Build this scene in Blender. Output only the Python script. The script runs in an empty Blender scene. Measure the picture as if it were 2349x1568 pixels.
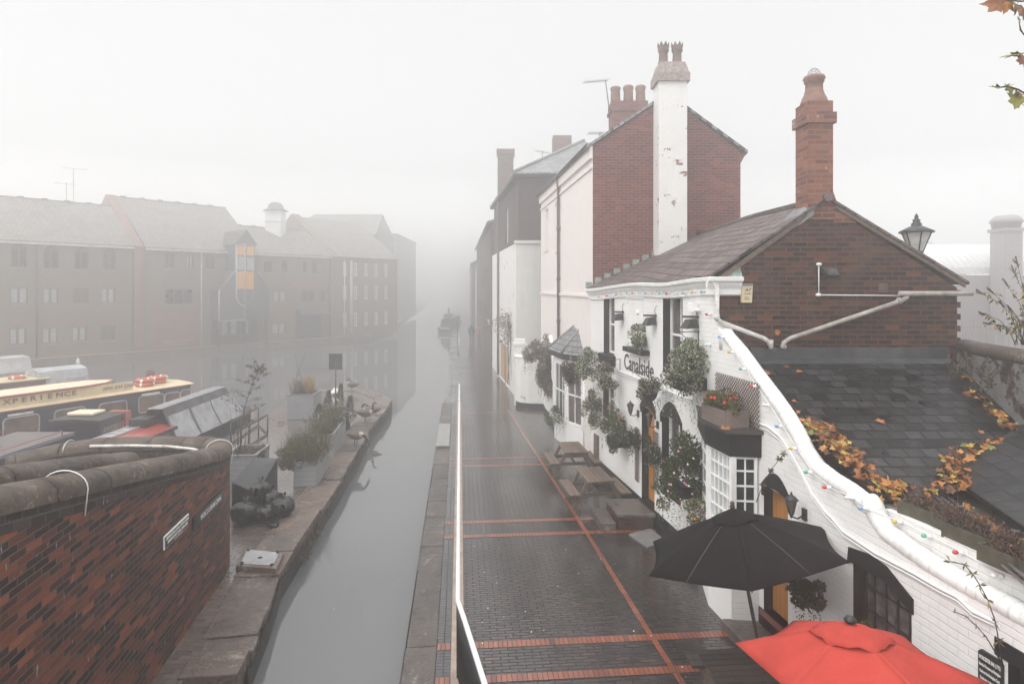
import bpy, math, random
from mathutils import Vector, Matrix
random.seed(11)
R = random.Random(5)
SC = bpy.context.scene
COL = SC.collection
# pinhole constants measured on the photograph (2349 px wide reading)
F, CX, HY, HC = 1435.0, 1174.5, 660.0, 5.3
PM = {}          # world matrices of the Empties

def at(u, v, d): return Vector(((u-CX)/F*d, d, HC-(v-HY)/F*d))
def G(u, v, z=0.0): return at(u, v, (HC-z)*F/(v-HY))

class Wall:
    """vertical plane from p0 (left, seen from outside) to p1; local x along, y inward, z up"""
    def __init__(s, p0, p1):
        s.o = Vector((p0[0], p0[1], 0)); d = Vector((p1[0]-p0[0], p1[1]-p0[1], 0))
        s.L = d.length; s.t = d.normalized(); s.n = Vector((s.t.y, -s.t.x, 0))
        s.a = math.atan2(s.t.y, s.t.x)
        s.M = Matrix.Translation(s.o) @ Matrix.Rotation(s.a, 4, 'Z')
    def px(s, u, v, off=0.0):
        r = Vector(((u-CX)/F, 1, -(v-HY)/F)); c = Vector((0, 0, HC))
        k = ((s.o-c).dot(s.n)+off)/r.dot(s.n); p = c+r*k
        return ((p-s.o).dot(s.t), p.z)
    def w(s, x, y, z): return s.M @ Vector((x, y, z))

class MB:
    def __init__(s): s.v=[]; s.f=[]; s.m=[]; s.s=[]
    def add(s, vs, fs, mi=0, sm=False):
        b=len(s.v); s.v += [Vector(p) for p in vs]
        for f in fs: s.f.append([b+i for i in f]); s.m.append(mi); s.s.append(sm)
        return s
    def face(s, *p, mi=0): return s.add(p, [list(range(len(p)))], mi)
    def box(s, x0,x1,y0,y1,z0,z1, mi=0, M=None):
        vs=[Vector((x,y,z)) for z in (z0,z1) for y in (y0,y1) for x in (x0,x1)]
        if M: vs=[M@p for p in vs]
        return s.add(vs, [(0,2,3,1),(4,5,7,6),(0,1,5,4),(2,6,7,3),(0,4,6,2),(1,3,7,5)], mi)
    def prism(s, pts, a, b, ax='y', mi=0, M=None, sm=False):
        """polygon in the two other axes, extruded from a to b along ax"""
        def mk(p, c):
            q = {'y':(p[0],c,p[1]), 'z':(p[0],p[1],c), 'x':(c,p[0],p[1])}[ax]
            return M@Vector(q) if M else Vector(q)
        n=len(pts); vs=[mk(p,a) for p in pts]+[mk(p,b) for p in pts]
        fs=[list(range(n))[::-1], list(range(n,2*n))]
        s.add(vs, fs, mi); bse=len(s.v)-2*n
        for i in range(n):
            j=(i+1)%n; s.f.append([bse+i,bse+j,bse+n+j,bse+n+i]); s.m.append(mi); s.s.append(sm)
        return s
    def tube(s, pts, r, n=8, mi=0, caps=True, flat=1.0):
        pts=[Vector(p) for p in pts]; k=len(pts)
        rs = r if isinstance(r,(list,tuple)) else [r]*k
        vs=[]; up=None
        for i,p in enumerate(pts):
            t=(pts[min(i+1,k-1)]-pts[max(i-1,0)])
            if t.length<1e-9: t=Vector((0,0,1))
            t.normalize()
            if up is None:
                up = Vector((0,0,1)) if abs(t.z)<.9 else Vector((1,0,0))
            x=t.cross(up)
            if x.length<1e-6: x=t.orthogonal()
            x.normalize(); y=x.cross(t).normalized(); up=y
            for j in range(n):
                a=2*math.pi*j/n
                vs.append(p+x*(math.cos(a)*rs[i])+y*(math.sin(a)*rs[i]*flat))
        fs=[]
        for i in range(k-1):
            for j in range(n):
                j2=(j+1)%n; fs.append((i*n+j,i*n+j2,(i+1)*n+j2,(i+1)*n+j))
        s.add(vs,fs,mi,True)
        if caps:
            b=len(s.v)-len(vs)
            s.f.append([b+j for j in range(n)][::-1]); s.m.append(mi); s.s.append(False)
            s.f.append([b+(k-1)*n+j for j in range(n)]); s.m.append(mi); s.s.append(False)
        return s
    def lathe(s, prof, n=16, c=(0,0,0), mi=0, M=None, sm=True, a0=0.0):
        vs=[]; c=Vector(c)
        for r,z in prof:
            for j in range(n):
                a=2*math.pi*j/n+a0; p=Vector((r*math.cos(a),r*math.sin(a),z))
                vs.append((M@p if M else p)+c)
        fs=[]; k=len(prof)
        for i in range(k-1):
            for j in range(n):
                j2=(j+1)%n; fs.append((i*n+j,i*n+j2,(i+1)*n+j2,(i+1)*n+j))
        s.add(vs,fs,mi,sm); b=len(s.v)-len(vs)
        if prof[0][0]>1e-4: s.f.append([b+j for j in range(n)][::-1]); s.m.append(mi); s.s.append(False)
        if prof[-1][0]>1e-4: s.f.append([b+(k-1)*n+j for j in range(n)]); s.m.append(mi); s.s.append(False)
        return s
    def xf(s, M): s.v=[M@p for p in s.v]; return s
    def leaf(s, p, d, size, w=.5, mi=0, fold=.25):
        """one folded leaf: base p, direction d"""
        d=d.normalized(); x=d.orthogonal().normalized(); x=(Matrix.Rotation(R.uniform(0,6.3),3,d)@x)
        nn=d.cross(x); q=p+d*size
        l=p+d*size*.45+x*size*w*.5+nn*size*fold*.4; r=p+d*size*.45-x*size*w*.5+nn*size*fold*.4
        return s.add([p,r,q,l],[(0,1,2),(0,2,3)],mi)
    def build(s, name, mats, parent=None, local=False, bevel=0.0, org=None, seg=1):
        if not isinstance(mats,(list,tuple)): mats=[mats]
        me=bpy.data.meshes.new(name); vs=s.v
        o=bpy.data.objects.new(name,me)
        if parent is not None:
            o.parent=parent
            if not local:
                inv=PM[parent.name].inverted(); vs=[inv@p for p in vs]
            PM[o.name]=PM[parent.name].copy()
        elif not local:
            if org is None:
                xs=[p.x for p in vs]; ys=[p.y for p in vs]; zs=[p.z for p in vs]
                org=Vector(((min(xs)+max(xs))/2,(min(ys)+max(ys))/2,min(zs)))
            org=Vector(org); vs=[p-org for p in vs]; o.location=org
            PM[o.name]=Matrix.Translation(org)
        else: PM[o.name]=Matrix()
        me.from_pydata([tuple(p) for p in vs],[],s.f)
        for m in mats: me.materials.append(m)
        for p,mi,sm in zip(me.polygons,s.m,s.s): p.material_index=mi; p.use_smooth=sm
        uv=me.uv_layers.new(name='UVMap')
        for p in me.polygons:
            n=p.normal
            if abs(n.z)>.985: a=Vector((1,0,0)); b=Vector((0,1,0))
            else:
                a=Vector((-n.y,n.x,0)).normalized(); b=n.cross(a)
            for li in p.loop_indices:
                c=me.vertices[me.loops[li].vertex_index].co
                uv.data[li].uv=(c.dot(a),c.dot(b))
        me.update(); COL.objects.link(o)
        if bevel>0:
            bv=o.modifiers.new('Bevel','BEVEL'); bv.width=bevel; bv.segments=seg; bv.limit_method='ANGLE'; bv.angle_limit=.7
        return o

def tag(o, label, cat, group=None, kind=None):
    o['label']=label; o['category']=cat
    if group: o['group']=group
    if kind: o['kind']=kind
    return o
def thing(name, label, cat, loc=(0,0,0), rz=0.0, group=None):
    o=bpy.data.objects.new(name,None); COL.objects.link(o); o.empty_display_size=.2
    o.location=loc; o.rotation_euler=(0,0,rz)
    PM[o.name]=Matrix.Translation(Vector(loc))@Matrix.Rotation(rz,4,'Z')
    return tag(o,label,cat,group)
def struct(o): o['kind']='structure'; return o
def copy_tree(o, loc=None, rz=None, label=None, parent=None, scale=None):
    c=o.copy(); COL.objects.link(c)
    if parent is not None: c.parent=parent
    if loc is not None: c.location=loc
    if rz is not None: c.rotation_euler=(0,0,rz)
    if scale is not None: c.scale=(scale,)*3
    if label: c['label']=label
    for ch in [x for x in COL.objects if x.parent==o]: copy_tree(ch, parent=c)
    return c

# ---------------------------------------------------------------- materials
def _nt(name):
    m=bpy.data.materials.new(name); m.use_nodes=True; nt=m.node_tree
    return m, nt, nt.nodes['Principled BSDF']
def nd(nt, t, ins=None, **kw):
    n=nt.nodes.new(t)
    for k,v in kw.items(): setattr(n,k,v)
    for k,v in (ins or {}).items():
        s=n.inputs[k]
        if hasattr(v,'is_output') or isinstance(v,bpy.types.NodeSocket): nt.links.new(v,s)
        else: s.default_value=v
    return n
def c4(c): return (c[0],c[1],c[2],1.0)
def ramp(nt, fac, stops, interp='LINEAR'):
    n=nt.nodes.new('ShaderNodeValToRGB'); cr=n.color_ramp; cr.interpolation=interp
    while len(cr.elements)<len(stops): cr.elements.new(.5)
    for e,(p,c) in zip(cr.elements,stops): e.position=p; e.color=c4(c)
    if fac is not None: nt.links.new(fac,n.inputs[0])
    return n.outputs[0]
def mixc(nt, fac, a, b, mode='MIX'):
    n=nt.nodes.new('ShaderNodeMix'); n.data_type='RGBA'; n.blend_type=mode
    for s,v in ((n.inputs[0],fac),(n.inputs[6],a),(n.inputs[7],b)):
        if isinstance(v,bpy.types.NodeSocket): nt.links.new(v,s)
        else: s.default_value=v if not isinstance(v,tuple) or len(v)==4 else c4(v)
    return n.outputs[2]
def mth(nt, op, a, b=0.0, clamp=False):
    n=nt.nodes.new('ShaderNodeMath'); n.operation=op; n.use_clamp=clamp
    for i,v in enumerate((a,b)):
        if isinstance(v,bpy.types.NodeSocket): nt.links.new(v,n.inputs[i])
        else: n.inputs[i].default_value=v
    return n.outputs[0]
def obj_co(nt): return nt.nodes.new('ShaderNodeTexCoord').outputs['Object']
def uv_co(nt): return nt.nodes.new('ShaderNodeTexCoord').outputs['UV']
def noise(nt, co, scale, detail=4, rough=.6): return nd(nt,'ShaderNodeTexNoise',{'Vector':co,'Scale':scale,'Detail':detail,'Roughness':rough}).outputs['Fac']
def bump(nt, b, h, st=.3, dist=.02, prev=None):
    n=nd(nt,'ShaderNodeBump',{'Height':h,'Strength':st,'Distance':dist})
    if prev is not None: nt.links.new(prev.outputs[0],n.inputs['Normal'])
    nt.links.new(n.outputs[0],b.inputs['Normal']); return n
def spec(b, v): b.inputs['Specular IOR Level'].default_value=v

def simple(name, col, rough=.6, metal=0.0, var=.25, scale=5.0, bm=0.0, bscale=40.0, sp=.5, dirt=None, coat=0.0):
    m,nt,b=_nt(name); co=obj_co(nt)
    n=noise(nt,co,scale)
    lo=tuple(x*(1-var) for x in col); hi=tuple(min(1,x*(1+var)) for x in col)
    c=ramp(nt,n,[(.3,lo),(.7,hi)])
    if dirt:
        n2=noise(nt,co,scale*.37,6,.7); k=ramp(nt,n2,[(.52,(0,0,0)),(.72,(1,1,1))])
        c=mixc(nt,k,c,c4(dirt))
    nt.links.new(c,b.inputs['Base Color'])
    b.inputs['Roughness'].default_value=rough; b.inputs['Metallic'].default_value=metal; spec(b,sp)
    b.inputs['Coat Weight'].default_value=coat
    if bm: bump(nt,b,noise(nt,co,bscale),bm,.01)
    return m

def brick(name, stops, mortar, bw=.23, bh=.083, ms=.010, rough=.85, bm=.5, wob=.006, stain=None, white=0.0, whitec=(.62,.6,.57), sp=.3, off=.5, wet=0.0, big=.18, squash=1.0, eff=0.0):
    """brickwork on the UVs (metres); stops colour the random value of each brick"""
    m,nt,b=_nt(name); uv=uv_co(nt); co=obj_co(nt)
    nz=nd(nt,'ShaderNodeTexNoise',{'Vector':uv,'Scale':4.0,'Detail':3.0}).outputs['Color']
    v1=nd(nt,'ShaderNodeVectorMath',{0:nz,1:(.5,.5,.5)},operation='SUBTRACT').outputs[0]
    v2=nd(nt,'ShaderNodeVectorMath',{0:v1,'Scale':wob*2},operation='SCALE').outputs[0]
    uv2=nd(nt,'ShaderNodeVectorMath',{0:uv,1:v2},operation='ADD').outputs[0]
    br=nd(nt,'ShaderNodeTexBrick',{'Vector':uv2,'Color1':(0,0,0,1),'Color2':(1,1,1,1),'Mortar':(.5,.5,.5,1),'Scale':1.0,'Mortar Size':ms,'Mortar Smooth':.15,'Bias':0.0,'Brick Width':bw,'Row Height':bh},offset=off,squash=squash)
    fac=br.outputs['Fac']
    c=ramp(nt,br.outputs['Color'],stops)
    fine=noise(nt,uv,70.0,3); c=mixc(nt,.35,c,ramp(nt,fine,[(.3,(.45,.45,.45)),(.7,(1,1,1))]),'MULTIPLY')
    lg=noise(nt,co,.9,5,.65); c=mixc(nt,1.0,c,ramp(nt,lg,[(.25,(1-big*2,)*3),(.75,(1+big*.4,)*3)]),'MULTIPLY')
    mc=mixc(nt,noise(nt,uv,9.0),tuple(x*.6 for x in mortar)+(1,),c4(mortar))
    c=mixc(nt,fac,c,mc)
    if stain:
        n2=noise(nt,co,1.7,7,.72); k=ramp(nt,n2,[(.5,(0,0,0)),(.68,(1,1,1))]); c=mixc(nt,mth(nt,'MULTIPLY',k,.75),c,c4(stain))
    if white>0:
        n3=noise(nt,nd(nt,'ShaderNodeMapping',{'Vector':uv,'Scale':(1,.8,1)}).outputs[0],2.6,8,.75)
        n4=noise(nt,uv,22.0,3); n5=mth(nt,'ADD',n3,mth(nt,'MULTIPLY',n4,.25))
        k=ramp(nt,n5,[(.78-white*.4,(0,0,0)),(.84-white*.4,(1,1,1))])
        c=mixc(nt,k,c,mixc(nt,n4,c4(tuple(x*.8 for x in whitec)),c4(whitec)))
    if eff>0:   # salt runs below the joints
        st=nd(nt,'ShaderNodeMapping',{'Vector':uv,'Scale':(20,4.5,1)}).outputs[0]
        n6=noise(nt,st,1.0,5,.6); n7=noise(nt,uv,1.1,3)
        k=ramp(nt,mth(nt,'ADD',n6,mth(nt,'MULTIPLY',n7,.35)),[(.86-eff*.1,(0,0,0)),(.93-eff*.1,(1,1,1))])
        c=mixc(nt,mth(nt,'MULTIPLY',k,.6),c,c4((.5,.5,.5)))
    nt.links.new(c,b.inputs['Base Color']); spec(b,sp)
    if wet>0:
        fm=ramp(nt,noise(nt,co,.35,5,.65),[(.25,(.4,)*3),(.55,(1.0,)*3)]); nt.links.new(mth(nt,'MULTIPLY',fm,mth(nt,'SUBTRACT',1.0,mth(nt,'MULTIPLY',fac,.8))),b.inputs['Coat Weight']); b.inputs['Coat Roughness'].default_value=.13; b.inputs['Coat IOR'].default_value=1.4
        w=noise(nt,co,.55,4,.6)
        r=ramp(nt,w,[(.3,(rough-wet,)*3),(.75,(rough,)*3)])
        r2=mth(nt,'ADD',r,mth(nt,'MULTIPLY',fac,.5),True); nt.links.new(r2,b.inputs['Roughness'])
    else: b.inputs['Roughness'].default_value=rough
    h=mth(nt,'SUBTRACT',mth(nt,'MULTIPLY',fine,.35),fac); h=mth(nt,'ADD',h,mth(nt,'MULTIPLY',br.outputs['Color'],.25))
    bump(nt,b,h,bm,.012)
    return m

def painted_brick(name, col, bm=.55, bare=0.0, barec=(.16,.06,.04), bw=.23, bh=.083, grime=(.42,.4,.37), gs=.35, rough=.6):
    m,nt,b=_nt(name); uv=uv_co(nt); co=obj_co(nt)
    nz=nd(nt,'ShaderNodeTexNoise',{'Vector':uv,'Scale':3.0}).outputs['Color']
    v2=nd(nt,'ShaderNodeVectorMath',{0:nd(nt,'ShaderNodeVectorMath',{0:nz,1:(.5,.5,.5)},operation='SUBTRACT').outputs[0],'Scale':.03},operation='SCALE').outputs[0]
    uv2=nd(nt,'ShaderNodeVectorMath',{0:uv,1:v2},operation='ADD').outputs[0]
    br=nd(nt,'ShaderNodeTexBrick',{'Vector':uv2,'Color1':(0,0,0,1),'Color2':(1,1,1,1),'Mortar':(0,0,0,1),'Scale':1.0,'Mortar Size':.009,'Mortar Smooth':.9,'Brick Width':bw,'Row Height':bh})
    fine=noise(nt,co,18.0,5)
    c=ramp(nt,noise(nt,co,2.2,6,.65),[(.3,tuple(x*.93 for x in col)),(.65,col)])
    c=mixc(nt,mth(nt,'MULTIPLY',br.outputs['Fac'],.12),c,c4(tuple(x*.6 for x in col)))
    stv=nd(nt,'ShaderNodeMapping',{'Vector':uv,'Scale':(5,.7,1)}).outputs[0]
    g=noise(nt,stv,1.0,7,.7); k=ramp(nt,g,[(.55,(0,0,0)),(.8,(1,1,1))]); c=mixc(nt,mth(nt,'MULTIPLY',k,gs),c,c4(grime))
    if bare>0:
        n3=noise(nt,uv,1.6,4,.6); n4=noise(nt,uv,16.0,4)
        q=mth(nt,'ADD',mth(nt,'ADD',mth(nt,'MULTIPLY',n3,.9),mth(nt,'MULTIPLY',n4,.45)),mth(nt,'MULTIPLY',br.outputs['Color'],.18))
        k=ramp(nt,q,[(.98-bare,(0,0,0)),(1.0-bare,(1,1,1))]); c=mixc(nt,k,c,mixc(nt,br.outputs['Fac'],c4(barec),(.3,.27,.24,1)))
    nt.links.new(c,b.inputs['Base Color']); b.inputs['Roughness'].default_value=rough; spec(b,.4)
    h=mth(nt,'SUBTRACT',mth(nt,'MULTIPLY',fine,.5),mth(nt,'MULTIPLY',br.outputs['Fac'],.8))
    bump(nt,b,h,bm,.012)
    return m

def slate(name, c0, c1, w=.25, h=.17, rough=.4, moss=0.0, mossc=(.10,.11,.03), gap=.006, sp=.5, lichen=0.0):
    m,nt,b=_nt(name); uv=uv_co(nt); co=obj_co(nt)
    br=nd(nt,'ShaderNodeTexBrick',{'Vector':uv,'Color1':(0,0,0,1),'Color2':(1,1,1,1),'Mortar':(.5,.5,.5,1),'Scale':1.0,'Mortar Size':gap,'Mortar Smooth':.1,'Brick Width':w,'Row Height':h})
    c=ramp(nt,br.outputs['Color'],[(0,c0),(1,c1)])
    c=mixc(nt,.5,c,ramp(nt,noise(nt,co,14.0,5),[(.3,(.55,.55,.55)),(.7,(1.1,1.1,1.1))]),'MULTIPLY')
    c=mixc(nt,1.0,c,ramp(nt,noise(nt,co,.8,4),[(.3,(.75,.75,.75)),(.7,(1.1,1.1,1.1))]),'MULTIPLY')
    c=mixc(nt,br.outputs['Fac'],c,(.008,.008,.008,1))
    if moss:
        q=mth(nt,'ADD',noise(nt,co,1.1,6,.7),mth(nt,'MULTIPLY',noise(nt,co,26.0,4),.3))
        k=ramp(nt,q,[(.86-moss*.3,(0,0,0)),(.96-moss*.3,(1,1,1))]); c=mixc(nt,mth(nt,'MULTIPLY',k,.8),c,c4(mossc))
    if lichen:
        q=noise(nt,co,19.0,3); k=ramp(nt,q,[(.74-lichen*.1,(0,0,0)),(.78-lichen*.1,(1,1,1))]); c=mixc(nt,mth(nt,'MULTIPLY',k,.7),c,(.3,.3,.26,1))
    nt.links.new(c,b.inputs['Base Color']); spec(b,sp)
    rr=ramp(nt,noise(nt,co,3.0,4),[(.3,(rough*.7,)*3),(.7,(min(1,rough*1.3),)*3)]); nt.links.new(rr,b.inputs['Roughness'])
    # each course tilts up towards its lower edge
    sep=nd(nt,'ShaderNodeSeparateXYZ',{0:uv}).outputs['Y']
    fr=mth(nt,'FRACT',mth(nt,'DIVIDE',sep,h)); hh=mth(nt,'SUBTRACT',mth(nt,'SUBTRACT',1.0,fr),mth(nt,'MULTIPLY',br.outputs['Fac'],.8))
    hh=mth(nt,'ADD',hh,mth(nt,'MULTIPLY',noise(nt,co,30.0,4),.3))
    hh=mth(nt,'ADD',hh,mth(nt,'MULTIPLY',br.outputs['Color'],.4))
    bump(nt,b,hh,.9,.014)
    return m

def wood(name, col, rough=.7, plank=None, axis=0, var=.35, grain=1.0, joint=(.02,.015,.012)):
    m,nt,b=_nt(name); co=obj_co(nt)
    sc=[22,22,22]; sc[axis]=1.6
    mp=nd(nt,'ShaderNodeMapping',{'Vector':co,'Scale':tuple(sc)}).outputs[0]
    n=noise(nt,mp,1.0*grain,5,.65)
    c=ramp(nt,n,[(.25,tuple(x*(1-var) for x in col)),(.75,tuple(x*(1+var*.6) for x in col))])
    c=mixc(nt,.5,c,ramp(nt,noise(nt,co,2.0,4),[(.3,(.65,)*3),(.7,(1.1,)*3)]),'MULTIPLY')
    rnd=nd(nt,'ShaderNodeNewGeometry').outputs['Random Per Island']
    c=mixc(nt,1.0,c,ramp(nt,rnd,[(0,(.75,)*3),(1,(1.2,)*3)]),'MULTIPLY')
    if plank:
        f=mth(nt,'FRACT',mth(nt,'DIVIDE',nd(nt,'ShaderNodeSeparateXYZ',{0:uv_co(nt)}).outputs[plank[0]],plank[1]))
        k=mth(nt,'LESS_THAN',f,.07); c=mixc(nt,k,c,c4(joint)); 
        bump(nt,b,mth(nt,'SUBTRACT',mth(nt,'MULTIPLY',n,.2),k),.5,.01)
    else: bump(nt,b,n,.35,.006)
    nt.links.new(c,b.inputs['Base Color']); b.inputs['Roughness'].default_value=rough
    return m

def leafmat(name, stops, rough=.55, sp=.3, scale=1.0):
    m,nt,b=_nt(name)
    rnd=nd(nt,'ShaderNodeNewGeometry').outputs['Random Per Island']
    c=ramp(nt,rnd,stops)
    nt.links.new(c,b.inputs['Base Color']); b.inputs['Roughness'].default_value=rough; spec(b,sp)
    return m
def glass(name, col=(.02,.022,.025), rough=.05, var=.6, scale=1.5):
    m,nt,b=_nt(name); co=obj_co(nt)
    c=ramp(nt,noise(nt,co,scale,3),[(.3,tuple(x*(1-var) for x in col)),(.7,tuple(x*(1+var) for x in col))])
    nt.links.new(c,b.inputs['Base Color']); b.inputs['Roughness'].default_value=rough; spec(b,.6)
    bump(nt,b,noise(nt,co,2.0,2),.05,.05)
    return m
def emit_lit(name, col, e):
    m,nt,b=_nt(name); b.inputs['Base Color'].default_value=c4(col); b.inputs['Emission Color'].default_value=c4(col); b.inputs['Emission Strength'].default_value=e
    return m
# ---------------------------------------------------------------- materials used
M={}
def canvasm(name,col):
    m,nt,b=_nt(name); co=obj_co(nt)
    c=ramp(nt,noise(nt,co,2.2,5,.65),[(.3,tuple(x*.80 for x in col)),(.6,col),(.8,tuple(x*1.08 for x in col))])
    c=mixc(nt,.30,c,ramp(nt,noise(nt,co,60,3),[(.3,(.6,)*3),(.7,(1.1,)*3)]),'MULTIPLY')
    nt.links.new(c,b.inputs['Base Color']); b.inputs['Roughness'].default_value=.85; spec(b,.12)
    h=mth(nt,'ADD',mth(nt,'MULTIPLY',noise(nt,co,3.2,3,.5),1.0),mth(nt,'MULTIPLY',noise(nt,co,140,2),.06)); bump(nt,b,h,.55,.06); return m
def stonem(name,dark,mid,pale,rough):
    m,nt,b=_nt(name); co=obj_co(nt)
    c=ramp(nt,noise(nt,co,2.3,8,.72),[(.28,dark),(.5,mid),(.75,tuple(min(1,x*1.35) for x in mid))])
    c=mixc(nt,.6,c,ramp(nt,noise(nt,co,24,5,.7),[(.3,(.45,)*3),(.7,(1.25,)*3)]),'MULTIPLY')
    rnd=nd(nt,'ShaderNodeNewGeometry').outputs['Random Per Island']; c=mixc(nt,1.0,c,ramp(nt,rnd,[(0,(.72,.74,.76)),(1,(1.25,1.2,1.15))]),'MULTIPLY')
    q=mth(nt,'ADD',noise(nt,co,7,6,.75),mth(nt,'MULTIPLY',noise(nt,co,1.1,3),.35)); k=ramp(nt,q,[(.76,(0,0,0)),(.82,(1,1,1))]); c=mixc(nt,mth(nt,'MULTIPLY',k,.8),c,c4(pale))
    nt.links.new(c,b.inputs['Base Color']); spec(b,.5)
    rr=ramp(nt,noise(nt,co,1.4,4),[(.3,(rough*.6,)*3),(.7,(min(1,rough*1.4),)*3)]); nt.links.new(rr,b.inputs['Roughness'])
    bump(nt,b,mth(nt,'ADD',noise(nt,co,20,6,.7),mth(nt,'MULTIPLY',noise(nt,co,5,4),1.5)),.6,.02); return m
M['wall_red']=brick('old_red_brick',[(0,(.018,.012,.011)),(.25,(.035,.017,.014)),(.45,(.075,.025,.018)),(.65,(.135,.038,.021)),(.85,(.20,.054,.025)),(1,(.31,.09,.038))],(.13,.095,.08),ms=.008,bm=.7,eff=.3,big=.16,rough=.7,bw=.24,bh=.077)
M['cap_brick']=brick('dark_cap_brick',[(0,(.03,.024,.023)),(1,(.07,.05,.045))],(.10,.085,.075),bw=.235,bh=.11,bm=.5,eff=.45)
M['gable_brick']=brick('dark_gable_brick',[(0,(.024,.0085,.0055)),(.45,(.054,.0175,.0105)),(.8,(.10,.031,.016)),(1,(.18,.06,.026))],(.11,.072,.052),bw=.25,bh=.086,ms=.011,bm=.7,big=.22,stain=(.09,.06,.045))
M['stack_brick']=brick('chimney_brick',[(0,(.17,.05,.03)),(.5,(.26,.08,.045)),(1,(.36,.125,.07))],(.22,.17,.14),bw=.25,bh=.086,ms=.01,white=.10,whitec=(.55,.52,.5),bm=.6)
M['pink_gable']=brick('house_gable_brick',[(0,(.11,.017,.0145)),(.5,(.165,.030,.022)),(1,(.25,.062,.035))],(.27,.18,.155),bw=.235,bh=.083,ms=.008,bm=.35,big=.2)
M['white_brick']=painted_brick('white_painted_brick',(.84,.83,.815),bm=.5,gs=.2)
M['white_old']=painted_brick('flaking_white_brick',(.80,.79,.77),bare=.05,gs=.4)
M['white_chim']=painted_brick('weathered_white_brick',(.76,.75,.73),bare=.06,gs=.25,barec=(.20,.085,.06))
M['white_wash']=brick('whitewash_remains',[(0,(.05,.035,.032)),(1,(.10,.06,.05))],(.03,.025,.022),bw=.24,bh=.085,white=.5,whitec=(.22,.215,.21),bm=.8)
M['pink']=painted_brick('pale_pink_render',(.80,.735,.70),bm=.25,gs=.12,grime=(.55,.42,.38))
M['cream']=painted_brick('grey_white_render',(.66,.66,.64),bm=.2,gs=.45,grime=(.33,.28,.25))
M['dark_brick']=brick('dark_purple_brick',[(0,(.045,.03,.035)),(1,(.09,.055,.055))],(.15,.13,.13),bm=.3)
M['coping']=stonem('stone_coping',(.022,.018,.016),(.085,.064,.05),(.20,.17,.135),.85)
M['coping_pale']=simple('lichened_stone',(.17,.135,.11),.55,0,.4,4,.5,25,dirt=(.085,.065,.055))
M['kerbstone']=stonem('canal_edge_stone',(.03,.026,.024),(.085,.072,.064),(.26,.24,.21),.38)
M['dark_lead']=simple('dark_weathered_lead',(.055,.057,.06),.5,.2,.35,5,.2,20,dirt=(.10,.10,.10))
M['quaystone']=stonem('quay_sandstone',(.045,.034,.028),(.135,.10,.084),(.32,.29,.23),.32)
M['quayface']=simple('wet_shaded_quay_face',(.014,.012,.011),.5,0,.4,3,.5,20)  # near-black: wet tide mark with the shade under the edge painted in
M['concrete']=simple('pale_concrete_strip',(.34,.26,.215),.5,0,.25,5,.4,50,dirt=(.2,.15,.12))
M['pave']=brick('blue_brick_paving',[(0,(.013,.0095,.0095)),(.6,(.031,.021,.020)),(.9,(.056,.034,.030)),(1,(.09,.046,.034))],(.006,.005,.004),bw=.232,bh=.0755,ms=.0105,rough=.25,wet=.15,bm=.8,sp=.65,wob=.006,big=.26)
M['header']=brick('blue_header_bricks',[(0,(.03,.028,.034)),(1,(.06,.05,.055))],(.008,.006,.005),bw=.232,bh=.0755,ms=.007,rough=.36,wet=.18,bm=.5,sp=.65,off=0.0)
M['redband']=brick('red_soldier_bricks',[(0,(.25,.062,.032)),(.85,(.38,.105,.048)),(.93,(.40,.12,.06)),(1,(.06,.03,.028))],(.03,.016,.012),bw=.0705,bh=.40,ms=.006,rough=.4,wet=.15,bm=.4,sp=.5,off=0.0,wob=.003)
M['redline']=brick('red_line_bricks',[(0,(.25,.066,.034)),(1,(.36,.105,.052))],(.05,.03,.025),bw=.5,bh=.22,ms=.007,rough=.4,wet=.15,bm=.4,sp=.5,off=0.0)
M['quaypave']=brick('quay_brick_paving',[(0,(.12,.092,.082)),(1,(.21,.165,.145))],(.018,.013,.011),bw=.225,bh=.11,ms=.008,rough=.30,wet=.16,bm=.45,sp=.75)
M['coping_white']=simple('white_painted_coping',(.74,.735,.72),.6,0,.10,3,.35,26,dirt=(.50,.48,.44))
M['coping_joint']=simple('white_coping_joint',(.67,.66,.64),.7,0,.2,9)
M['black']=simple('black_paint',(.006,.006,.007),.5,0,.3,4,.1,60,sp=.25)
M['blackg']=simple('gloss_black_metal',(.012,.012,.013),.3,0,.2,6)
M['white']=simple('white_gloss_paint',(.86,.86,.85),.45,0,.06,6,dirt=(.74,.73,.70))
M['whitem']=simple('white_painted_metal',(.8,.8,.79),.35,0,.05,6)
M['whitepipe']=simple('weathered_white_pipe',(.62,.6,.57),.55,0,.15,7,dirt=(.30,.25,.2))
M['pipe']=simple('grey_weathered_pipe',(.36,.33,.30),.6,0,.3,6,dirt=(.16,.13,.11))
M['greypaint']=wood('grey_painted_boards',(.27,.275,.285),.65,plank=('Y',.135),var=.12,joint=(.10,.10,.105))
M['greytrim']=wood('grey_painted_trim',(.22,.225,.235),.6,var=.1)
M['tablewood']=wood('weathered_table_timber',(.15,.105,.078),.6,axis=1,var=.45)
M['tablewoodx']=wood('weathered_bench_timber',(.115,.08,.06),.6,axis=0,var=.4)
M['darkwood']=wood('dark_wet_timber',(.045,.035,.03),.5,axis=0,var=.4)
M['door']=wood('orange_stained_boards',(.50,.205,.035),.5,plank=('X',.115),axis=2,var=.16,joint=(.22,.08,.015))
M['gatewood']=wood('pale_gate_boards',(.48,.30,.16),.7,plank=('X',.14),axis=2,var=.2,joint=(.2,.12,.06))
M['planter']=wood('old_planter_boards',(.17,.125,.11),.8,axis=0,var=.35)
M['trellis']=wood('brown_trellis',(.10,.052,.035),.7,axis=2,var=.3)
M['soil']=simple('dark_soil',(.035,.022,.016),.95,0,.5,20,.6,60)
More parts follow.
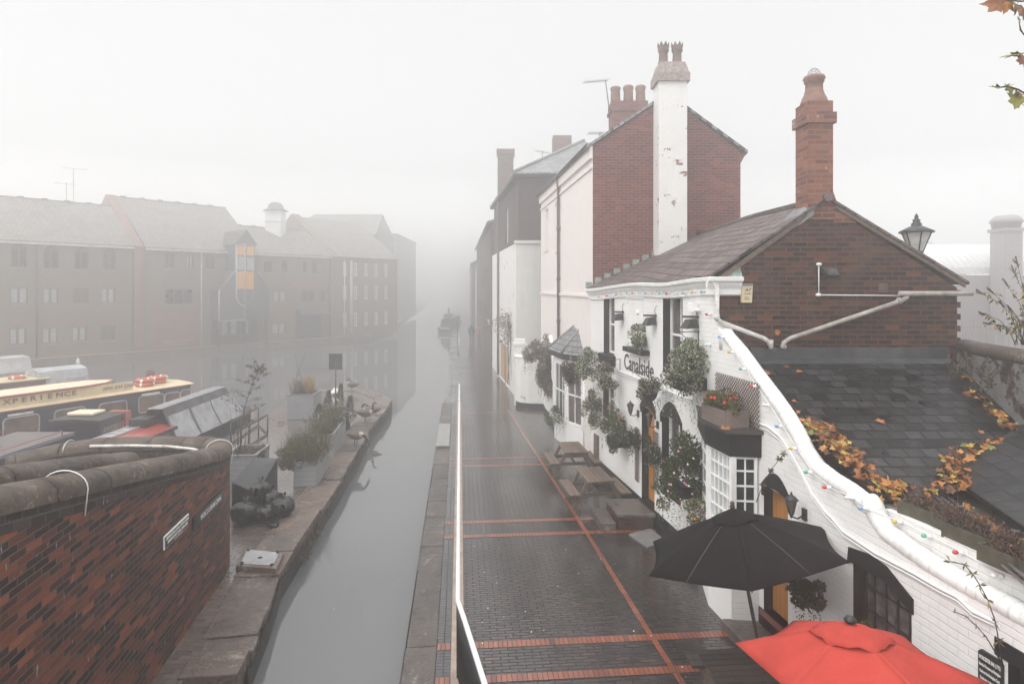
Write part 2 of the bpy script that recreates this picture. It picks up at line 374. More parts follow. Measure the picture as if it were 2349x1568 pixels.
M['roof_pub']=slate('brown_roof_slates',(.085,.06,.055),(.17,.125,.115),w=.30,h=.23,rough=.6,gap=.016)
M['roof_lean']=slate('dark_wet_slates',(.004,.0038,.004),(.052,.049,.053),w=.245,h=.205,rough=.36,moss=.14,gap=.018,sp=.18)
M['roof_moss']=slate('mossy_dark_slates',(.014,.015,.017),(.034,.034,.038),w=.30,h=.26,rough=.42,moss=.42,mossc=(.035,.034,.012),gap=.015)
M['roof_grey']=slate('grey_slates',(.20,.205,.21),(.33,.33,.335),w=.26,h=.2,rough=.6,gap=.014)
M['roof_tile']=slate('grey_brown_tiles',(.24,.22,.20),(.34,.31,.285),w=.33,h=.36,rough=.8,moss=.1,gap=.012)
M['lead']=simple('dull_lead',(.20,.205,.21),.45,.3,.3,5,.2,20,dirt=(.10,.10,.10))
M['leadg']=simple('verdigris_lead',(.26,.33,.29),.6,0,.3,9,.4,16,dirt=(.12,.10,.08))
M['felt']=simple('grey_roof_felt',(.20,.18,.172),.7,0,.2,3,.2,60,dirt=(.12,.105,.10))
M['glass']=glass('dark_window_glass')
M['curtain']=glass('curtained_window_glass',(.10,.085,.082),.12,.7,7)
M['netglass']=glass('pale_blind_glass',(.42,.43,.44),.25,.2,3)
M['frostglass']=simple('frosted_lantern_glass',(.62,.61,.58),.2,0,.15,5)
M['terracotta']=simple('terracotta',(.22,.115,.085),.8,0,.3,6,.2,30)
M['terradark']=simple('sooty_terracotta',(.14,.085,.07),.85,0,.4,5,.2,30,dirt=(.07,.055,.05))
M['stonecap']=simple('lichened_cement',(.27,.21,.185),.9,0,.45,14,.6,30,dirt=(.42,.40,.36))
M['wire']=simple('galvanised_wire',(.3,.3,.3),.4,.6,.1)
M['aerial']=simple('dull_aerial_metal',(.10,.095,.09),.5,.5,.2)
M['brownpipe']=simple('brown_drainpipe',(.10,.07,.06),.5,0,.25)
M['flood']=simple('black_lamp_hood',(.018,.019,.02),.5,0,.2,8,dirt=(.05,.05,.05))
M['rubber']=simple('black_polythene',(.008,.008,.009),.25,0,.3,6,.9,14)
M['tarp']=simple('black_sheet',(.014,.014,.016),.3,0,.3,4,.4,6)
M['steelplate']=simple('dull_steel_plate',(.42,.42,.43),.35,.5,.15,5,dirt=(.25,.23,.22))
M['umb_black']=canvasm('charcoal_canvas',(.0095,.0075,.0085))
M['umb_red']=canvasm('coral_red_canvas',(.46,.058,.043))
M['stitch']=simple('pale_stitching',(.10,.095,.098),.8)
M['sign_black']=simple('black_sign_enamel',(.012,.012,.013),.45,0,.2)
M['letter']=simple('white_lettering',(.72,.72,.7),.6)
M['letterdark']=simple('dark_painted_lettering',(.035,.03,.032),.6,0,.35,30)

# ---------------------------------------------------------------- camera, light, air
cam=bpy.data.cameras.new('camera'); co=bpy.data.objects.new('camera',cam); COL.objects.link(co)
co.location=(0,0,HC); co.rotation_euler=(math.radians(90),0,0)
cam.lens=22.0; cam.sensor_width=36.0; cam.shift_y=-124/2349; cam.clip_start=.1; cam.clip_end=2000
SC.camera=co
EL,AZ=math.radians(44),math.radians(-126)     # soft light from the upper left of the canal
W=bpy.data.worlds.new('World'); SC.world=W; W.use_nodes=True; wt=W.node_tree
bg=wt.nodes['Background']; bg.inputs['Strength'].default_value=.10
sky=wt.nodes.new('ShaderNodeTexSky'); sky.sky_type='NISHITA'; sky.sun_disc=False; sky.sun_elevation=EL; sky.sun_rotation=AZ
sky.air_density=1.0; sky.dust_density=6.0; sky.ozone_density=1.0
hs=nd(wt,'ShaderNodeHueSaturation',{'Color':sky.outputs[0],'Saturation':.06,'Value':1.0})
# overcast cloud: bright overhead; still brighter rim ring added to light the fog
zc=nd(wt,'ShaderNodeSeparateXYZ',{0:wt.nodes.new('ShaderNodeTexCoord').outputs['Generated']}).outputs['Z']
cl=ramp(wt,mth(wt,'MAXIMUM',zc,0.0),[(0,(30,30,29.8)),(.06,(14,14,13.95)),(.18,(8.6,8.6,8.6)),(.42,(7.6,7.62,7.68)),(.62,(14,14,14.1)),(1,(25,25.05,25.2))])
skyc=mixc(wt,.95,hs.outputs[0],cl); wt.links.new(skyc,bg.inputs['Color'])
sl=bpy.data.lights.new('sun','SUN'); sl.energy=1.5; sl.angle=math.radians(40); sl.color=(1,.975,.94)
so=bpy.data.objects.new('sun',sl); COL.objects.link(so)
sd=Vector((math.sin(AZ)*math.cos(EL),math.cos(AZ)*math.cos(EL),math.sin(EL))); so.rotation_euler=sd.to_track_quat('Z','Y').to_euler(); so.location=(-20,0,40)
SC.view_settings.view_transform='Standard'; SC.view_settings.look='None'; SC.view_settings.exposure=0.17; SC.view_settings.gamma=1.0
cy=SC.cycles
cy.volume_bounces=10; cy.max_bounces=12; cy.diffuse_bounces=3; cy.glossy_bounces=3; cy.transmission_bounces=4; cy.use_denoising=True
cy.sample_clamp_indirect=6.0
hm=bpy.data.materials.new('canal_mist'); hm.use_nodes=True; ht=hm.node_tree
for n in list(ht.nodes):
    if n.type=='BSDF_PRINCIPLED': ht.nodes.remove(n)
ho=[n for n in ht.nodes if n.type=='OUTPUT_MATERIAL'][0]
pv=nd(ht,'ShaderNodeVolumePrincipled',{'Color':(.997,.997,.995,1),'Density':.0150,'Anisotropy':0.76})
ht.links.new(pv.outputs[0],ho.inputs['Volume'])
hz=MB().box(-175,175,-48,400,-2.2,17.5).build('haze',hm); hz['kind']='stuff'; hz['label']='pale morning fog over the whole canal basin'

# ---------------------------------------------------------------- water and ground
def water_mat():
    m,nt,b=_nt('canal_water'); co=obj_co(nt)
    b.inputs['Base Color'].default_value=(.12,.122,.125,1); b.inputs['Roughness'].default_value=.02
    b.inputs['IOR'].default_value=1.75; spec(b,.5)
    mp=nd(nt,'ShaderNodeMapping',{'Vector':co,'Scale':(1,.35,1)}).outputs[0]
    bump(nt,b,noise(nt,mp,2.0,3),.05,.05); return m
WZ=-.48
w=struct(MB().face((-170,-40,WZ),(170,-40,WZ),(170,395,WZ),(-170,395,WZ)).build('water',water_mat()))
w['label']='still grey canal water'
PA=math.atan(.083)
def pathobj(mb,name,mat,**k):
    o=mb.build(name,mat,local=True,**k); o.rotation_euler=(0,0,PA); PM[o.name]=Matrix.Rotation(PA,4,'Z'); return o
def PW(p,q,z=0): return Matrix.Rotation(PA,4,'Z')@Vector((p,q,z))
struct(pathobj(MB().box(.06,90,-12,330,-1,0),'towpath',M['pave']))
struct(pathobj(MB().box(-.335,-.132,-12,29,-1,-.002),'header_course',M['header']))
struct(pathobj(MB().box(-.13,.058,-12,29,-1,.006),'concrete_strip',M['concrete']))
# coping stones of the right bank
mb=MB(); q=-6.0
while q<29:
    L=R.uniform(.8,1.6); j=R.uniform(-.012,.012); h=R.uniform(-.012,.014)
    if q+L>29: L=29-q
    mb.box(-.80+j,-.337,q,q+L-.012,-1,h+.004); q+=L
struct(pathobj(mb,'canal_edge',M['kerbstone'],bevel=.018,seg=2))
mb=MB(); mb.prism([(-.57,31.2),(-.50,29),(.058,29),(.058,330),(-1.6-.0127*255,330),(-1.2,81)],-1,-.003,ax='z')
mb.prism([(-.80,28.9),(-.57,31.2),(-.50,29.02)],-1,-.004,ax='z')
struct(pathobj(mb,'canal_edge_beyond',M['header']))
mb=MB()
for i in range(7): mb.box(-.80,-.36,20.9+i*.49,20.9+i*.49+.47,.012,.06)
o=pathobj(mb,'edge_platform',simple('grey_wet_boards',(.26,.26,.25),.35,0,.2,4)); tag(o,'pale grey boarded platform lying on the canal edge beside the white rail','platform')
o.location.z=.004
# red brick bands: ribbons lying 4 mm proud
mb=MB()
for q0 in (8.40,9.215,13.31,14.11,18.58,19.37,26.5):
    mb.box(.062,6.0,q0,q0+.165,-.05,.004)
struct(pathobj(mb,'red_brick_bands',M['redband']))
mb=MB()
for q0 in (8.40,9.215,13.31,14.11,18.58,19.37): mb.box(-.333,-.134,q0,q0+.165,-.05,.003)
struct(pathobj(mb,'red_header_bands',M['redband']))
ln=[(2.75,5.0),(2.25,8.62),(2.12,9.52),(1.46,14.76),(.76,20.06),(.28,23.6),(-.2,27.2)]
mb=MB()
for (x0,y0),(x1,y1) in zip(ln,ln[1:]):
    mb.face((x0-.045,y0,.008),(x0+.045,y0,.008),(x1+.045,y1,.008),(x1-.045,y1,.008))
struct(mb.build('red_brick_line',M['redline']))
# left quay (the bar): paved body, rounded tip, edge stones one by one
ED=[(-3.1,2.5),(-3.45,5.6),(-3.77,8.87),(-4.02,10.3),(-4.31,11.6),(-4.70,17.0),(-4.96,20.0),(-5.30,23.0),(-5.42,25.2),(-5.46,26.6),(-5.51,28.3),(-5.75,29.9),(-6.5,31.3),(-7.5,32.4),(-8.7,33.1),(-9.7,33.0),(-10.4,32.0),(-10.65,30.0)]
def epoint(s):
    i=min(int(s),len(ED)-2); t=s-i; a=Vector(ED[i]).to_3d(); b=Vector(ED[i+1]).to_3d(); return a.lerp(b,t)
def enorm(s):
    d=epoint(min(s+.3,len(ED)-1.001))-epoint(max(s-.3,0)); return Vector((-d.y,d.x,0)).normalized()
ins=[epoint(i)+enorm(i)*.72 for i in range(len(ED)-1)]
poly=[(p.x,p.y) for p in ins]+[(-10.62,29.0),(-10.3,25.2),(-10.05,17),(-9.9,12),(-12.5,11.5),(-12.5,2.5),(-4,2.5)]
struct(MB().prism(poly,-1.0,-.004,ax='z').build('quay',M['quaypave']))
mb=MB(); s=0.0
def stone(s0,s1,wd=.80,h=0.0,top=.012):
    a,b=epoint(s0),epoint(s1); na,nb=enorm(s0),enorm(s1)
    k=(b-a).normalized()*.008
    P=[a+k,b-k,b-k+nb*wd,a+k+na*wd]
    jx=R.uniform(-.025,.025)
    vs=[]
    for z in (-1,top+h):
        for i,p in enumerate(P): vs.append((p.x+(jx if i<2 else 0),p.y,z))
    mb.add(vs,[(0,3,2,1),(4,5,6,7),(0,1,5,4),(1,2,6,5),(2,3,7,6),(3,0,4,7)])
cuts=[0,.6,1.2,1.72,1.9,2.2,2.5,3.0,3.95,4.18,4.4,4.62,4.83,5.1,5.4,5.75,6.1,6.4,6.75,7.1,7.45,7.8,8.15,8.6,9.2,9.8,10.4,11,11.6,12.2,12.8,13.4,14,14.6,15.3,16,16.8]
for a,b in zip(cuts,cuts[1:]):
    if a==1.72: stone(a,b,.80,-.2); continue
    hh=R.uniform(-.02,.02)+(.03 if a in (4.18,9.8,10.4) else 0)
    stone(a,b,.80 if a<8 else .78,hh)
struct(mb.build('quay_edge_stones',M['quaystone'],bevel=.035,seg=2))
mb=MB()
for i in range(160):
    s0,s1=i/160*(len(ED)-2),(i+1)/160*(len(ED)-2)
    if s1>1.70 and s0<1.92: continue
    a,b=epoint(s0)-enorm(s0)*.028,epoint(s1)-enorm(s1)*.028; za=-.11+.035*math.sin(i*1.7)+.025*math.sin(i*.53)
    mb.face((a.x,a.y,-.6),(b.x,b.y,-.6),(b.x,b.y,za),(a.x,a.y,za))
struct(mb.build('quay_shade_tide_line',M['quayface']))  # painted band: tide line heightened to stand for shade on the quay face
struct(pathobj(MB().box(-.825,-.81,-6,29,-.6,-.09),'canal_shade_tide_line',M['quayface']))  # same painted shade and tide band along the towpath edge
# far bank and the ground behind it
FB=[(-165,-100),(-60,15.6),(-36.6,44.7),(-21.7,62.9),(-15.9,69.8),(-16.2,85),(-21.2,131),(-40,330),(-165,330)]
struct(MB().prism([(-165,15.6)]+FB[1:],-1,0,ax='z').build('far_quay',simple('far_bank_paving',(.16,.135,.12),.7,0,.3,1.5)))
mb=MB()
for a,b in zip(FB[1:7],FB[2:8]):
    a=Vector((a[0],a[1],0)); b=Vector((b[0],b[1],0)); n=(b-a).normalized(); n=Vector((-n.y,n.x,0))
    mb.add([a,b,b+n*.5,a+n*.5,a+Vector((0,0,.06)),b+Vector((0,0,.06)),b+n*.5+Vector((0,0,.06)),a+n*.5+Vector((0,0,.06))],[(4,5,6,7),(0,1,5,4),(3,2,6,7)])
struct(mb.build('far_bank_kerb',M['concrete']))
# ---------------------------------------------------------------- building helpers
_ob=MB.build
def build_uv(s,name,mats,uvax=None,**k):
    o=_ob(s,name,mats,**k)
    if uvax:
        a,b=Vector(uvax[0]).normalized(),Vector(uvax[1]).normalized(); me=o.data; uv=me.uv_layers[0]
        for l in me.loops: 
            c=me.vertices[l.vertex_index].co; uv.data[l.index].uv=(c.dot(a),c.dot(b))
    return o
MB.build=lambda s,name,mats,parent=None,local=False,bevel=0.0,org=None,seg=1,uvax=None: build_uv(s,name,mats,uvax,parent=parent,local=local,bevel=bevel,org=org,seg=seg)

def wallmesh(x0,x1,zb,zt,ops=(),dep=.2,thick=.28,step=None,mb=None,rev=0,mi=0):
    """wall in facade coordinates (x,y inward,z) with rectangular openings; zt may be a function"""
    mb=mb or MB(); f=zt if callable(zt) else (lambda x:zt)
    xs={x0,x1}
    for o in ops: xs|={o[0],o[1]}
    if step:
        n=max(1,int((x1-x0)/step))
        for i in range(n+1): xs.add(x0+(x1-x0)*i/n)
    xs=sorted(xs)
    for a,b in zip(xs,xs[1:]):
        if b-a<1e-5: continue
        m=(a+b)/2; z=zb
        for o in sorted([o for o in ops if o[0]<m<o[1]],key=lambda o:o[2]):
            if o[2]>z+1e-4: mb.face((a,0,z),(b,0,z),(b,0,o[2]),(a,0,o[2]),mi=mi)
            z=o[3]
        mb.face((a,0,z),(b,0,z),(b,0,f(b)),(a,0,f(a)),mi=mi)
        mb.face((a,0,f(a)),(b,0,f(b)),(b,thick,f(b)),(a,thick,f(a)),mi=mi)
        mb.face((b,thick,zb),(a,thick,zb),(a,thick,f(a)),(b,thick,f(b)),mi=mi)
    mb.face((x0,thick,zb),(x0,0,zb),(x0,0,f(x0)),(x0,thick,f(x0)),mi=mi)
    mb.face((x1,0,zb),(x1,thick,zb),(x1,thick,f(x1)),(x1,0,f(x1)),mi=mi)
    for a,b,z0,z1 in [o[:4] for o in ops]:
        mb.face((a,0,z0),(a,dep,z0),(a,dep,z1),(a,0,z1),mi=rev)
        mb.face((b,dep,z0),(b,0,z0),(b,0,z1),(b,dep,z1),mi=rev)
        mb.face((a,dep,z1),(b,dep,z1),(b,0,z1),(a,0,z1),mi=rev)
        mb.face((a,0,z0),(b,0,z0),(b,dep,z0),(a,dep,z0),mi=rev)
    return mb

def sash(par,Wl,x0,x1,z0,z1,y,cols=1,rows=2,fm='white',gm='glass',fw=.05,bw=.022,name='window',pane=True,sill=None):
    mb=MB(); t=.05
    mb.box(x0,x0+fw,y-t,y,z0,z1); mb.box(x1-fw,x1,y-t,y,z0,z1)
    mb.box(x0+fw,x1-fw,y-t,y,z1-fw,z1); mb.box(x0+fw,x1-fw,y-t,y,z0,z0+fw)
    for i in range(1,cols):
        x=x0+(x1-x0)*i/cols; mb.box(x-bw/2,x+bw/2,y-t*.7,y,z0+fw,z1-fw)
    for j in range(1,rows):
        z=z0+(z1-z0)*j/rows; b=bw*(1.6 if (rows==2) else 1)
        mb.box(x0+fw,x1-fw,y-t*.8,y-.003,z-b/2,z+b/2)
    mb.xf(Wl.M); o=mb.build(name,M[fm],parent=par)
    if pane:
        g=MB().box(x0+fw*.5,x1-fw*.5,y-.012,y+.01,z0+fw*.5,z1-fw*.5).xf(Wl.M).build('pane',M[gm],parent=o)
    if sill: MB().box(x0-.05,x1+.05,-.07,y,z0-.09,z0).xf(Wl.M).build('sill',M[sill],parent=o)
    return o
def arch_pts(x0,x1,z,rise,n=8):
    return [(x0+(x1-x0)*i/n, z+rise*math.sin(math.pi*i/n)) for i in range(n+1)]
def text_mesh(txt,size,Wl,x,z,y=-.012,mat=None,parent=None,name='lettering',sx=1.0,align='LEFT',ext=.003,shear=0.0,local_M=None,space=1.0,bold=0.0):
    cu=bpy.data.curves.new('txt','FONT'); cu.body=txt; cu.size=size; cu.align_x=align; cu.extrude=ext; cu.shear=shear; cu.space_character=space; cu.offset=bold; cu.resolution_u=2
    ob=bpy.data.objects.new('txt',cu); COL.objects.link(ob)
    dg=bpy.context.evaluated_depsgraph_get(); dg.update()
    me=bpy.data.meshes.new_from_object(ob.evaluated_get(dg))
    mb=MB(); MM=local_M if local_M is not None else Wl.M
    mb.add([MM@Vector((x+v.co.x*sx, y-v.co.z, z+v.co.y)) for v in me.vertices],[list(p.vertices) for p in me.polygons])
    bpy.data.objects.remove(ob); bpy.data.curves.remove(cu); bpy.data.meshes.remove(me)
    return mb.build(name,mat or M['letter'],parent=parent)

# ================================================================ the white pub
WP=Wall((2.34,18.6),(3.59,11.05))
pub=thing('pub_building','two-storey white painted brick pub with black window surrounds and brown slate roof','pub',WP.o,WP.a)
def oprect(W_,u0,u1,vt,vb,off=0):
    um=(u0+u1)/2; x0=W_.px(u0,vt,off)[0]; x1=W_.px(u1,vt,off)[0]
    return [x0,x1,W_.px(um,vb,off)[1],W_.px(um,vt,off)[1]]
o1=oprect(WP,1384.8,1409.5,678,812); o2=oprect(WP,1520.6,1565.8,679,830); o2[2]=o1[2]
g0=oprect(WP,1383.6,1408,850,962); g0[3]=2.75
dr=oprect(WP,1472,1501.4,936,1142); dr[2]=.36
g1=oprect(WP,1518,1561.5,932,1090); g1[2]=.95; g1[3]=min(g1[3],2.6)
ops=[o1,o2,g0,dr,g1]
EV=[(1355,663),(1463,649),(1512,650),(1611,637.6)]
evp=[]
for u,v in EV:
    x,z=WP.px(u,v,.16); evp.append((x,z))
evp[0]=(0.0,evp[0][1]); evp.append((WP.L+.12,evp[-1][1]+.01))
def ze(x):
    for (a,za),(b,zb) in zip(evp,evp[1:]):
        if x<=b: 
            t=max(0,(x-a)/(b-a)); t=t*t*(3-2*t); return za+(zb-za)*t
    return evp[-1][1]
mb=wallmesh(0,WP.L,.42,lambda x:ze(x)-.1,ops=[o for o in ops],dep=.22,step=.3,rev=1).xf(WP.M)
mb.build('wall',[M['white_brick'],M['black']],parent=pub)
mb=wallmesh(-.02,WP.L+.0,-.05,.42,ops=[[dr[0],dr[1],-.05,.36]],dep=.22,thick=.2).xf(Matrix.Translation((0,0,0))@WP.M@Matrix.Translation((0,-.012,0))); mb.build('plinth',M['black'],parent=pub)
# rendering of black surrounds, sills, lintels
def surround(par,W_,o,top=.14,arch=0,wd=.05,wl=.07):
    mb=MB(); y0,y1=-.014,.02
    if arch:
        outp=arch_pts(o[0]-wd,o[1]+wd,o[3]+.02,arch+top*.8,12)
        mb.prism([(o[0]-wd,o[3]-.16)]+outp+[(o[1]+wd,o[3]-.16),(o[1],o[3]-.16),(o[1],o[3]-.04)]+[(p[0],p[1]) for p in arch_pts(o[0],o[1],o[3]-.04,.06,6)[::-1]][1:-1]+[(o[0],o[3]-.04),(o[0],o[3]-.16)],y0,y1)
    else:
        mb.box(o[0]-wl,o[1]+wl,y0,.02,o[3],o[3]+top)
    mb.xf(W_.M); return mb.build('lintel',M['black'],parent=par)
surround(pub,WP,o1,.10); surround(pub,WP,o2,.10); surround(pub,WP,dr,.22,.14,.07); surround(pub,WP,g1,.22,.15,.07)
for o in (o1,o2):
    sash(pub,WP,o[0],o[1],o[2],o[3],.215,cols=2,rows=2,gm='curtain',fw=.06,bw=.03)
sash(pub,WP,g0[0],g0[1],g0[2],g0[3],.215,cols=2,rows=2,gm='curtain',fw=.06)
sash(pub,WP,g1[0],g1[1],g1[2],g1[3],.215,cols=2,rows=2,gm='curtain',fw=.07,bw=.035)
mb=MB()
for o in (o1,): mb.box(o[0]-.06,o[1]+.1,-.16,.05,o[2]-.26,o[2])
mb.xf(WP.M).build('window_sill',M['black'],parent=pub)
MB().box(g0[0]-.04,g0[1]+.04,-.05,.05,g0[2]-.1,g0[2]).xf(WP.M).build('window_sill',M['white'],parent=pub)
d1=MB().box(dr[0],dr[1],.17,.21,dr[2],dr[3]+.1).xf(WP.M).build('door',M['door'],parent=pub)
MB().box(dr[0]+.09,dr[0]+.12,.13,.17,1.2,1.45).xf(WP.M).build('handle',M['blackg'],parent=d1)
MB().box(dr[0],dr[1],-.03,.22,.30,.36).xf(WP.M).build('threshold',simple('red_brick_step',(.17,.06,.045),.5),parent=pub)
# blind niche with its sill
nb=oprect(WP,1441,1476,684,795)
mb=MB(); 
mb.box(nb[0]-.04,nb[0],-.02,.0,nb[2],nb[3]); mb.box(nb[1],nb[1]+.04,-.02,.0,nb[2],nb[3]); mb.box(nb[0]-.07,nb[1]+.07,-.035,.0,nb[3],nb[3]+.07)
mb.xf(WP.M).build('blind_niche',M['white_brick'],parent=pub)
# gutter cornice swept along the wavy eaves
prof=[(0,-.32),(-.05,-.30),(-.06,-.20),(-.11,-.13),(-.12,-.09),(-.19,-.06),(-.20,0),(-.15,.012),(-.14,-.03),(0,-.03)]
mb=MB(); xs=[WP.L*i/40 for i in range(41)]+[WP.L+.14]; n=len(prof)
vs=[];fs=[]
for x in xs:
    for (y,z) in prof: vs.append((x,y,ze(x)+z))
for i in range(len(xs)-1):
    for j in range(n):
        k=(j+1)%n; fs.append((i*n+j,(i+1)*n+j,(i+1)*n+k,i*n+k))
fs.append(tuple(range(n))); fs.append(tuple(range(len(vs)-n,len(vs)))[::-1])
mb.add(vs,fs); mb.xf(WP.M)
# return of the cornice on the gable side
zq=ze(WP.L); c0=WP.w(WP.L+.14,-.20,0)
vs=[];fs=[]
for X in (c0.x,4.02):
    for (y,z) in prof: vs.append((X,11.04+y*1.0 if True else 0,zq+z))
for j in range(n):
    k=(j+1)%n; fs.append((j,n+j,n+k,k))
fs.append(tuple(range(n))); fs.append(tuple(range(n,2*n))[::-1]); mb.add(vs,fs)
mb.build('gutter_cornice',M['white'],parent=pub)
# gable and back walls
GY=11.05
gp=[(3.60,0),(7.86,0),(7.86,5.30),(5.55,6.78),(3.60,5.36)]
MB().prism(gp,GY,GY+.28).build('gable_wall',M['gable_brick'],parent=pub)
MB().box(7.58,7.86,GY+.28,18.5,0,5.3).build('back_wall',M['gable_brick'],parent=pub)
# ragged toothing at the right hand corner
mb=MB()
for i in range(14):
    z=3.9+i*.105
    if i%2==0: mb.box(7.862,7.93,GY+.01,GY+.20,z,z+.1)
mb.build('corner_toothing',M['gable_brick'],parent=pub)
# roof
E=[];K=[]
for i in range(25):
    t=i/24; x=WP.L*t; p=WP.w(x,-.14,ze(x)-.01); E.append(p); K.append(Vector((5.55,18.6+(10.98-18.6)*t,6.86-.02*math.sin(t*9))))
e2=WP.w(WP.L+.08,-.14,ze(WP.L)); E[-1]=e2; K[-1].y=10.97
mb=MB(); h=Vector((0,0,.05))
for a,b,c,d in zip(E,E[1:],K[1:],K): mb.face(a+h,b+h,c+h,d+h); mb.face(b,a,d,c)
mb.face(E[-1],E[-1]+h,K[-1]+h,K[-1]); 
for a,b in zip(E,E[1:]): mb.face(a,b,b+h,a+h)
inv=PM[pub.name].inverted().to_3x3()
mb.build('roof',M['roof_pub'],parent=pub,uvax=(inv@Vector((-.12,1,0)),inv@Vector((.80,0,.6))))
rr=[Vector((5.55,10.97,6.86)),Vector((8.02,10.97,5.36)),Vector((8.02,18.5,5.36)),Vector((5.55,18.6,6.86))]
mb=MB(); mb.face(*[p+h for p in rr]); mb.face(*rr[::-1]); mb.face(rr[0],rr[1],rr[1]+h,rr[0]+h); mb.face(rr[1],rr[2],rr[2]+h,rr[1]+h)
mb.build('rear_roof',M['roof_pub'],parent=pub,uvax=(inv@Vector((0,1,0)),inv@Vector((-.8,0,.55))))
mb=MB(); mb.tube([K[i]+Vector((0,0,.04)) for i in range(0,25,2)],.085,8); mb.build('ridge_tiles',M['roof_pub'],parent=pub)
# mortar verge under the slates on the gable
mb=MB()
for (a,b) in (((3.62,5.40),(5.3,6.62)),((5.72,6.70),(7.98,5.33))):
    mb.add([(a[0],GY-.05,a[1]-.02),(b[0],GY-.05,b[1]-.02),(b[0],GY-.05,b[1]+.085),(a[0],GY-.05,a[1]+.085),(a[0],GY,a[1]-.02),(b[0],GY,b[1]-.02),(b[0],GY,b[1]+.085),(a[0],GY,a[1]+.085)],[(0,1,2,3),(0,4,5,1),(3,2,6,7),(0,3,7,4),(1,5,6,2)])
mb.build('verge_mortar',simple('verge_mortar',(.15,.11,.085),.9,0,.3,12,.5,40),parent=pub)
mb=MB(); mb.add([(3.62,GY-.03,5.32),(4.05,GY-.03,5.30),(4.02,GY-.03,5.66),(3.66,GY-.03,5.46)],[(0,1,2,3)]); mb.add([(3.62,GY-.1,5.42),(4.05,GY-.08,5.44),(4.05,GY,5.60),(3.66,GY,5.47)],[(0,1,2,3)])
mb.build('eaves_flashing',M['leadg'],parent=pub)
# stack on the gable
mb=MB(); mb.box(5.22,5.66,GY-.02,GY+.47,6.5,8.60); mb.box(5.175,5.705,GY-.065,GY+.515,8.20,8.39)
mb.prism([(5.66,6.45),(6.1,6.45),(5.9,6.58),(5.75,6.75),(5.68,6.95),(5.66,7.0)],GY-.018,GY+.3)
ch=mb.build('chimney',M['stack_brick'],parent=pub)
mb=MB().lathe([(.235,8.58),(.235,8.62),(.20,8.72),(.16,8.80),(.165,8.82),(.15,8.84),(.145,8.97),(.17,8.99),(.165,9.02),(.19,9.05),(.175,9.10),(.12,9.11)],14,(5.44,GY+.22,0)); mb.build('chimney_pot',M['terracotta'],parent=ch)
mb=MB()
for i in range(4):
    a=math.pi*i/4; mb.tube([(5.44+.115*math.cos(a)*math.cos(t),GY+.22+.115*math.sin(a)*math.cos(t),9.10+.15*math.sin(t)) for t in [math.pi*k/10 for k in range(11)]],.0035,4)
for k in (1,2,3,4):
    zz=9.10+.15*k/5; r=.115*math.sqrt(1-(k/5)**2); mb.tube([(5.44+r*math.cos(t),GY+.22+r*math.sin(t),zz) for t in [2*math.pi*j/14 for j in range(15)]],.003,4)
mb.build('pot_cage',M['wire'],parent=ch)
mb=MB(); mb.add([(5.05,GY-.05,6.40),(5.30,GY-.06,6.58),(5.30,GY-.06,6.70),(5.20,GY+.1,6.74),(5.20,GY+.5,6.74),(4.98,GY+.5,6.52),(4.98,GY,6.5)],[(0,1,2,6),(6,2,3),(6,3,4,5)]); mb.build('chimney_flashing',M['lead'],parent=ch)
# lead steps where the roof meets the taller house
mb=MB()
for i in range(11):
    a=E[0].lerp(K[0],i/11*.92); mb.box(a.x-.02,a.x+.17,18.54,18.58,a.z+.0,a.z+.22)
mb.build('stepped_flashing',M['leadg'],parent=pub)
# string course pipe, vent, small outside unit
sx0,sz0=WP.px(1393.8,839); sx1,sz1=WP.px(1619,931.5)
mb=MB(); mb.box(.2,WP.L-.1,-.035,0,3.10,3.17); mb.tube([(.2,-.05,3.19),(WP.L-.2,-.05,3.17)],.018,6); mb.xf(WP.M).build('string_course',M['white'],parent=pub)
x,z=WP.px(1464,716); mb=MB().lathe([(.0,-.05),(.05,-.04),(.06,0)],10); mb.xf(WP.M@Matrix.Translation((x,0,z))@Matrix.Rotation(math.radians(90),4,'X')@Matrix.Scale(-1,4,(0,0,1))).build('wall_vent',M['white'],parent=pub)
x,z=WP.px(1600,705); mb=MB().box(x-.07,x+.07,-.16,0,z-.08,z+.09); mb.box(x-.02,x+.18,-.1,-.04,z-.06,z-.02); mb.tube([(x-.02,-.1,z-.08),(x-.03,-.1,z-.2)],.012,6); mb.xf(WP.M).build('junction_box',M['white'],parent=pub,bevel=.012)
# rain pipe at the corner and the run onto the lean-to
gd=GY-.06
cp=[at(1645,655,10.95),at(1644,727,10.95),at(1652,738,10.93),at(1752,776,10.93),at(1767,786,10.93),at(1769,800,10.9)]
mb=MB().tube(cp,.042,10); 
for p in (cp[1],cp[4]): mb.tube([p-Vector((0,0,.05)),p+Vector((0,0,.05))],.052,10)
mb.build('downpipe',M['whitepipe'],parent=pub)
cp=[at(2082,680,10.93),at(2066,690,10.93),at(1812,776,10.93),at(1797,786,10.93),at(1796,800,10.9)]
mb=MB().tube(cp,.04,10); mb.tube([at(2062,673,10.93),at(2230,673,10.93)],.045,10); mb.tube([cp[1]-Vector((.06,0,-.02)),cp[1]+Vector((.02,0,-.01))],.05,10)
for p in (cp[3],): mb.tube([p-Vector((0,0,.1)),p+Vector((0,0,-.04))],.052,10)
mb.build('downpipe',M['pipe'],parent=pub)
mb=MB().prism([(GY-.34,3.93),(GY-.05,4.06),(GY-.03,4.25),(GY-.002,4.25),(GY-.002,3.9)],4.2,7.7,ax='x'); mb.build('lead_flashing',M['dark_lead'],parent=pub)
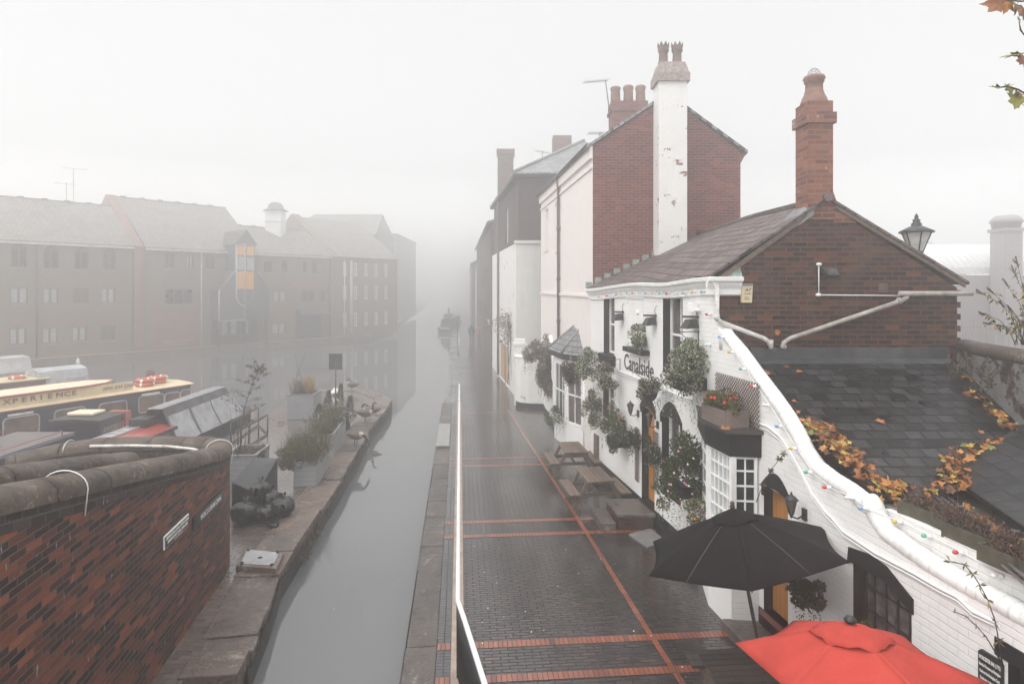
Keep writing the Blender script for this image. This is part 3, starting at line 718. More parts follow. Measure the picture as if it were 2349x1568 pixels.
# conduit, floodlight, grille
mb=MB().tube([at(1878,606,11.0),at(1878,676,11.0),at(2064,678,11.0)],.012,6)
for p in ((1878,606),(1877,676)): mb.lathe([(.0,-.03),(.045,-.02),(.045,.02),(0,.03)],10,at(p[0],p[1],11.0))
mb.build('conduit',M['whitem'],parent=pub)
mb=MB(); c=at(1902,624,10.95); mb.add([c+Vector(v) for v in ((-.14,.03,.10),(.15,.03,.09),(.11,-.17,-.06),(-.10,-.17,-.06),(-.14,.07,.02),(.15,.07,.02),(.10,-.12,-.10),(-.10,-.12,-.10))],[(0,1,2,3),(4,7,6,5),(0,4,5,1),(3,2,6,7),(0,3,7,4),(1,5,6,2)])
fl=mb.build('floodlight',M['flood'],parent=pub); 
mb=MB(); mb.add([c+Vector(v) for v in ((-.07,-.02,.062),(.08,-.02,.058),(.085,-.14,-.03),(-.07,-.14,-.03))],[(0,3,2,1)]); mb.v=[p+Vector((0,-.004,.012)) for p in mb.v]; mb.build('floodlight_glass',M['curtain'],parent=fl)
mb=MB(); c=at(2027,660,11.02); mb.box(c.x-.08,c.x+.08,GY-.02,GY,c.z-.08,c.z+.08); mb.build('air_grille',M['terradark'],parent=pub)
# alarm box
c=at(1714,672,10.98)
ab=thing('alarm_box','small cream alarm box with black lettering high on the dark brick gable','alarm box',(c.x,GY,c.z-.17))
mb=MB().prism([(c.x-.10,c.z-.17),(c.x+.085,c.z-.17),(c.x+.10,c.z+.13),(c.x-.10,c.z+.13)],GY-.075,GY-.005); mb.build('housing',simple('cream_plastic',(.60,.50,.33),.45,0,.08),parent=ab,bevel=.008)
MB().box(c.x-.10,c.x+.10,GY-.08,GY-.005,c.z+.131,c.z+.17).build('lid',M['lead'],parent=ab)
I=Matrix.Identity(4)
for tx,sz,dx,dz,sh in (('AT',.085,-.045,.03,.3),('ALARMS',.03,-.05,-.02,0),('0121',.032,-.045,-.085,0),('440 6069',.026,-.055,-.115,0)):
    text_mesh(tx,sz,None,c.x+dx,c.z+dz,y=GY-.077,mat=M['letterdark'],parent=ab,local_M=I,shear=sh,ext=.002)
# painted name
x0,zb=WP.px(1432,846); x1,_=WP.px(1492,850)
nm=text_mesh('Canalside',.56,WP,x0,zb+.02,mat=M['letterdark'],sx=1.0,name='painted_name',ext=.002,bold=.004)
nm.parent=None
b=nm.data.vertices; wx=max((PM[nm.name]@v.co-WP.o).dot(WP.t) for v in b)-x0
MW=PM[nm.name]
for v in b:
    p=WP.M.inverted()@(MW@v.co); p.x=x0+(p.x-x0)*((x1-x0)*1.12/wx); v.co=MW.inverted()@(WP.M@p)
tag(nm,'dark painted lettering reading Canalside on the white pub front','painted sign')

# ================================================================ single-storey range with sweeping parapet
ob=thing('outbuilding','low white brick range with sweeping rounded parapet joined to the pub','building',WP.w(WP.L,0,0),WP.a)
XE=16.5
crest=[(1548.4+.27425*a,745.5+.27425*b) for a,b in ((440,85),(560,225),(700,420),(830,592),(950,765),(1040,920),(1110,1065),(1200,1190),(1330,1292),(1470,1380),(1560,1450),(1625,1530))]+[(1835.2+.3416*a,1032.3+.3416*b) for a,b in ((480,345),(525,455),(600,560),(750,672),(900,770),(1100,890),(1300,995),(1500,1105))]
cz=[WP.px(u,v,-.10) for u,v in crest]
cz.append((cz[-1][0]+.6,cz[-1][1])); cz.append((XE,cz[-1][1]-.02))
def zc_(x):
    if x<=cz[0][0]: return cz[0][1]+(cz[0][0]-x)*1.1
    for (a,za),(b,zb) in zip(cz,cz[1:]):
        if x<=b: return za+(zb-za)*(x-a)/(b-a)
    return cz[-1][1]
wn=oprect(WP,1957,2091,1300,1480); wn[2]=.85; wn[3]=1.98
d2=oprect(WP,1752,1807.5,1112,1420); d2[2]=.40; d2[3]=2.30
w3x=WP.px(2312,1500)[0]; w3=[w3x,w3x+1.0,.85,1.95]
bx0,bx1=WP.px(1640,1100)[0],WP.px(1738,1100)[0]
mb=wallmesh(WP.L,XE,.3,lambda x:zc_(x)-.04,ops=[d2,wn,w3],dep=.2,step=.18,thick=.25,rev=1).xf(WP.M)
mb.build('wall',[M['white_brick'],M['black']],parent=ob)
wallmesh(WP.L,XE,-.05,.40,ops=[[d2[0],d2[1],-.05,.395]],dep=.2,thick=.2).xf(WP.M@Matrix.Translation((0,-.014,0))).build('plinth',M['black'],parent=ob)
# half-round coping with shallow joints
pts=[];rs=[]; x=cz[0][0]-.05; i=0
while x<XE:
    sl_=(zc_(x+.03)-zc_(x-.03))/.06; dx=.027/math.sqrt(1+sl_*sl_)
    pts.append(WP.w(x,.10,zc_(x)+.0)); rs.append(.120-(.003 if i%4==0 else 0)+R.uniform(-.001,.001)); x+=dx; i+=1
mb=MB().tube(pts,rs,14,flat=.85)
for k_ in range(len(mb.m)-2):
    if (k_//14)%4==0: mb.m[k_]=1
mb.lathe([(.0,.06),(.07,.045),(.12,0),(.12,-.3)][::-1],14,pts[0])
mb.build('coping',[M['coping_white'],M['coping_joint']],parent=ob)
# second low wall behind the coping
bk=[(1835.2+.3416*a,1032.3+.3416*b) for a,b in ((556,392),(700,450),(900,545),(1100,640),(1300,742),(1500,850))]
bz=[WP.px(u,v,-.24) for u,v in bk]; bz.append((bz[-1][0]+.8,bz[-1][1]+.02)); bz.append((XE,bz[-1][1]))
def zb_(x):
    for (a,za),(b,zb) in zip(bz,bz[1:]):
        if x<=b: return za+(zb-za)*(x-a)/(b-a)
    return bz[-1][1]
wallmesh(bz[0][0],XE,2.0,zb_,step=.3,thick=.10).xf(WP.M@Matrix.Translation((0,.24,0))).build('rear_parapet',M['white_old'],parent=ob)
def blackring(o,arch):
    return surround(ob,WP,o,.24,arch,.07)
surround(ob,WP,d2,.15,.12,.05)
mb=MB(); outp=[(wn[0]-.09,wn[3]-.02),(wn[0]-.07,wn[3]+.14),(wn[0]+.28,wn[3]+.20),(wn[0]+.55,wn[3]+.17),(wn[1]+.03,wn[3]-.02)]
mb.prism([(wn[0]-.06,wn[3]-.05)]+outp+[(wn[1]+.03,wn[3]-.18),(wn[1],wn[3]-.18),(wn[0]+.5,wn[3]+.0),(wn[0],wn[3]-.03)],-.016,.02); mb.xf(WP.M).build('lintel',M['black'],parent=ob)
MB().box(w3[0]-.12,w3[1]+.1,-.016,.02,w3[3]-.02,w3[3]+.14).xf(WP.M).build('lintel',M['black'],parent=ob)
sash(ob,WP,wn[0],wn[1],wn[2],wn[3],.17,cols=5,rows=4,fm='blackg',gm='curtain',fw=.05,bw=.022)
sash(ob,WP,w3[0],w3[1],w3[2],w3[3],.17,cols=4,rows=4,fm='blackg',gm='glass',fw=.05,bw=.022)
dd=MB().box(d2[0],d2[1],.15,.19,d2[2],d2[3]+.1).xf(WP.M).build('door',M['door'],parent=ob)
MB().box(d2[1]-.12,d2[1]-.09,.11,.15,1.3,1.5).xf(WP.M).build('handle',M['blackg'],parent=dd)
MB().box(d2[0]-.02,d2[1]+.02,-.06,.2,.34,.40).xf(WP.M).build('threshold',bpy.data.materials['red_brick_step'],parent=ob)
# bay window with small panes
zt_,zs_=WP.px(1680,1046,.40)[1],1.05
bayp=[(WP.px(1600,1046,.02)[0],0),(WP.px(1625,1046,.40)[0],-.40),(WP.px(1678,1046,.40)[0],-.40),(WP.px(1742,1060,.0)[0],0)]
class Sub(Wall):
    pass
def subwall(a,b): 
    A=WP.w(a[0],a[1],0); B=WP.w(b[0],b[1],0); return Wall((A.x,A.y),(B.x,B.y))
bw_=None
mb=MB().prism([(p[0],p[1]) for p in bayp],-.05,zs_,ax='z').xf(WP.M); mb.build('bay_base',M['white_brick'],parent=ob)
for (a,b,cs) in ((bayp[0],bayp[1],3),(bayp[1],bayp[2],5),(bayp[2],bayp[3],2)):
    s_=subwall(a,b); sash(ob,s_,.03,s_.L-.03,zs_+.01,zt_,.05,cols=cs,rows=7 if cs!=3 else 6,fw=.045,bw=.024,gm='netglass' if cs==5 else 'glass',name='bay_window')
mb=MB(); 
for p in bayp[1:3]: mb.box(p[0]-.04,p[0]+.04,p[1]-.02,p[1]+.06,zs_,zt_)
mb.xf(WP.M).build('bay_posts',M['white'],parent=ob)
sc=1.0
fas=[(bayp[0][0]-.05,.0),(bayp[1][0]-.03,-.45),(bayp[2][0]+.03,-.45),(bayp[3][0]+.06,.0)]
MB().prism(fas,zt_,zt_+.36,ax='z').xf(WP.M).build('bay_fascia',M['black'],parent=ob)
fas2=[(bayp[0][0]-.10,.0),(bayp[1][0]-.07,-.53),(bayp[2][0]+.07,-.53),(bayp[3][0]+.12,.0)]
MB().prism(fas2,zt_+.362,zt_+.42,ax='z').xf(WP.M).build('bay_ledge',M['darkwood'],parent=ob)
ZL=zt_+.42
# slated lean-to roof and its neighbours
def zr1(d): return 4.03-.381*(10.95-d)
P1=[(3.95,10.95),(7.62,10.95),(7.36,9.0),(5.58,8.09),(5.42,7.62),(4.42,7.62),(4.25,8.6),(3.95,10.0)]
mb=MB(); mb.face(*[(x,y,zr1(y)) for x,y in P1][::-1]); mb.face(*[(x,y,zr1(y)-.06) for x,y in P1])
mb.face((4.42,7.62,zr1(7.62)-.06),(5.42,7.62,zr1(7.62)-.06),(5.42,7.62,zr1(7.62)),(4.42,7.62,zr1(7.62)))
io=PM[ob.name].inverted().to_3x3()
mb.build('slate_roof',M['roof_lean'],parent=ob,uvax=(io@Vector((1,0,0)),io@Vector((0,.934,.356))))
RA=Vector((5.58,8.09,2.90)); RG=Vector((-.256,-.967,0)); RQ=Vector((1.78,.91,.42))
def roof2(x,y):
    dx,dy=x-RA.x,y-RA.y; det=RG.x*RQ.y-RG.y*RQ.x; b_=(RG.x*dy-RG.y*dx)/det; return RA.z+b_*RQ.z
P2=[(5.58,8.09),(7.36,9.0),(7.30,8.0),(7.38,6.0),(7.6,2.2),(4.2,2.9)]
mb=MB(); mb.face(*[(x,y,roof2(x,y)+.03) for x,y in P2][::-1]); mb.face(*[(x,y,roof2(x,y)-.03) for x,y in P2])
e0,e1=P2[0],P2[-1]; mb.face((e1[0],e1[1],roof2(*e1)-.03),(e0[0],e0[1],roof2(*e0)-.03),(e0[0],e0[1],roof2(*e0)+.03),(e1[0],e1[1],roof2(*e1)+.03))
nn=(RQ-RG*RQ.dot(RG)).normalized()
mb.build('mossy_roof',M['roof_moss'],parent=ob,uvax=(io@RG,io@nn))
MB().prism([(4.42,8.3),(6.2,8.3),(5.65,6.2),(5.35,4.5),(5.10,4.3),(4.96,5.0)],2.50,2.66,ax='z').build('flat_roof',M['felt'],parent=ob)
FZ=2.66
mb=MB()
def strip(u0,v0,u1,v1,z,w_):
    a,b=G(u0,v0,z),G(u1,v1,z); n=(b-a).normalized(); n=Vector((-n.y,n.x,0))*w_; k=Vector((0,0,.02)); mb.add([a-n,b-n,b+n,a+n,a-n+k,b-n+k,b+n+k,a+n+k],[(0,3,2,1),(4,5,6,7),(0,1,5,4),(1,2,6,5),(2,3,7,6),(3,0,4,7)])
strip(2012,1146,2235,1166,FZ+.002,.008); strip(2000,1126,2140,1136,FZ+.002,.005); strip(2320,1216,2349,1222,FZ+.002,.01)
mb.build('roof_edge_trim',M['white'],parent=ob)

# boundary wall beyond the lean-to
yw=thing('boundary_wall','dark brick yard wall with rounded coping and remains of whitewash','wall',(7.6,9.5,0))
pl=[(7.84,11.0),(7.60,10.2),(7.36,9.0),(7.28,8.0),(7.35,6.0),(7.6,2.0)]
pl2=[(8.10,11.0),(7.86,10.15),(7.62,8.95),(7.54,8.0),(7.61,6.0),(7.86,2.0)]
mb=MB(); n=len(pl)
for i in range(n-1):
    a,b,c,d=pl[i],pl[i+1],pl2[i+1],pl2[i]; z0,z1=1.0,4.22
    mb.add([(a[0],a[1],z0),(b[0],b[1],z0),(c[0],c[1],z0),(d[0],d[1],z0),(a[0],a[1],4.24),(b[0],b[1],4.24),(c[0],c[1],4.24),(d[0],d[1],4.24)],[(0,4,5,1),(2,6,7,3),(4,7,6,5)])
mb.build('brickwork',M['white_wash'],parent=yw)
mb=MB().tube([(( a[0]+b[0])/2,(a[1]+b[1])/2,4.27) for a,b in zip(pl,pl2)],.17,10,flat=.75); mb.build('coping',M['coping'],parent=yw)
mb=MB()
for i in range(n-2):
    a,b=pl[i],pl[i+1]; za,zb=zr1(a[1]),zr1(b[1]); mb.face((a[0]-.03,a[1],za+.01),(b[0]-.03,b[1],zb+.01),(b[0]-.012,b[1],zb+.13),(a[0]-.012,a[1],za+.13))
mb.build('wall_flashing',M['lead'],parent=yw)

# ================================================================ tall pink-fronted house
WK=Wall((1.33,28.8),(2.40,18.6))
ph=thing('tall_house','tall house with pale pink front and plum red brick gable','house',WK.o,WK.a)
pw=[oprect(WK,1251,1257.5,480,572),oprect(WK,1275,1282.5,470,573)]
wallmesh(0,WK.L,0,9.52,ops=pw,dep=.15,step=.8,thick=.25).xf(WK.M).build('front_wall',M['pink'],parent=ph)
for o in pw:
    sash(ph,WK,o[0],o[1],o[2],o[3],.14,cols=1,rows=2,fm='pink',gm='pink',fw=.07,sill='pink')
mb=MB()
for o in pw:
    mb.prism(arch_pts(o[0]-.1,o[1]+.1,o[3]+.02,.22)+arch_pts(o[0],o[1],o[3]+.02,.1)[::-1],-.03,.0)
mb.box(0,WK.L,-.06,0,5.02,5.10); mb.box(0,WK.L,-.09,0,9.15,9.52); mb.box(0,WK.L,-.05,0,8.85,8.92)
mb.xf(WK.M).build('mouldings',M['pink'],parent=ph)
PG=[(2.40,0),(6.79,0),(6.79,9.35),(4.61,11.0),(2.40,9.50)]
MB().prism(PG,18.6,18.9).build('gable_wall',M['pink_gable'],parent=ph)
MB().box(6.5,6.79,18.9,28.8,0,9.35).build('back_wall',M['pink_gable'],parent=ph)
mb=MB()
ip=PM[ph.name].inverted().to_3x3()
def slab_(pts,t=.09):
    m_=MB(); k=Vector((0,0,t)); pts=[Vector(p) for p in pts]; m_.face(*[p+k for p in pts]); m_.face(*pts[::-1])
    for a,b in zip(pts,pts[1:]+pts[:1]): m_.face(a,b,b+k,a+k)
    return m_
slab_([(2.22,18.52,9.44),(4.61,18.52,11.02),(4.61,28.8,11.02),(1.15,28.9,9.5)]).build('roof',M['roof_grey'],parent=ph,uvax=(ip@Vector((-.1,1,0)),ip@Vector((.84,0,.54))))
slab_([(4.61,18.52,11.02),(6.98,18.52,9.28),(6.98,28.8,9.28),(4.61,28.8,11.02)]).build('rear_roof',M['roof_grey'],parent=ph,uvax=(ip@Vector((0,1,0)),ip@Vector((-.84,0,.54))))
mb=MB()
mb.add([(6.79,18.58,9.0),(6.90,18.58,9.2),(6.98,18.58,9.28),(6.79,18.58,9.3),(6.79,18.9,9.0),(6.90,18.9,9.2),(6.98,18.9,9.28),(6.79,18.9,9.3)],[(0,1,2,3),(0,4,5,1),(1,5,6,2),(3,2,6,7)]); mb.build('kneeler',M['pink_gable'],parent=ph)
mb=MB(); e=[WK.w(0,-.17,9.52),WK.w(WK.L,-.17,9.52)]; mb.tube(e,.06,8); mb.build('gutter',M['blackg'],parent=ph)
xx=WK.px(1285.5,600)[0]; mb=MB().tube([(xx,-.2,9.48),(xx,-.08,9.2),(xx,-.08,.2)],.055,8); 
for z in (2,4,5.6,7.5,9.15): mb.tube([(xx,-.08,z),(xx,-.08,z+.1)],.075,8)
mb.xf(WK.M).build('downpipe',M['brownpipe'],parent=ph)
wc=MB().box(4.20,5.01,17.9,18.6,3.0,11.2); ch=wc.build('white_chimney',M['white_chim'],parent=ph); ch['label']='white painted chimney breast with flaking brick'
mb=MB(); mb.box(4.13,5.08,17.83,18.66,11.2,11.45); mb.add([(4.15,17.85,11.45),(5.06,17.85,11.45),(5.06,18.64,11.45),(4.15,18.64,11.45),(4.24,17.94,11.78),(4.97,17.94,11.78),(4.97,18.56,11.78),(4.24,18.56,11.78)],[(0,1,5,4),(1,2,6,5),(2,3,7,6),(3,0,4,7),(4,5,6,7)])
mb.build('chimney_cap',M['stonecap'],parent=ch)
for X in (4.40,4.80):
    mb=MB().lathe([(.155,11.75),(.16,11.83),(.135,11.87),(.125,12.12),(.16,12.16),(.165,12.3)],8,(X,18.2,0)); 
    for j in range(8):
        a=2*math.pi*j/8+.2; p=Vector((X+.16*math.cos(a),18.2+.16*math.sin(a),12.29)); t=Vector((-math.sin(a),math.cos(a),0))*.06; o_=Vector((math.cos(a),math.sin(a),0))*.03
        mb.add([p-t,p+t,p+Vector((0,0,.13))+o_*.5,p-t-o_,p+t-o_],[(0,1,2),(4,3,2),(3,0,2),(1,4,2)])
    mb.build('chimney_pot',M['terradark'],parent=ch)
bc=MB().box(3.86,5.22,24.1,25.0,9.8,12.1); bc.box(3.80,5.28,24.04,25.06,12.1,12.22); bc.box(3.84,5.24,24.08,25.02,12.22,12.5)
c2=bc.build('rear_chimney',M['pink_gable'],parent=ph)
for X,h_ in ((4.05,13.15),(4.55,13.2),(5.03,13.2)):
    mb=MB().lathe([(.17,12.45),(.20,12.5),(.18,13.0),(.21,13.05),(.21,h_-.05),(.17,h_)],8,(X,24.5,0),a0=.39); mb.build('chimney_pot',M['terracotta'],parent=c2)
def aerial(name,base,top,boom0,boom1,n,label):
    mb=MB().tube([base,top],.02,6); mb.tube([boom0,boom1],.014,5); b0,b1=Vector(boom0),Vector(boom1); d=(b1-b0); s_=Vector((-d.y,d.x,0)).normalized() if abs(d.x)+abs(d.y)>.01 else Vector((0,1,0))
    for i in range(n):
        p=b0.lerp(b1,i/(n-1)); h_=.16-.06*i/n; mb.tube([p-s_*h_-Vector((0,0,.04)),p+s_*h_+Vector((0,0,.05))],.008,4)
    o=mb.build(name,M['aerial']); return tag(o,label,'aerial','roof aerials')
aerial('roof_aerial',at(1398,257,24.0),at(1389,186,24.0),at(1393,185,24.0),at(1340,189,23.2),10,'thin leaning television aerial fixed to the three-pot chimney')
aerial('roof_aerial',at(1374,312,26.0),at(1378,304,26.0),at(1383,306,26),at(1350,306,25.5),8,'small low aerial peeping over the pink house roof edge')
aerial('roof_aerial',at(1243,375,36),at(1244,345,36),at(1262,352,36),at(1228,346,35.5),8,'faint aerial on the grey hipped roof')

# ================================================================ hipped house beyond
WH=Wall((-1.20,42.0),(0.33,30.0))
h3=thing('hipped_house','dark brick house with dirty white lower storey and grey hipped roof','house',WH.o,WH.a)
hw=[]
for (u0,u1,vt,vb) in ((1139,1143,500,575),(1160,1166,475,558)): hw.append(oprect(WH,u0,u1,vt,vb))
gt=oprect(WH,1151.5,1170.5,790,878); gt[2]=.05
wallmesh(0,WH.L,7.45,10.7,ops=hw,dep=.15,thick=.3).xf(WH.M).build('upper_wall',M['dark_brick'],parent=h3)
wallmesh(0,WH.L,0,7.45,ops=[gt],dep=.12,thick=.3).xf(WH.M@Matrix.Translation((0,-.12,0))).build('lower_wall',M['white_old'],parent=h3)
for o in hw: sash(h3,WH,o[0],o[1],o[2],o[3],.14,gm='curtain')
gd_=MB().box(gt[0],gt[1],-.06,0,gt[2],gt[3]).xf(WH.M).build('gate_door',M['gatewood'],parent=h3)
MB().box(.33,7.0,30.0,30.3,7.45,10.7).build('side_wall',M['dark_brick'],parent=h3)
MB().box(.20,7.0,29.88,30.2,0,7.40).build('lower_side_wall',M['cream'],parent=h3)
MB().box(.1,7.0,29.8,30.3,7.41,7.56).build('string_course',M['cream'],parent=h3)
ih=PM[h3.name].inverted().to_3x3()
slab_([(.05,29.75,10.72),(7.4,29.75,10.72),(3.95,34.4,13.3)],.06).build('hip_roof',M['roof_grey'],parent=h3,uvax=(ih@Vector((1,0,0)),ih@Vector((0,.87,.48))))
slab_([(.05,29.75,10.72),(3.95,34.4,13.3),(2.9,42.2,13.3),(-1.5,42.2,10.72)],.06).build('roof',M['roof_grey'],parent=h3,uvax=(ih@Vector((-.12,1,0)),ih@Vector((.85,0,.5))))
mb=MB().tube([(.05,29.75,10.80),(3.95,34.4,13.40)],.09,6); mb.tube([(3.95,34.4,13.40),(2.9,42.2,13.4)],.09,6); mb.build('ridge_tiles',M['lead'],parent=h3)
mb=MB().box(.05,7.2,29.74,29.98,10.55,10.72); mb.build('eaves_board',M['black'],parent=h3)
mb=MB().box(0,WH.L,-.28,0,10.55,10.72).xf(WH.M); mb.build('eaves_board',M['black'],parent=h3)
MB().box(2.55,3.70,38.8,40,11,14.75).build('chimney',M['terradark'],parent=h3)
mb=MB().box(-.95,.10,41.3,42.2,9,14.1); mb.box(-1.02,.18,41.2,42.3,14.1,14.45); mb.build('chimney',M['terradark'],parent=h3)
xx=WH.px(1150,700)[0]; MB().tube([(xx,-.2,10.5),(xx,-.2,.1)],.07,8).xf(WH.M).build('downpipe',M['brownpipe'],parent=h3)
# building beyond that
W4=Wall((-4.4,78),(-1.45,44.0))
h4=thing('distant_warehouse','brown canalside warehouse fading into fog past the hipped house','warehouse',W4.o,W4.a)
ws=[[3+i*4.2,4.2+i*4.2,z,z+1.5] for i in range(7) for z in (2.4,5.4)]
wallmesh(0,W4.L,0,10.0,ops=ws,dep=.2,thick=.3).xf(W4.M).build('wall',M['dark_brick'],parent=h4)
for o in ws: sash(h4,W4,o[0],o[1],o[2],o[3],.18,gm='glass')
slab_([W4.w(0,-.3,9.9),W4.w(W4.L,-.3,9.9),W4.w(W4.L,5,11.4),W4.w(0,5,12.6)]).build('roof',M['roof_grey'],parent=h4)
MB().box(-1.45,5,43.7,44.0,0,9.9).build('end_wall',M['dark_brick'],parent=h4)
W5=Wall((-9.4,140),(-5.0,80))
h5=thing('last_warehouse','faint last building on the towpath almost lost in fog','warehouse',W5.o,W5.a)
wallmesh(0,W5.L,0,8.5,thick=.3).xf(W5.M).build('wall',M['dark_brick'],parent=h5)
slab_([W5.w(0,-.3,8.4),W5.w(W5.L,-.3,8.4),W5.w(W5.L,5,11),W5.w(0,5,11)]).build('roof',M['roof_grey'],parent=h5)

# ================================================================ white yard wall with pillar
yd=thing('yard_wall','white painted garden wall with rounded corner below the pink house','wall',(.8,27,0))
yl=[(.16,29.8),(.14,28.6),(.20,28.1),(.40,27.75),(.75,27.55),(1.15,27.5),(1.38,27.45),(1.42,26.5),(1.55,24.5),(1.66,22.9)]
def ribbon(pl_,th,z0,z1,mat,name,par,top=0):
    m_=MB()
    L_=[Vector((a[0],a[1],0)) for a in pl_]; nrm=[]
    for i in range(len(L_)):
        d=(L_[min(i+1,len(L_)-1)]-L_[max(i-1,0)]).normalized(); nrm.append(Vector((-d.y,d.x,0)))
    k0,k1=Vector((0,0,z0)),Vector((0,0,z1))
    for i in range(len(L_)-1):
        a,b=L_[i],L_[i+1]; c,d=b+nrm[i+1]*th,a+nrm[i]*th
        m_.add([a+k0,b+k0,c+k0,d+k0,a+k1,b+k1,c+k1,d+k1],[(0,1,5,4),(2,3,7,6),(4,5,6,7)])
    e=L_[-1]; m_.face(e+k0,e+nrm[-1]*th+k0,e+nrm[-1]*th+k1,e+k1); a=L_[0]; m_.face(a+k0,a+k1,a+nrm[0]*th+k1,a+nrm[0]*th+k0)
    return m_.build(name,mat,parent=par)
ribbon(yl,.22,.22,2.18,M['white_old'],'wall',yd)
ribbon([(a-.012,b-.012) for a,b in yl],.24,-.02,.22,M['black'],'plinth',yd)
mb=MB().tube([(a+.05,b+.1,2.22) for a,b in yl[:7]],.15,8,flat=.6); mb.build('coping',M['white'],parent=yd)
mb=MB().box(.10,.62,28.2,28.7,0,2.72); mb.box(.04,.68,28.14,28.76,2.72,2.82); mb.box(.12,.6,28.22,28.68,2.82,2.98); mb.build('pillar',M['white_brick'],parent=yd)
c=at(1276,745,26.2); bb=MB().box(c.x-.055,c.x+.055,c.y,c.y+.03,c.z-.22,c.z+.20).build('blue_board',simple('blue_paint',(.12,.2,.36),.5)); tag(bb,'small blue board against the pink wall behind the ivy','board')
st=MB(); st.add([(1.45,25.6,2.2),(2.0,24.4,1.2),(2.0,24.4,3.0),(1.45,25.6,3.35)],[(0,1,2,3)]); 
mb=MB().prism([(25.9,1.8),(23.4,1.8),(23.4,2.55),(25.9,3.35)],1.52,1.66,ax='x'); o=mb.build('stair_wall',M['white_brick']); tag(o,'sloping white wall of the outside stair behind the ivy','wall')

# ================================================================ bay on the pink house
by=thing('corner_bay','white bay window with small slate pyramid roof by the pink house','bay window',(2.0,21.0,0))
B=[(1.66,22.6),(1.50,22.2),(1.80,20.9),(2.26,19.98),(2.45,20.3)]
def W2(a,b): return Wall(a,b)
MB().prism([(1.9,22.8)]+B[:4]+[(2.5,20.2)],.0,.78,ax='z').build('base_wall',M['white_brick'],parent=by)
for a,b,cs in ((B[0],B[1],1),(B[1],B[2],3),(B[2],B[3],2)):
    w_=W2(a,b); sash(by,w_,.04,w_.L-.04,.80,2.75,.06,cols=cs,rows=2,fw=.08,bw=.03,gm='curtain' if cs==2 else 'glass')
mb=MB()
for p in B[:4]: mb.box(p[0]-.05,p[0]+.05,p[1]-.04,p[1]+.06,.78,2.85)
mb.prism([(p[0]+.02,p[1]+.02) for p in B]+[(2.2,22.5)],2.74,2.95,ax='z'); mb.build('bay_frame',M['white'],parent=by)
ev=[(1.55,22.85),(1.32,22.4),(1.66,20.72),(2.30,19.72),(2.55,20.2)]
MB().prism(ev+[(2.3,22.8)],2.93,3.12,ax='z').build('fascia',M['black'],parent=by)
ap=[Vector((2.18,21.3,4.05)),Vector((2.30,20.6,4.05))]
mb=MB(); e_=[Vector((x,y,3.13)) for x,y in ev]; e_=[p+(p-Vector((2.1,21.2,3.13)))*.06 for p in e_]
mb.face(e_[0],e_[1],ap[0]); mb.face(e_[1],e_[2],ap[1],ap[0]); mb.face(e_[2],e_[3],ap[1]); mb.face(e_[3],e_[4],ap[1])
mb.build('slate_roof',M['roof_grey'],parent=by)
mb=MB().tube([e_[2],ap[1]],.05,6); mb.tube([e_[1],ap[0]],.05,6); mb.tube([ap[0],ap[1]],.07,6); mb.tube([e_[3],ap[1]],.04,6); mb.build('hip_rolls',M['lead'],parent=by)
mb=MB(); 
for x in (2.30,2.42): mb.tube([(x,19.75-.35*(x-2.3),0),(x,19.75-.35*(x-2.3),2.9)],.055,8)
mb.build('pilasters',M['white'],parent=by)

# ================================================================ street lamp, shed with barrel roof, tower
c=at(2102,540,12.6)
sl_=thing('street_lamp','black lantern street lamp standing behind the pub gable','street lamp',(c.x,c.y,0))
Lz=c.z
MB().tube([(c.x,c.y,0),(c.x,c.y,Lz-.35)],[.09,.05],10).build('post',M['blackg'],parent=sl_)
mb=MB(); 
for i in range(6):
    a=2*math.pi*i/6+.3; mb.tube([(c.x+.115*math.cos(a),c.y+.115*math.sin(a),Lz-.32),(c.x+.26*math.cos(a),c.y+.26*math.sin(a),Lz+.06)],.012,5)
mb.lathe([(.12,Lz-.36),(.13,Lz-.32),(.10,Lz-.31)],6,(c.x,c.y,0),a0=.3); mb.build('lantern_frame',M['blackg'],parent=sl_)
MB().lathe([(.10,Lz-.31),(.245,Lz+.05)],6,(c.x,c.y,0),a0=.3,sm=False).build('lantern_glass',M['frostglass'],parent=sl_)
MB().lathe([(.31,Lz+.05),(.32,Lz+.08),(.13,Lz+.18),(.09,Lz+.20),(.10,Lz+.23),(.06,Lz+.27),(.075,Lz+.31),(.03,Lz+.34),(.04,Lz+.38),(.0,Lz+.45)],12,(c.x,c.y,0)).build('lantern_cap',M['blackg'],parent=sl_)
sh=thing('barrel_roof_hall','hazy hall with white corrugated barrel roof behind the lamp','hall',(30,40,0))
prof=[(40+6*(1-math.cos(t)),6.15+2.25*math.sin(t)) for t in [math.pi/2*i/8 for i in range(9)]]
mb=MB()
nx=60
for i in range(nx):
    x0=21+13*i/nx; x1=21+13*(i+1)/nx; z0=.07*(i%2); z1=.07*((i+1)%2)
    for (a,za),(b,zb) in zip(prof,prof[1:]): mb.face((x0,a,za+z0),(x1,a,za+z1),(x1,b,zb+z1),(x0,b,zb+z0))
mb.build('barrel_roof',simple('white_sheet_roof',(.62,.62,.61),.5,0,.1),parent=sh)
MB().box(20,48,40,40.3,0,6.1).build('wall',simple('hall_grey_wall',(.30,.27,.27),.9,0,.1),parent=sh)
mb=MB().prism([(27,6)]+[(30+4.2*math.cos(t),6+2.9*math.sin(t)) for t in [math.pi*i/12 for i in range(13)]][::-1]+[(34,6)],47,47.4); mb.build('round_gable',M['cream'],parent=sh)
tw=thing('brick_flue_tower','hazy square flue tower with a capped top at the right edge','tower',(31,39.2,0))
MB().box(30.4,31.5,38.6,39.8,0,8.8).build('shaft',simple('grey_flue_brick',(.33,.30,.30),.9,0,.1),parent=tw)
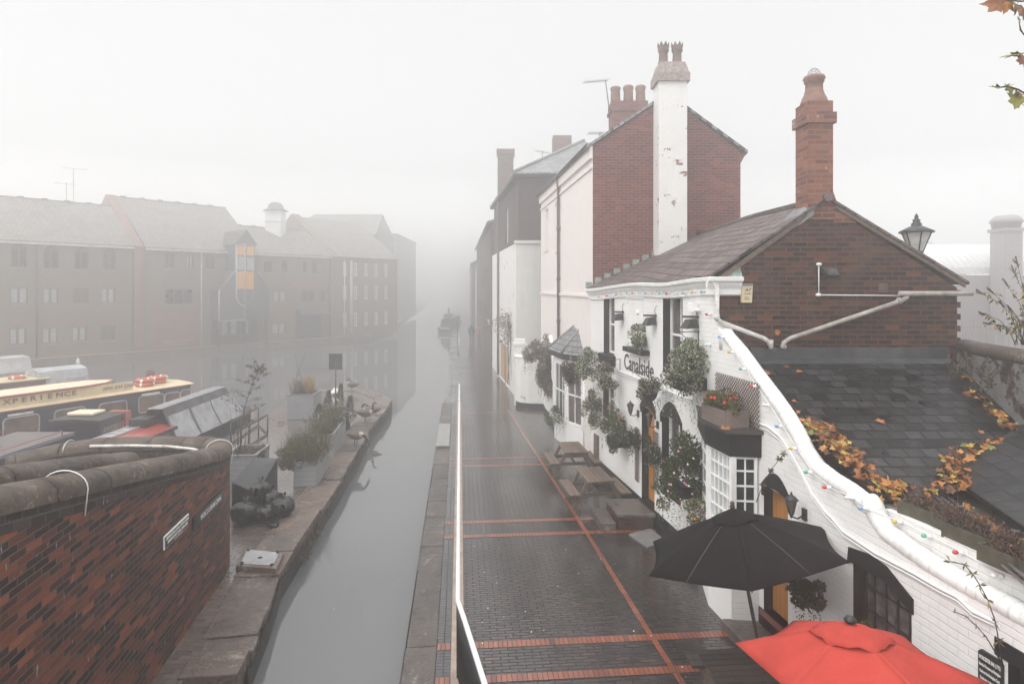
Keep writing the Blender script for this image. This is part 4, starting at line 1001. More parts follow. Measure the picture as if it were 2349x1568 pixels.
mb=MB().box(30.3,31.6,38.5,39.9,8.8,9.0); mb.lathe([(.72,9.0),(.80,9.35),(.9,9.4),(.8,9.6),(.62,9.8)],8,(30.95,39.2,0)); mb.build('cap',bpy.data.materials['grey_flue_brick'],parent=tw)
mb=MB()
for i in range(40): mb.box(19+i*.32,19.05+i*.32,30,30.03,1.6,3.7)
mb.box(19,32,30.031,30.06,2.0,2.06); mb.box(19,32,30.031,30.06,3.4,3.46); tag(mb.build('palisade_fence',bpy.data.materials['grey_flue_brick']),'hazy metal paling fence beyond the boundary wall','fence')
# ================================================================ hazy buildings across the basin
fn=Vector((.78,-.626,0))*1.2
FA=Wall((-36.6-fn.x,44.7-fn.y),(-19.5-fn.x,66-fn.y))
M['far_brick']=brick('far_hazed_brown_brick',[(0,(.23,.185,.155)),(1,(.29,.235,.195))],(.3,.26,.22),bm=.1)  # far brick lightened: part of the haze is put into its colour
M['far_red']=simple('far_red_brickwork',(.25,.155,.13),.9,0,.2,1.0)
M['far_frame']=simple('far_dark_frame',(.11,.085,.075),.6)
M['cladding']=simple('dark_blue_cladding',(.10,.085,.10),.5,0,.15,2)
M['orange_panel']=simple('orange_enamel_panel',(.80,.36,.04),.4,0,.08)
def fx(u,v=700): return FA.px(u,v)[0]
Z1=lambda zx:.26856*zx
def o1_(a,b,c,d): return oprect(FA,.26856*a,.26856*b,401.45+.26856*c,401.45+.26856*d)
def o2_(a,b,c,d): return oprect(FA,458.8+.2684*a,458.8+.2684*b,401.45+.2684*c,401.45+.2684*d)
def farblock(name,label,x0,x1,ez,ro,rz_,wins,glasses,depth=None,cols=2,roofmat='roof_tile',x1r=None,x0r=None):
    t=thing(name,label,'building',FA.w(x0,0,0),FA.a)
    wallmesh(x0,x1,-.05,ez,ops=wins,dep=.14,thick=.3).xf(FA.M).build('wall',M['far_brick'],parent=t)
    for o,gm in zip(wins,glasses):
        c_=3 if (o[1]-o[0])>2.2 else 2
        sash(t,FA,o[0],o[1],o[2],o[3],.12,cols=c_,rows=1,fm='far_frame',gm=gm,fw=.09,bw=.16 if gm!='glass' else .1,sill='concrete')
    it=PM[t.name].inverted().to_3x3()
    a0=x0 if x0r is None else x0r; a1=x1 if x1r is None else x1r
    slab_([FA.w(a0,-.35,ez-.15),FA.w(a1,-.35,ez-.15),FA.w(a1,ro,rz_),FA.w(a0,ro,rz_)],.12).build('roof',M[roofmat],parent=t,uvax=((1,0,0),(0,.8,.6)))
    slab_([FA.w(a0,ro,rz_),FA.w(a1,ro,rz_),FA.w(a1,2*ro,ez),FA.w(a0,2*ro,ez)],.12).build('rear_roof',M[roofmat],parent=t)
    for k in (x0,x1-.25): MB().prism([(0,0),(0,ez),(ro,rz_-.05),(2*ro,ez),(2*ro,0)],k,k+.25,ax='x').xf(FA.M).build('gable_wall',M['far_brick'],parent=t)
    MB().box(x0,x1,-.42,-.32,ez-.28,ez-.14).xf(FA.M).build('gutter',M['whitepipe'],parent=t)
    mb=MB(); 
    for i in range(int((a1-a0)/1.6)): mb.box(a0+.4+i*1.6,a0+.8+i*1.6,ro-.14,ro+.14,rz_+.1,rz_+.24)
    mb.box(a0,a1,ro-.1,ro+.1,rz_+.06,rz_+.16); mb.xf(FA.M).build('ridge_tiles',M[roofmat],parent=t)
    return t
xb1=fx(305); xb2=fx(330); xe2=fx(589); xe3=fx(757)
w1=[o1_(90,240,625,790),o1_(370,505,640,800),o1_(635,755,650,805),o1_(880,985,662,812)]
w1b=[o1_(85,240,958,1100),o1_(365,500,962,1100),o1_(625,755,962,1097),o1_(862,985,964,1095)]
w1c=[o1_(80,225,1303,1450),o1_(360,495,1300,1437),o1_(615,740,1293,1418),o1_(860,980,1286,1412)]
ex=[]; exg=[]
for k in (1,2,3):
    for r_ in (w1[0],w1b[0],w1c[0]):
        ex.append([r_[0]-2.55*k,r_[1]-2.55*k,r_[2],r_[3]]); exg.append('glass')
b1=farblock('canal_house','long hazy brick building with arched top windows and grey tiled roof, nearest across the water',-14,xb1,8.85,4.8,12.45,w1+w1b+w1c+ex,['glass']*3+['curtain']+['netglass','netglass','curtain','netglass','netglass','netglass','netglass','curtain']+exg)
for o in w1: MB().prism([(o[0]-.02,o[3]-.03)]+arch_pts(o[0],o[1],o[3]-.02,.42)+[(o[1]+.02,o[3]-.03)],-.02,.02).xf(FA.M).build('arch_head',M['curtain'],parent=b1)
for o in w1:
    mb=MB()
    a=arch_pts(o[0]-.14,o[1]+.14,o[3]-.02,.60); b=arch_pts(o[0],o[1],o[3]-.02,.44)
    for i in range(len(a)-1): mb.prism([a[i],a[i+1],b[i+1],b[i]],-.03,.02)
    mb.xf(FA.M).build('brick_arch',M['far_red'],parent=b1)
for o in w1c: MB().box(o[0]+.1,o[1]-.1,-.012,.0,o[3]+.05,o[3]+.55).xf(FA.M).build('red_brick_head',M['far_red'],parent=b1)
x_=fx(84); MB().tube([(x_,-.1,0),(x_,-.1,8.6)],.07,6).xf(FA.M).build('downpipe',M['brownpipe'],parent=b1)
w2=[o1_(1405,1485,668,795),o1_(1590,1652,678,800),o1_(1755,1830,683,805)]
w2b=[o1_(1410,1650,972,1105)]; w2c=[o1_(1402,1640,1286,1410)]
b2=farblock('canal_house','hazy brown brick building with the orange-panelled stair bay and higher mossy roof',xb2,xe2,8.8,6.2,13.5,w2+w2b+w2c,['curtain','netglass','curtain','glass','netglass'])
MB().prism([(-.1,-.05),(-.1,8.8),(6.2,13.75),(12.4,8.8),(12.4,0)],xb1+.02,xb2-.02,ax='x').xf(FA.M).build('parapet_gable',M['far_red'],parent=b2)
x_=fx(461); MB().tube([(x_,-.12,0),(x_,-.12,8.6)],.06,6).xf(FA.M).build('downpipe',M['whitepipe'],parent=b2)
xs0=fx(347); MB().box(xs0,fx(448),-.012,0,.1,3.6).xf(FA.M).build('red_brick_panel',M['far_red'],parent=b2)
w3=[o2_(545,612,733,830),o2_(700,750,728,835),o2_(880,915,735,838),o2_(960,1000,740,840)]
w3b=[o2_(626,740,990,1090),o2_(870,980,985,1085),o2_(1030,1080,990,1085)]
w3c=[o2_(615,735,1262,1362)]
b3=farblock('canal_house','hazy brown brick building with a white roof cupola and a ground floor awning',xe2+.02,xe3,8.75,4.6,11.6,w3+w3b+w3c,['glass']*4+['netglass','curtain','curtain','netglass'])
MB().box(fx(645),fx(748),-.012,0,5.15,5.9).xf(FA.M).build('red_brick_panel',M['far_red'],parent=b3)
MB().box(fx(629),fx(668),-.012,0,2.3,4.0).xf(FA.M).build('red_brick_panel',M['far_red'],parent=b3)
x0,x1=fx(679),fx(747)
mb=MB(); mb.prism([(0,3.1),(-1.2,2.55),(-1.2,2.45),(0,2.45)],x0,x1,ax='x'); mb.xf(FA.M).build('awning',M['cladding'],parent=b3)
MB().box(x0+.1,x1-.6,-.03,.0,.05,2.45).xf(FA.M).build('shop_front',M['cladding'],parent=b3)
# parapet gable of the next range and that range itself
xg=fx(757); b4=thing('canal_house','faint gabled brick building after the cupola house, white pipes on its wall','building',FA.w(xg,0,0),FA.a)
MB().prism([(-.1,0),(-.1,8.7),(7.5,13.9),(15,8.7),(15,0)],xg+.03,xg+1.0,ax='x').xf(FA.M).build('gable_wall',M['far_brick'],parent=b4)
xw=xg+9.5
wls=[[xg+1.7+i*1.45,xg+2.2+i*1.45,z,z+1.5] for i in range(5) for z in (1.0,4.0,6.6)]
wallmesh(xg+1.0,xw,0,8.7,ops=wls,dep=.14).xf(FA.M).build('wall',M['far_brick'],parent=b4)
for o in wls: sash(b4,FA,*o,.12,cols=1,rows=1,fm='whitem',gm='netglass',fw=.12)
slab_([FA.w(xg+1.0,-.3,8.6),FA.w(xw,-.3,8.6),FA.w(xw,7.5,13.5),FA.w(xg+1.0,7.5,13.5)]).build('roof',M['roof_tile'],parent=b4)
mb=MB()
for u in (789,803,806): 
    x=fx(u); mb.tube([(x,-.12,.2),(x,-.12,8.4)],.06,6)
mb.xf(FA.M).build('downpipes',M['whitem'],parent=b4)
# stair bay with orange panels
ty=thing('stair_bay','dark clad stair bay with four orange panels and white outlines on the brown building','stair bay',FA.w(fx(500),0,0),FA.a)
P_=1.7
def pf(zx,zy): return FA.px(.26856*zx,401.45+.26856*zy,P_)
xa,za=pf(1870,980); xr,_=pf(2300,980); zbot=pf(1870,1245)[1]; xm,zt2=pf(2095,815)
ztt=pf(2095,590)[1]; xl,_=pf(2010,600); xr2,_=pf(2180,600)
mb=MB().prism([(xa,zbot),(xr,zbot),(xr,za),(xm+.9,zt2),(xm-.9,zt2),(xa,za)],-P_,0); mb.prism([(xl-.02,zt2-.3),(xr2,zt2-.3),(xr2,ztt),(xm+.1,ztt+1.25),(xl-.02,ztt)],-P_+.02,.5)
mb.xf(FA.M).build('cladding',M['cladding'],parent=ty)
mb=MB(); mb.add([(xa-.1,-P_-.1,za),(xm-.9,-P_-.1,zt2+.05),(xm-.9,.1,zt2+.05),(xa-.1,.1,za)],[(0,1,2,3),(3,2,1,0)]); mb.xf(FA.M).build('glazed_roof',M['roof_grey'],parent=ty)
mb=MB(); mb.add([(xr+.1,-P_-.1,za),(xm+.9,-P_-.1,zt2+.05),(xm+.9,.1,zt2+.05),(xr+.1,.1,za)],[(0,1,2,3),(3,2,1,0)]); mb.xf(FA.M).build('side_roof',M['roof_grey'],parent=ty)
mb=MB(); mb.add([(xl-.15,-P_-.2,ztt-.05),(xm+.05,-P_-.2,ztt+1.35),(xm+.05,3.5,ztt+1.35),(xl-.15,3.5,ztt-.05),(xr2+.15,-P_-.2,ztt-.05),(xr2+.15,3.5,ztt-.05)],[(0,1,2,3),(1,4,5,2),(3,2,1,0),(2,5,4,1)]); mb.xf(FA.M).build('dormer_roof',M['roof_tile'],parent=ty)
for (a,b,c,d) in ((2026,2090,603,685),(2108,2170,610,690),(2024,2090,822,972),(2104,2166,825,974)):
    x0,z1=pf(a,c); x1,z0=pf(b,d); MB().box(x0,x1,-P_-.04,-P_+.01,z0,z1).xf(FA.M).build('orange_panel',M['orange_panel'],parent=ty)
for (a,b,c,d) in ((2026,2090,695,810),(2108,2170,700,812)):
    x0,z1=pf(a,c); x1,z0=pf(b,d); MB().box(x0,x1,-P_-.02,-P_+.01,z0,z1).xf(FA.M).build('grey_panel',M['netglass'],parent=ty)
mb=MB()
def ln_(pts,r=.055):
    q=[pf(*p) for p in pts]; mb.tube([(x,-P_-.03,z) for x,z in q],r,5)
ln_([(2018,592),(2018,1040),(2030,1080),(2055,1108),(2093,1122)],.08); ln_([(2093,592),(2093,1245)],.07); ln_([(2018,592),(2095,592)],.05); ln_([(2165,990),(2160,1050),(2140,1085),(2100,1105)],.03)
ln_([(1870,980),(1870,1245),(2093,1240)],.07); ln_([(1870,980),(2010,815)],.05); ln_([(2190,815),(2310,990)],.04)
mb.xf(FA.M).build('white_outlines',M['netglass'],parent=ty)
mb=MB(); mb.box(xa+.2,xr-.4,-.2,0,0,zbot); 
for x in (xa+.1,xm,xr-.2): mb.box(x-.12,x+.12,-P_+.05,-P_+.3,0,zbot)
mb.xf(FA.M).build('undercroft',M['cladding'],parent=ty)
for i,x in enumerate((xa+1.0,xm-.6,xm+.6)): MB().box(x,x+.5,-.22,-.2,.9,2.2).xf(FA.M).build('lobby_window',M['netglass'],parent=ty)
# cupola
c=at(632.5,530,67.0)
cu=thing('roof_cupola','white louvred cupola with small domed cap on the hazy roof ridge','cupola',(c.x,c.y,10.6))
mb=MB().box(c.x-.82,c.x+.82,c.y-.8,c.y+.8,10.4,13.55); mb.box(c.x-.9,c.x+.9,c.y-.9,c.y+.9,12.35,12.48); mb.build('turret',M['whitem'],parent=cu)
MB().lathe([(1.3,13.5),(1.25,13.62),(.85,13.75),(.75,14.1),(.5,14.4),(.0,14.5)],8,(c.x,c.y,0),a0=.39).build('domed_cap',M['roof_grey'],parent=cu)
M['far_hazed_pale']=brick('far_hazed_pale_brick',[(0,(.36,.33,.30)),(1,(.44,.40,.36))],(.45,.42,.4),bm=.1)  # paler still, haze of the farthest blocks painted into the brick
# hotel block and the last block
hb=thing('hotel_block','tall hazy block with hipped roof and a small purple moon sign','hotel',(-25,85,0))
mb=MB(); X0,X1=-31.0,-18.7
fr=Wall((X0,85),(X1,85)); ws=[[1+i*2.2,2.1+i*2.2,z,z+1.5] for i in range(5) for z in (1,3.9,6.8)]
wallmesh(0,12.3,0,12.6,ops=ws,dep=.14).xf(fr.M).build('wall',M['far_hazed_pale'],parent=hb)
for o in ws: sash(hb,fr,*o,.12,cols=1,rows=1,fm='far_frame',gm='curtain',fw=.1)
MB().box(X1-.3,X1,85.3,99,0,12.6).build('side_wall',M['far_hazed_pale'],parent=hb)
slab_([(X0-.3,84.7,12.5),(X1+.3,84.7,12.5),(X1-.1,91,15.9),(X0+2.3,91,15.9)]).build('roof',M['roof_tile'],parent=hb)
slab_([(X1+.3,84.7,12.5),(X1+.3,99,12.5),(X1-.1,91,15.9)]).build('hip_roof',M['roof_tile'],parent=hb)
cs=at(800,556,84.6)
sg=thing('hotel_sign','small purple sign with pale crescent moon on the hazy block','sign',(cs.x,84.7,cs.z-1))
MB().box(cs.x-1.6,cs.x+1.8,84.75,84.95,cs.z-.3,cs.z+.9).build('board',simple('purple_enamel',(.07,.02,.12),.5),parent=sg)
mo=[(cs.x+1.1+.8*math.cos(t),cs.z+.5+.8*math.sin(t)) for t in [math.radians(-130+26*i) for i in range(11)]]; mi_=[(cs.x+.8+.62*math.cos(t),cs.z+.62+.62*math.sin(t)) for t in [math.radians(-118+24*i) for i in range(11)]]
mb=MB()
for i in range(10): mb.prism([mo[i],mo[i+1],mi_[i+1],mi_[i]],84.66,84.74)
mb.build('moon',M['letter'],parent=sg)
text_mesh('Premier Inn',1.0,None,cs.x-2.0,cs.z-1.3,y=84.8,mat=M['letter'],parent=sg,local_M=I)
lb=thing('last_far_block','barely visible flat block at the fogged end of the basin','building',(-20,102,0))
mb=wallmesh(0,4.2,0,13.8,ops=[[.8,1.6,3,4.5],[2.4,3.2,3,4.5],[.8,1.6,7,8.5],[2.4,3.2,7,8.5]],dep=.15).xf(Matrix.Translation((-23,102,0))); mb.build('wall',M['far_hazed_pale'],parent=lb)
MB().box(-19.05,-18.75,102.3,122,0,13.8).build('side_wall',M['far_hazed_pale'],parent=lb); MB().box(-23.2,-18.6,101.8,122,13.8,14.1).build('roof',M['roof_tile'],parent=lb)
aerial('roof_aerial',FA.w(fx(222)-.2,4.8,12.4),FA.w(fx(222)-.2,4.8,15.5),FA.w(fx(222)-1,4.8,15.4),FA.w(fx(222)+.9,4.8,15.5),7,'tall hazy aerial on the near roof ridge across the water')
aerial('roof_aerial',FA.w(fx(216)-.5,4.9,12.4),FA.w(fx(216)-.5,4.9,14.2),FA.w(fx(216)-1.4,4.9,14.1),FA.w(fx(216)+.2,4.9,14.1),6,'shorter hazy aerial beside the tall one across the water')
c=at(198,795,50.5)
lp=thing('quay_lamp','thin hazy lamp post with round head on the far quay','street lamp',(c.x,c.y,0))
MB().tube([(c.x,c.y,0),(c.x,c.y,4.3)],.05,6).build('post',M['blackg'],parent=lp); MB().lathe([(.0,4.25),(.2,4.35),(.24,4.5),(.15,4.65),(0,4.7)],8,(c.x,c.y,0)).build('head',M['frostglass'],parent=lp)

# ================================================================ narrowboats
M['navy']=simple('navy_boat_paint',(.018,.02,.045),.3,0,.2,3,dirt=(.03,.03,.05),coat=.3)
M['boatcream']=simple('cream_boat_paint',(.66,.55,.36),.4,0,.08,3,dirt=(.56,.48,.34))
M['boatred']=simple('red_boat_paint',(.33,.05,.035),.3,0,.2,4,coat=.4)
M['creamroof']=simple('pale_cream_roof',(.78,.68,.5),.35,0,.06,3)
M['hull']=simple('black_hull',(.014,.014,.015),.5,0,.3)
M['canvas']=simple('grey_boat_canvas',(.36,.365,.38),.55,0,.3,2.5,.5,7,dirt=(.5,.505,.51))
M['canvasd']=simple('dark_canvas_strip',(.09,.09,.095),.6,0,.3,5)
M['alu']=simple('grey_window_frame',(.45,.45,.45),.35,.4,.1)
M['buoy']=simple('orange_lifebuoy',(.50,.12,.055),.5,0,.12,8)
M['hose']=simple('grey_hose',(.13,.115,.115),.5)
M['browncanvas']=simple('maroon_boat_side',(.06,.025,.028),.5)
def lerp(a,b,t): return a+(b-a)*t
def hull(Wl,x0,x1,wd,par,z1=.12,bow=2.0,bowend='R',mat='hull'):
    n=8; out=[]
    for i in range(n+1):
        t=i/n; s=math.sqrt(max(0,1-(t)**2.2)); out.append((x1+bow*t,s))
    near=[(x0,-.12)]+[(x,wd/2-(wd/2+.12)*s) for x,s in out]; far=[(x,wd/2+(wd/2+.12)*s) for x,s in out[::-1]]+[(x0,wd+.12)]
    return MB().prism(near+far,WZ-.3,z1,ax='z').xf(Wl.M).build('hull',M[mat],parent=par)
def wframe(par,Wl,x0,x1,z0,z1,y=-.0,r=.12,name='window'):
    P=[]
    for cx_,cz_,a0 in ((x1-r,z1-r,0),(x0+r,z1-r,90),(x0+r,z0+r,180),(x1-r,z0+r,270)):
        for k in range(4): a=math.radians(a0+30*k); P.append((cx_+r*math.cos(a),cz_+r*math.sin(a)))
    q=[(p[0],y-.012,p[1]) for p in P]; o=MB().tube(q+q[:2],.026,6,caps=False).xf(Wl.M).build(name,M['alu'],parent=par)
    MB().prism(P,y-.010,y+.004).xf(Wl.M).build('pane',M['boatglass'],parent=o); return o
M['boatglass']=glass('boat_window_glass',(.15,.105,.09),.06,.6,2.5)
WA=Wall((-16.97,20.7),(-13.7,26.7))
ba=thing('trip_boat','large navy narrowboat with long cream roof and raised lettered skylight','narrowboat',WA.w(0,1,WZ),WA.a)
hull(WA,-7,6.9,2.1,ba,bow=2.2)
MB().box(-7,6.83,0,2.1,.1,1.18).xf(WA.M).build('cabin',M['navy'],parent=ba,bevel=.03)
mb=MB().prism([(-.06,1.18),(-.06,1.215),(.25,1.26),(1.05,1.30),(1.85,1.26),(2.16,1.215),(2.16,1.18)],-7,6.95,ax='x'); mb.xf(WA.M).build('roof',M['boatcream'],parent=ba)
mb=MB().tube([(-7,-.065,1.19),(6.95,-.065,1.19)],.018,6); mb.xf(WA.M).build('rubbing_strip',M['boatred'],parent=ba)
xB=WA.px(304.8,885,-.30)[0]; xT=WA.px(284,868,-.35)[0]
mb=MB(); mb.box(-7,xB,.30,.34,1.25,1.60); mb.box(-7,xB-.4,1.78,1.82,1.25,1.60); mb.xf(WA.M).build('skylight_board',M['boatcream'],parent=ba)
mb=MB(); mb.prism([(-7,.24),(xT-1.5,.24),(xT-.6,.40),(xT,1.05),(xT-.6,1.72),(xT-1.5,1.88),(-7,1.88)],1.60,1.66,ax='z'); sk=mb.xf(WA.M).build('skylight_roof',M['creamroof'],parent=ba)
ring=[(-7,.24),(xT-1.5,.24),(xT-.6,.40),(xT,1.05),(xT-.6,1.72),(xT-1.5,1.88),(-7,1.88)]
mb=MB().tube([(a,b,1.635) for a,b in ring],.045,6); mb.xf(WA.M).build('skylight_trim',M['boatred'],parent=ba)
xX,zX=WA.px(7,918,-.30); xE,_=WA.px(186,894,-.30)
M['boatletter']=simple('brown_boat_lettering',(.16,.085,.075),.6)
sp_=(xE-xX)/9.0
for i,chh in enumerate('EXPERIENCE'):
    text_mesh(chh,.235,WA,xX+(i-1)*sp_*.98+(.035 if chh=='I' else 0),1.37,y=.288,mat=M['boatletter'],parent=ba,sx=1.35,bold=.006,ext=.002)
xP,_=WA.px(234,886,-.30); text_mesh('0845 644 5244',.20,WA,xP,1.38,y=.288,mat=M['boatletter'],parent=ba,sx=.98,shear=.25,ext=.002)
for a,b,top in ((30,368,620),(512,800,548),(930,1190,487),(1303,1538,420),(1548,1690,397),(1697,1793,370)):
    x0=WA.px(.24414*a,970)[0]; x1=WA.px(.24414*b,940)[0]; z1=WA.px(.24414*(a+b)/2,802.9+.24414*top)[1]-.0
    wframe(ba,WA,x0,x1,z1-.66,z1)
for a,b,top in ((70,312,598),(1330,1498,408)):
    x0=WA.px(.24414*a,960)[0]; x1=WA.px(.24414*b,930)[0]; z1=WA.px(.24414*(a+b)/2,802.9+.24414*top)[1]
    MB().box(x0,x1,-.03,0,z1-.03,z1+.04).xf(WA.M).build('notice_strip',M['letter'],parent=ba)
def buoy(c,tilt=0,label='',grp='orange lifebuoys',Rr=.30,r=.075):
    prof=[(Rr+r*math.cos(t),r*math.sin(t)) for t in [2*math.pi*i/10 for i in range(11)]]
    mb=MB(); n=24; vs=[];fs=[]
    for i in range(n):
        a=2*math.pi*i/n
        for j in range(10): vs.append((prof[j][0]*math.cos(a),prof[j][0]*math.sin(a),prof[j][1]))
    for i in range(n):
        for j in range(10): fs.append((i*10+j,((i+1)%n)*10+j,((i+1)%n)*10+(j+1)%10,i*10+(j+1)%10))
    mb.add(vs,fs,0,True)
    for p in range(len(mb.m)):
        if (p//10)%6==0: mb.m[p]=1
    mb.xf(Matrix.Translation(c)@Matrix.Rotation(tilt,4,'X')); o=mb.build('lifebuoy',[M['buoy'],M['letter']]); return tag(o,label,'lifebuoy',grp)
u=[WA.px(327,886,-.9)[0],WA.px(363,880,-1.0)[0]]
for k,(x,yy) in enumerate(((u[0],.75),(u[1],1.05))):
    for j in range(2):
        buoy(WA.w(x+.03*j,yy,1.36+.15*j),0,('left-hand pile' if k==0 else 'right-hand pile')+(', top ring' if j else ', bottom ring')+' of the orange lifebuoys on the cream boat roof')
mb=MB().lathe([(.0,1.28),(.05,1.3),(.05,1.5),(.15,1.55),(.17,1.68),(.12,1.8),(.0,1.83)],10,WA.w(6.0,1.5,0)); tag(mb.build('boat_horn_lamp',M['terradark']),'round brown lamp on the far end of the cream boat roof','lamp')
# working boat, navy, nearer
WB=Wall((-13.0,8.0),(-12.95,21.6))     # its right-hand side, seen from the towpath side
bb_=thing('working_boat','navy working narrowboat with hoses on its roof and a square end cabin','narrowboat',(-14,15,WZ),0)
hull(WB,-2,13.4,2.0,bb_,bow=1.6)
MB().box(-2,10.6,0,1.95,.1,.98).xf(WB.M).build('hold_side',M['navy'],parent=bb_,bevel=.03)
MB().box(-2,10.7,.1,1.85,.975,1.0).xf(WB.M).build('hold_cover',M['hose'],parent=bb_)
cab=MB().box(11.3,12.35,-.25,1.25,.2,1.18).xf(WB.M).build('cabin',M['navy'],parent=bb_,bevel=.03)
MB().prism([(-.32,1.18),(-.32,1.22),(.5,1.27),(1.32,1.22),(1.32,1.18)],11.2,12.45,ax='x').xf(WB.M).build('cabin_roof',M['hull'],parent=bb_)
MB().box(11.75,12.35,.25,1.1,1.27,1.36).xf(WB.M).build('hatch',M['creamroof'],parent=bb_,bevel=.02)
MB().box(12.5,12.8,-.3,.3,.3,1.25).xf(WB.M).build('red_bulkhead',M['boatred'],parent=bb_)
text_mesh('AWAY2SERVICE',.26,WB,11.45,.78,y=-.262,mat=simple('buff_lettering',(.45,.33,.25),.6),parent=bb_,sx=.55,ext=.002)
for y in (.12,1.8): MB().tube([(6.5,y,1.0),(6.5,y,1.12),(10.2,y,1.14),(10.2,y,1.0)],.016,5).xf(WB.M).build('handrail',M['boatred'],parent=bb_)
for y in (.12,): MB().tube([(1.5,y,1.0),(1.5,y,1.12),(5.6,y,1.14),(5.6,y,1.0)],.016,5).xf(WB.M).build('handrail',M['boatred'],parent=bb_)
for k,(xc,rx) in enumerate(((7.6,1.4),(4.6,1.0))):
    mb=MB(); pts=[]
    for i in range(90):
        a=i*.22; pts.append((xc+rx*(1-.002*i)*math.cos(a)*(1+.05*math.sin(a*.7)),.95+.42*math.sin(a)*(1-.003*i),1.03+.0015*i))
    mb.tube(pts,.035,6); mb.xf(WB.M); tag(mb.build('hose_coil',M['hose']),'long grey hose coil on the navy boat roof, '+('farther' if k==0 else 'nearer'),'hose','hose coils on the working boat')
mb=MB().lathe([(0,0),(.18,.02),(.2,.15),(.12,.26),(0,.3)],10,WB.w(5.9,1.3,.98)); tag(mb.build('rope_bundle',simple('dull_rope',(.28,.19,.15),.9,0,.4,14,.6,30)),'dull brown rope bundle beside the hose coil','rope')
# red-roofed boat with grey cover
WC=Wall((-10.75,13.0),(-10.75,24.2))
bc_=thing('red_boat','red roofed narrowboat with long grey canvas cover over its bow','narrowboat',(-11.4,18,WZ),0)
hull(WC,-1,11.2,1.55,bc_,bow=2.6,z1=.28)
MB().box(-1,6.8,.02,1.25,.25,.86).xf(WC.M).build('cabin',simple('slate_blue_paint',(.12,.17,.20),.4),parent=bc_)
mb=MB().prism([(-.08,.84),(-.08,.90),(.3,1.0),(.62,1.03),(.95,1.0),(1.3,.92),(1.3,.84)],-1,6.9,ax='x'); mb.xf(WC.M).build('roof',M['boatred'],parent=bc_)
mb=MB(); mb.box(-1,6.9,-.12,-.08,.82,.92); mb.box(-1,6.9,1.3,1.35,.84,.97); mb.xf(WC.M).build('roof_edge',M['darkwood'],parent=bc_)
mb=MB()
for i in range(18): mb.box(-.8+i*.4,-.8+i*.4+.33,.62,.98,1.03,1.06)
mb.box(-1,6.4,.60,.64,1.02,1.075); mb.box(-1,6.4,.97,1.01,1.02,1.075); mb.xf(WC.M).build('roof_ladder',M['alu'],parent=bc_)
MB().box(6.1,6.75,.45,.95,1.03,1.28).xf(WC.M).build('roof_box',M['hull'],parent=bc_)
mb=MB().box(6.7,11.1,.28,.72,1.47,1.50)
for i in range(22): mb.box(6.72+i*.2,6.80+i*.2,.29,.71,1.5,1.515)
mb.xf(WC.M).build('ridge_plank',M['steelplate'],parent=bc_)
mb=MB(); nx=36; cols_=[(.28,1.46),(.16,1.22),(.04,.95),(-.10,.66),(-.22,.36)]
vs=[];fs=[]
for i in range(nx+1):
    x=6.72+(11.1-6.72)*i/nx
    sag=.05*math.sin(i/nx*math.pi*5)**2
    for j,(y,z) in enumerate(cols_): vs.append((x+(.5*j/4*(i/nx) if i>30 else 0),y+sag*math.sin(j/4*math.pi)*1.5+R.uniform(-.008,.008),z-.02*sag))
w5=len(cols_)
for i in range(nx):
    for j in range(w5-1): fs.append((i*w5+j,i*w5+j+1,(i+1)*w5+j+1,(i+1)*w5+j))
mb.add(vs,fs,0,True)
for k,f in enumerate(fs):
    i=k//(w5-1); j=k%(w5-1)
    mb.m[k]=1 if (j==0 or i%12 in (0,)) else 0
e=len(mb.v)
mb.add([(11.1,.28,1.46),(11.1,.72,1.46),(11.5,1.2,.9),(12.6,.95,.36),(12.9,.6,.36),(12.3,.1,.36),(11.4,-.22,.36),(11.3,.04,.9)],[(0,7,6,5),(0,5,4,1),(1,4,3,2)],0)
mb.add([(6.72,.72,1.46),(11.1,.72,1.46),(11.2,1.6,.36),(6.72,1.5,.36)],[(0,1,2,3)],0)
mb.xf(WC.M).build('canvas_cover',[M['canvas'],M['canvasd']],parent=bc_)
# covered boat behind
WE=Wall((-23.1,28.2),(-19.9,33.2))
be=thing('covered_boat','distant maroon narrowboat with grey canvas cover behind the cream one','narrowboat',WE.w(0,1,WZ),WE.a)
xa_=WE.px(88,862)[0]; xb_=WE.px(206,846)[0]
hull(WE,-4,xb_-.3,1.9,be,bow=1.6)
MB().box(-4,xa_+.3,0,1.9,.1,.98).xf(WE.M).build('cabin',M['browncanvas'],parent=be); MB().box(-4,xa_+.5,-.05,1.95,.98,1.03).xf(WE.M).build('roof',M['boatcream'],parent=be)
mb=MB().prism([(-.1,.3),(.25,1.30),(1.0,1.42),(1.7,1.25),(2.0,.3)],xa_+.1,xb_,ax='x'); mb.add([(xb_,-.1,.3),(xb_+.5,.9,.35),(xb_,1.0,1.42)],[(0,1,2)]); mb.add([(xb_,2.0,.3),(xb_,1.0,1.42),(xb_+.5,.9,.35)],[(0,1,2)]); mb.xf(WE.M).build('canvas_cover',M['canvas'],parent=be)
MB().box(xa_+1.2,xb_-.2,-.06,.12,.45,.95).xf(WE.M@Matrix.Rotation(0,4,'X')).build('canvas_window',M['netglass'],parent=be)
for x,lab in ((-.6,'lone orange lifebuoy on the roof of the distant maroon boat, left'),(.9,'lone orange lifebuoy on the roof of the distant maroon boat, beside its canvas')):
    buoy(WE.w(x,.6,1.13),0,lab); 
mb=MB().prism([(-.3,1.05),(0,1.75),(.9,1.8),(1.5,1.1)],-.4,1.9,ax='x').xf(Matrix.Translation(WE.w(.2,2.6,.1))@Matrix.Rotation(WE.a,4,'Z')); o=mb.build('folded_hood',M['canvas']); tag(o,'grey folded canvas hood on a boat beyond the lifebuoys','canvas hood')
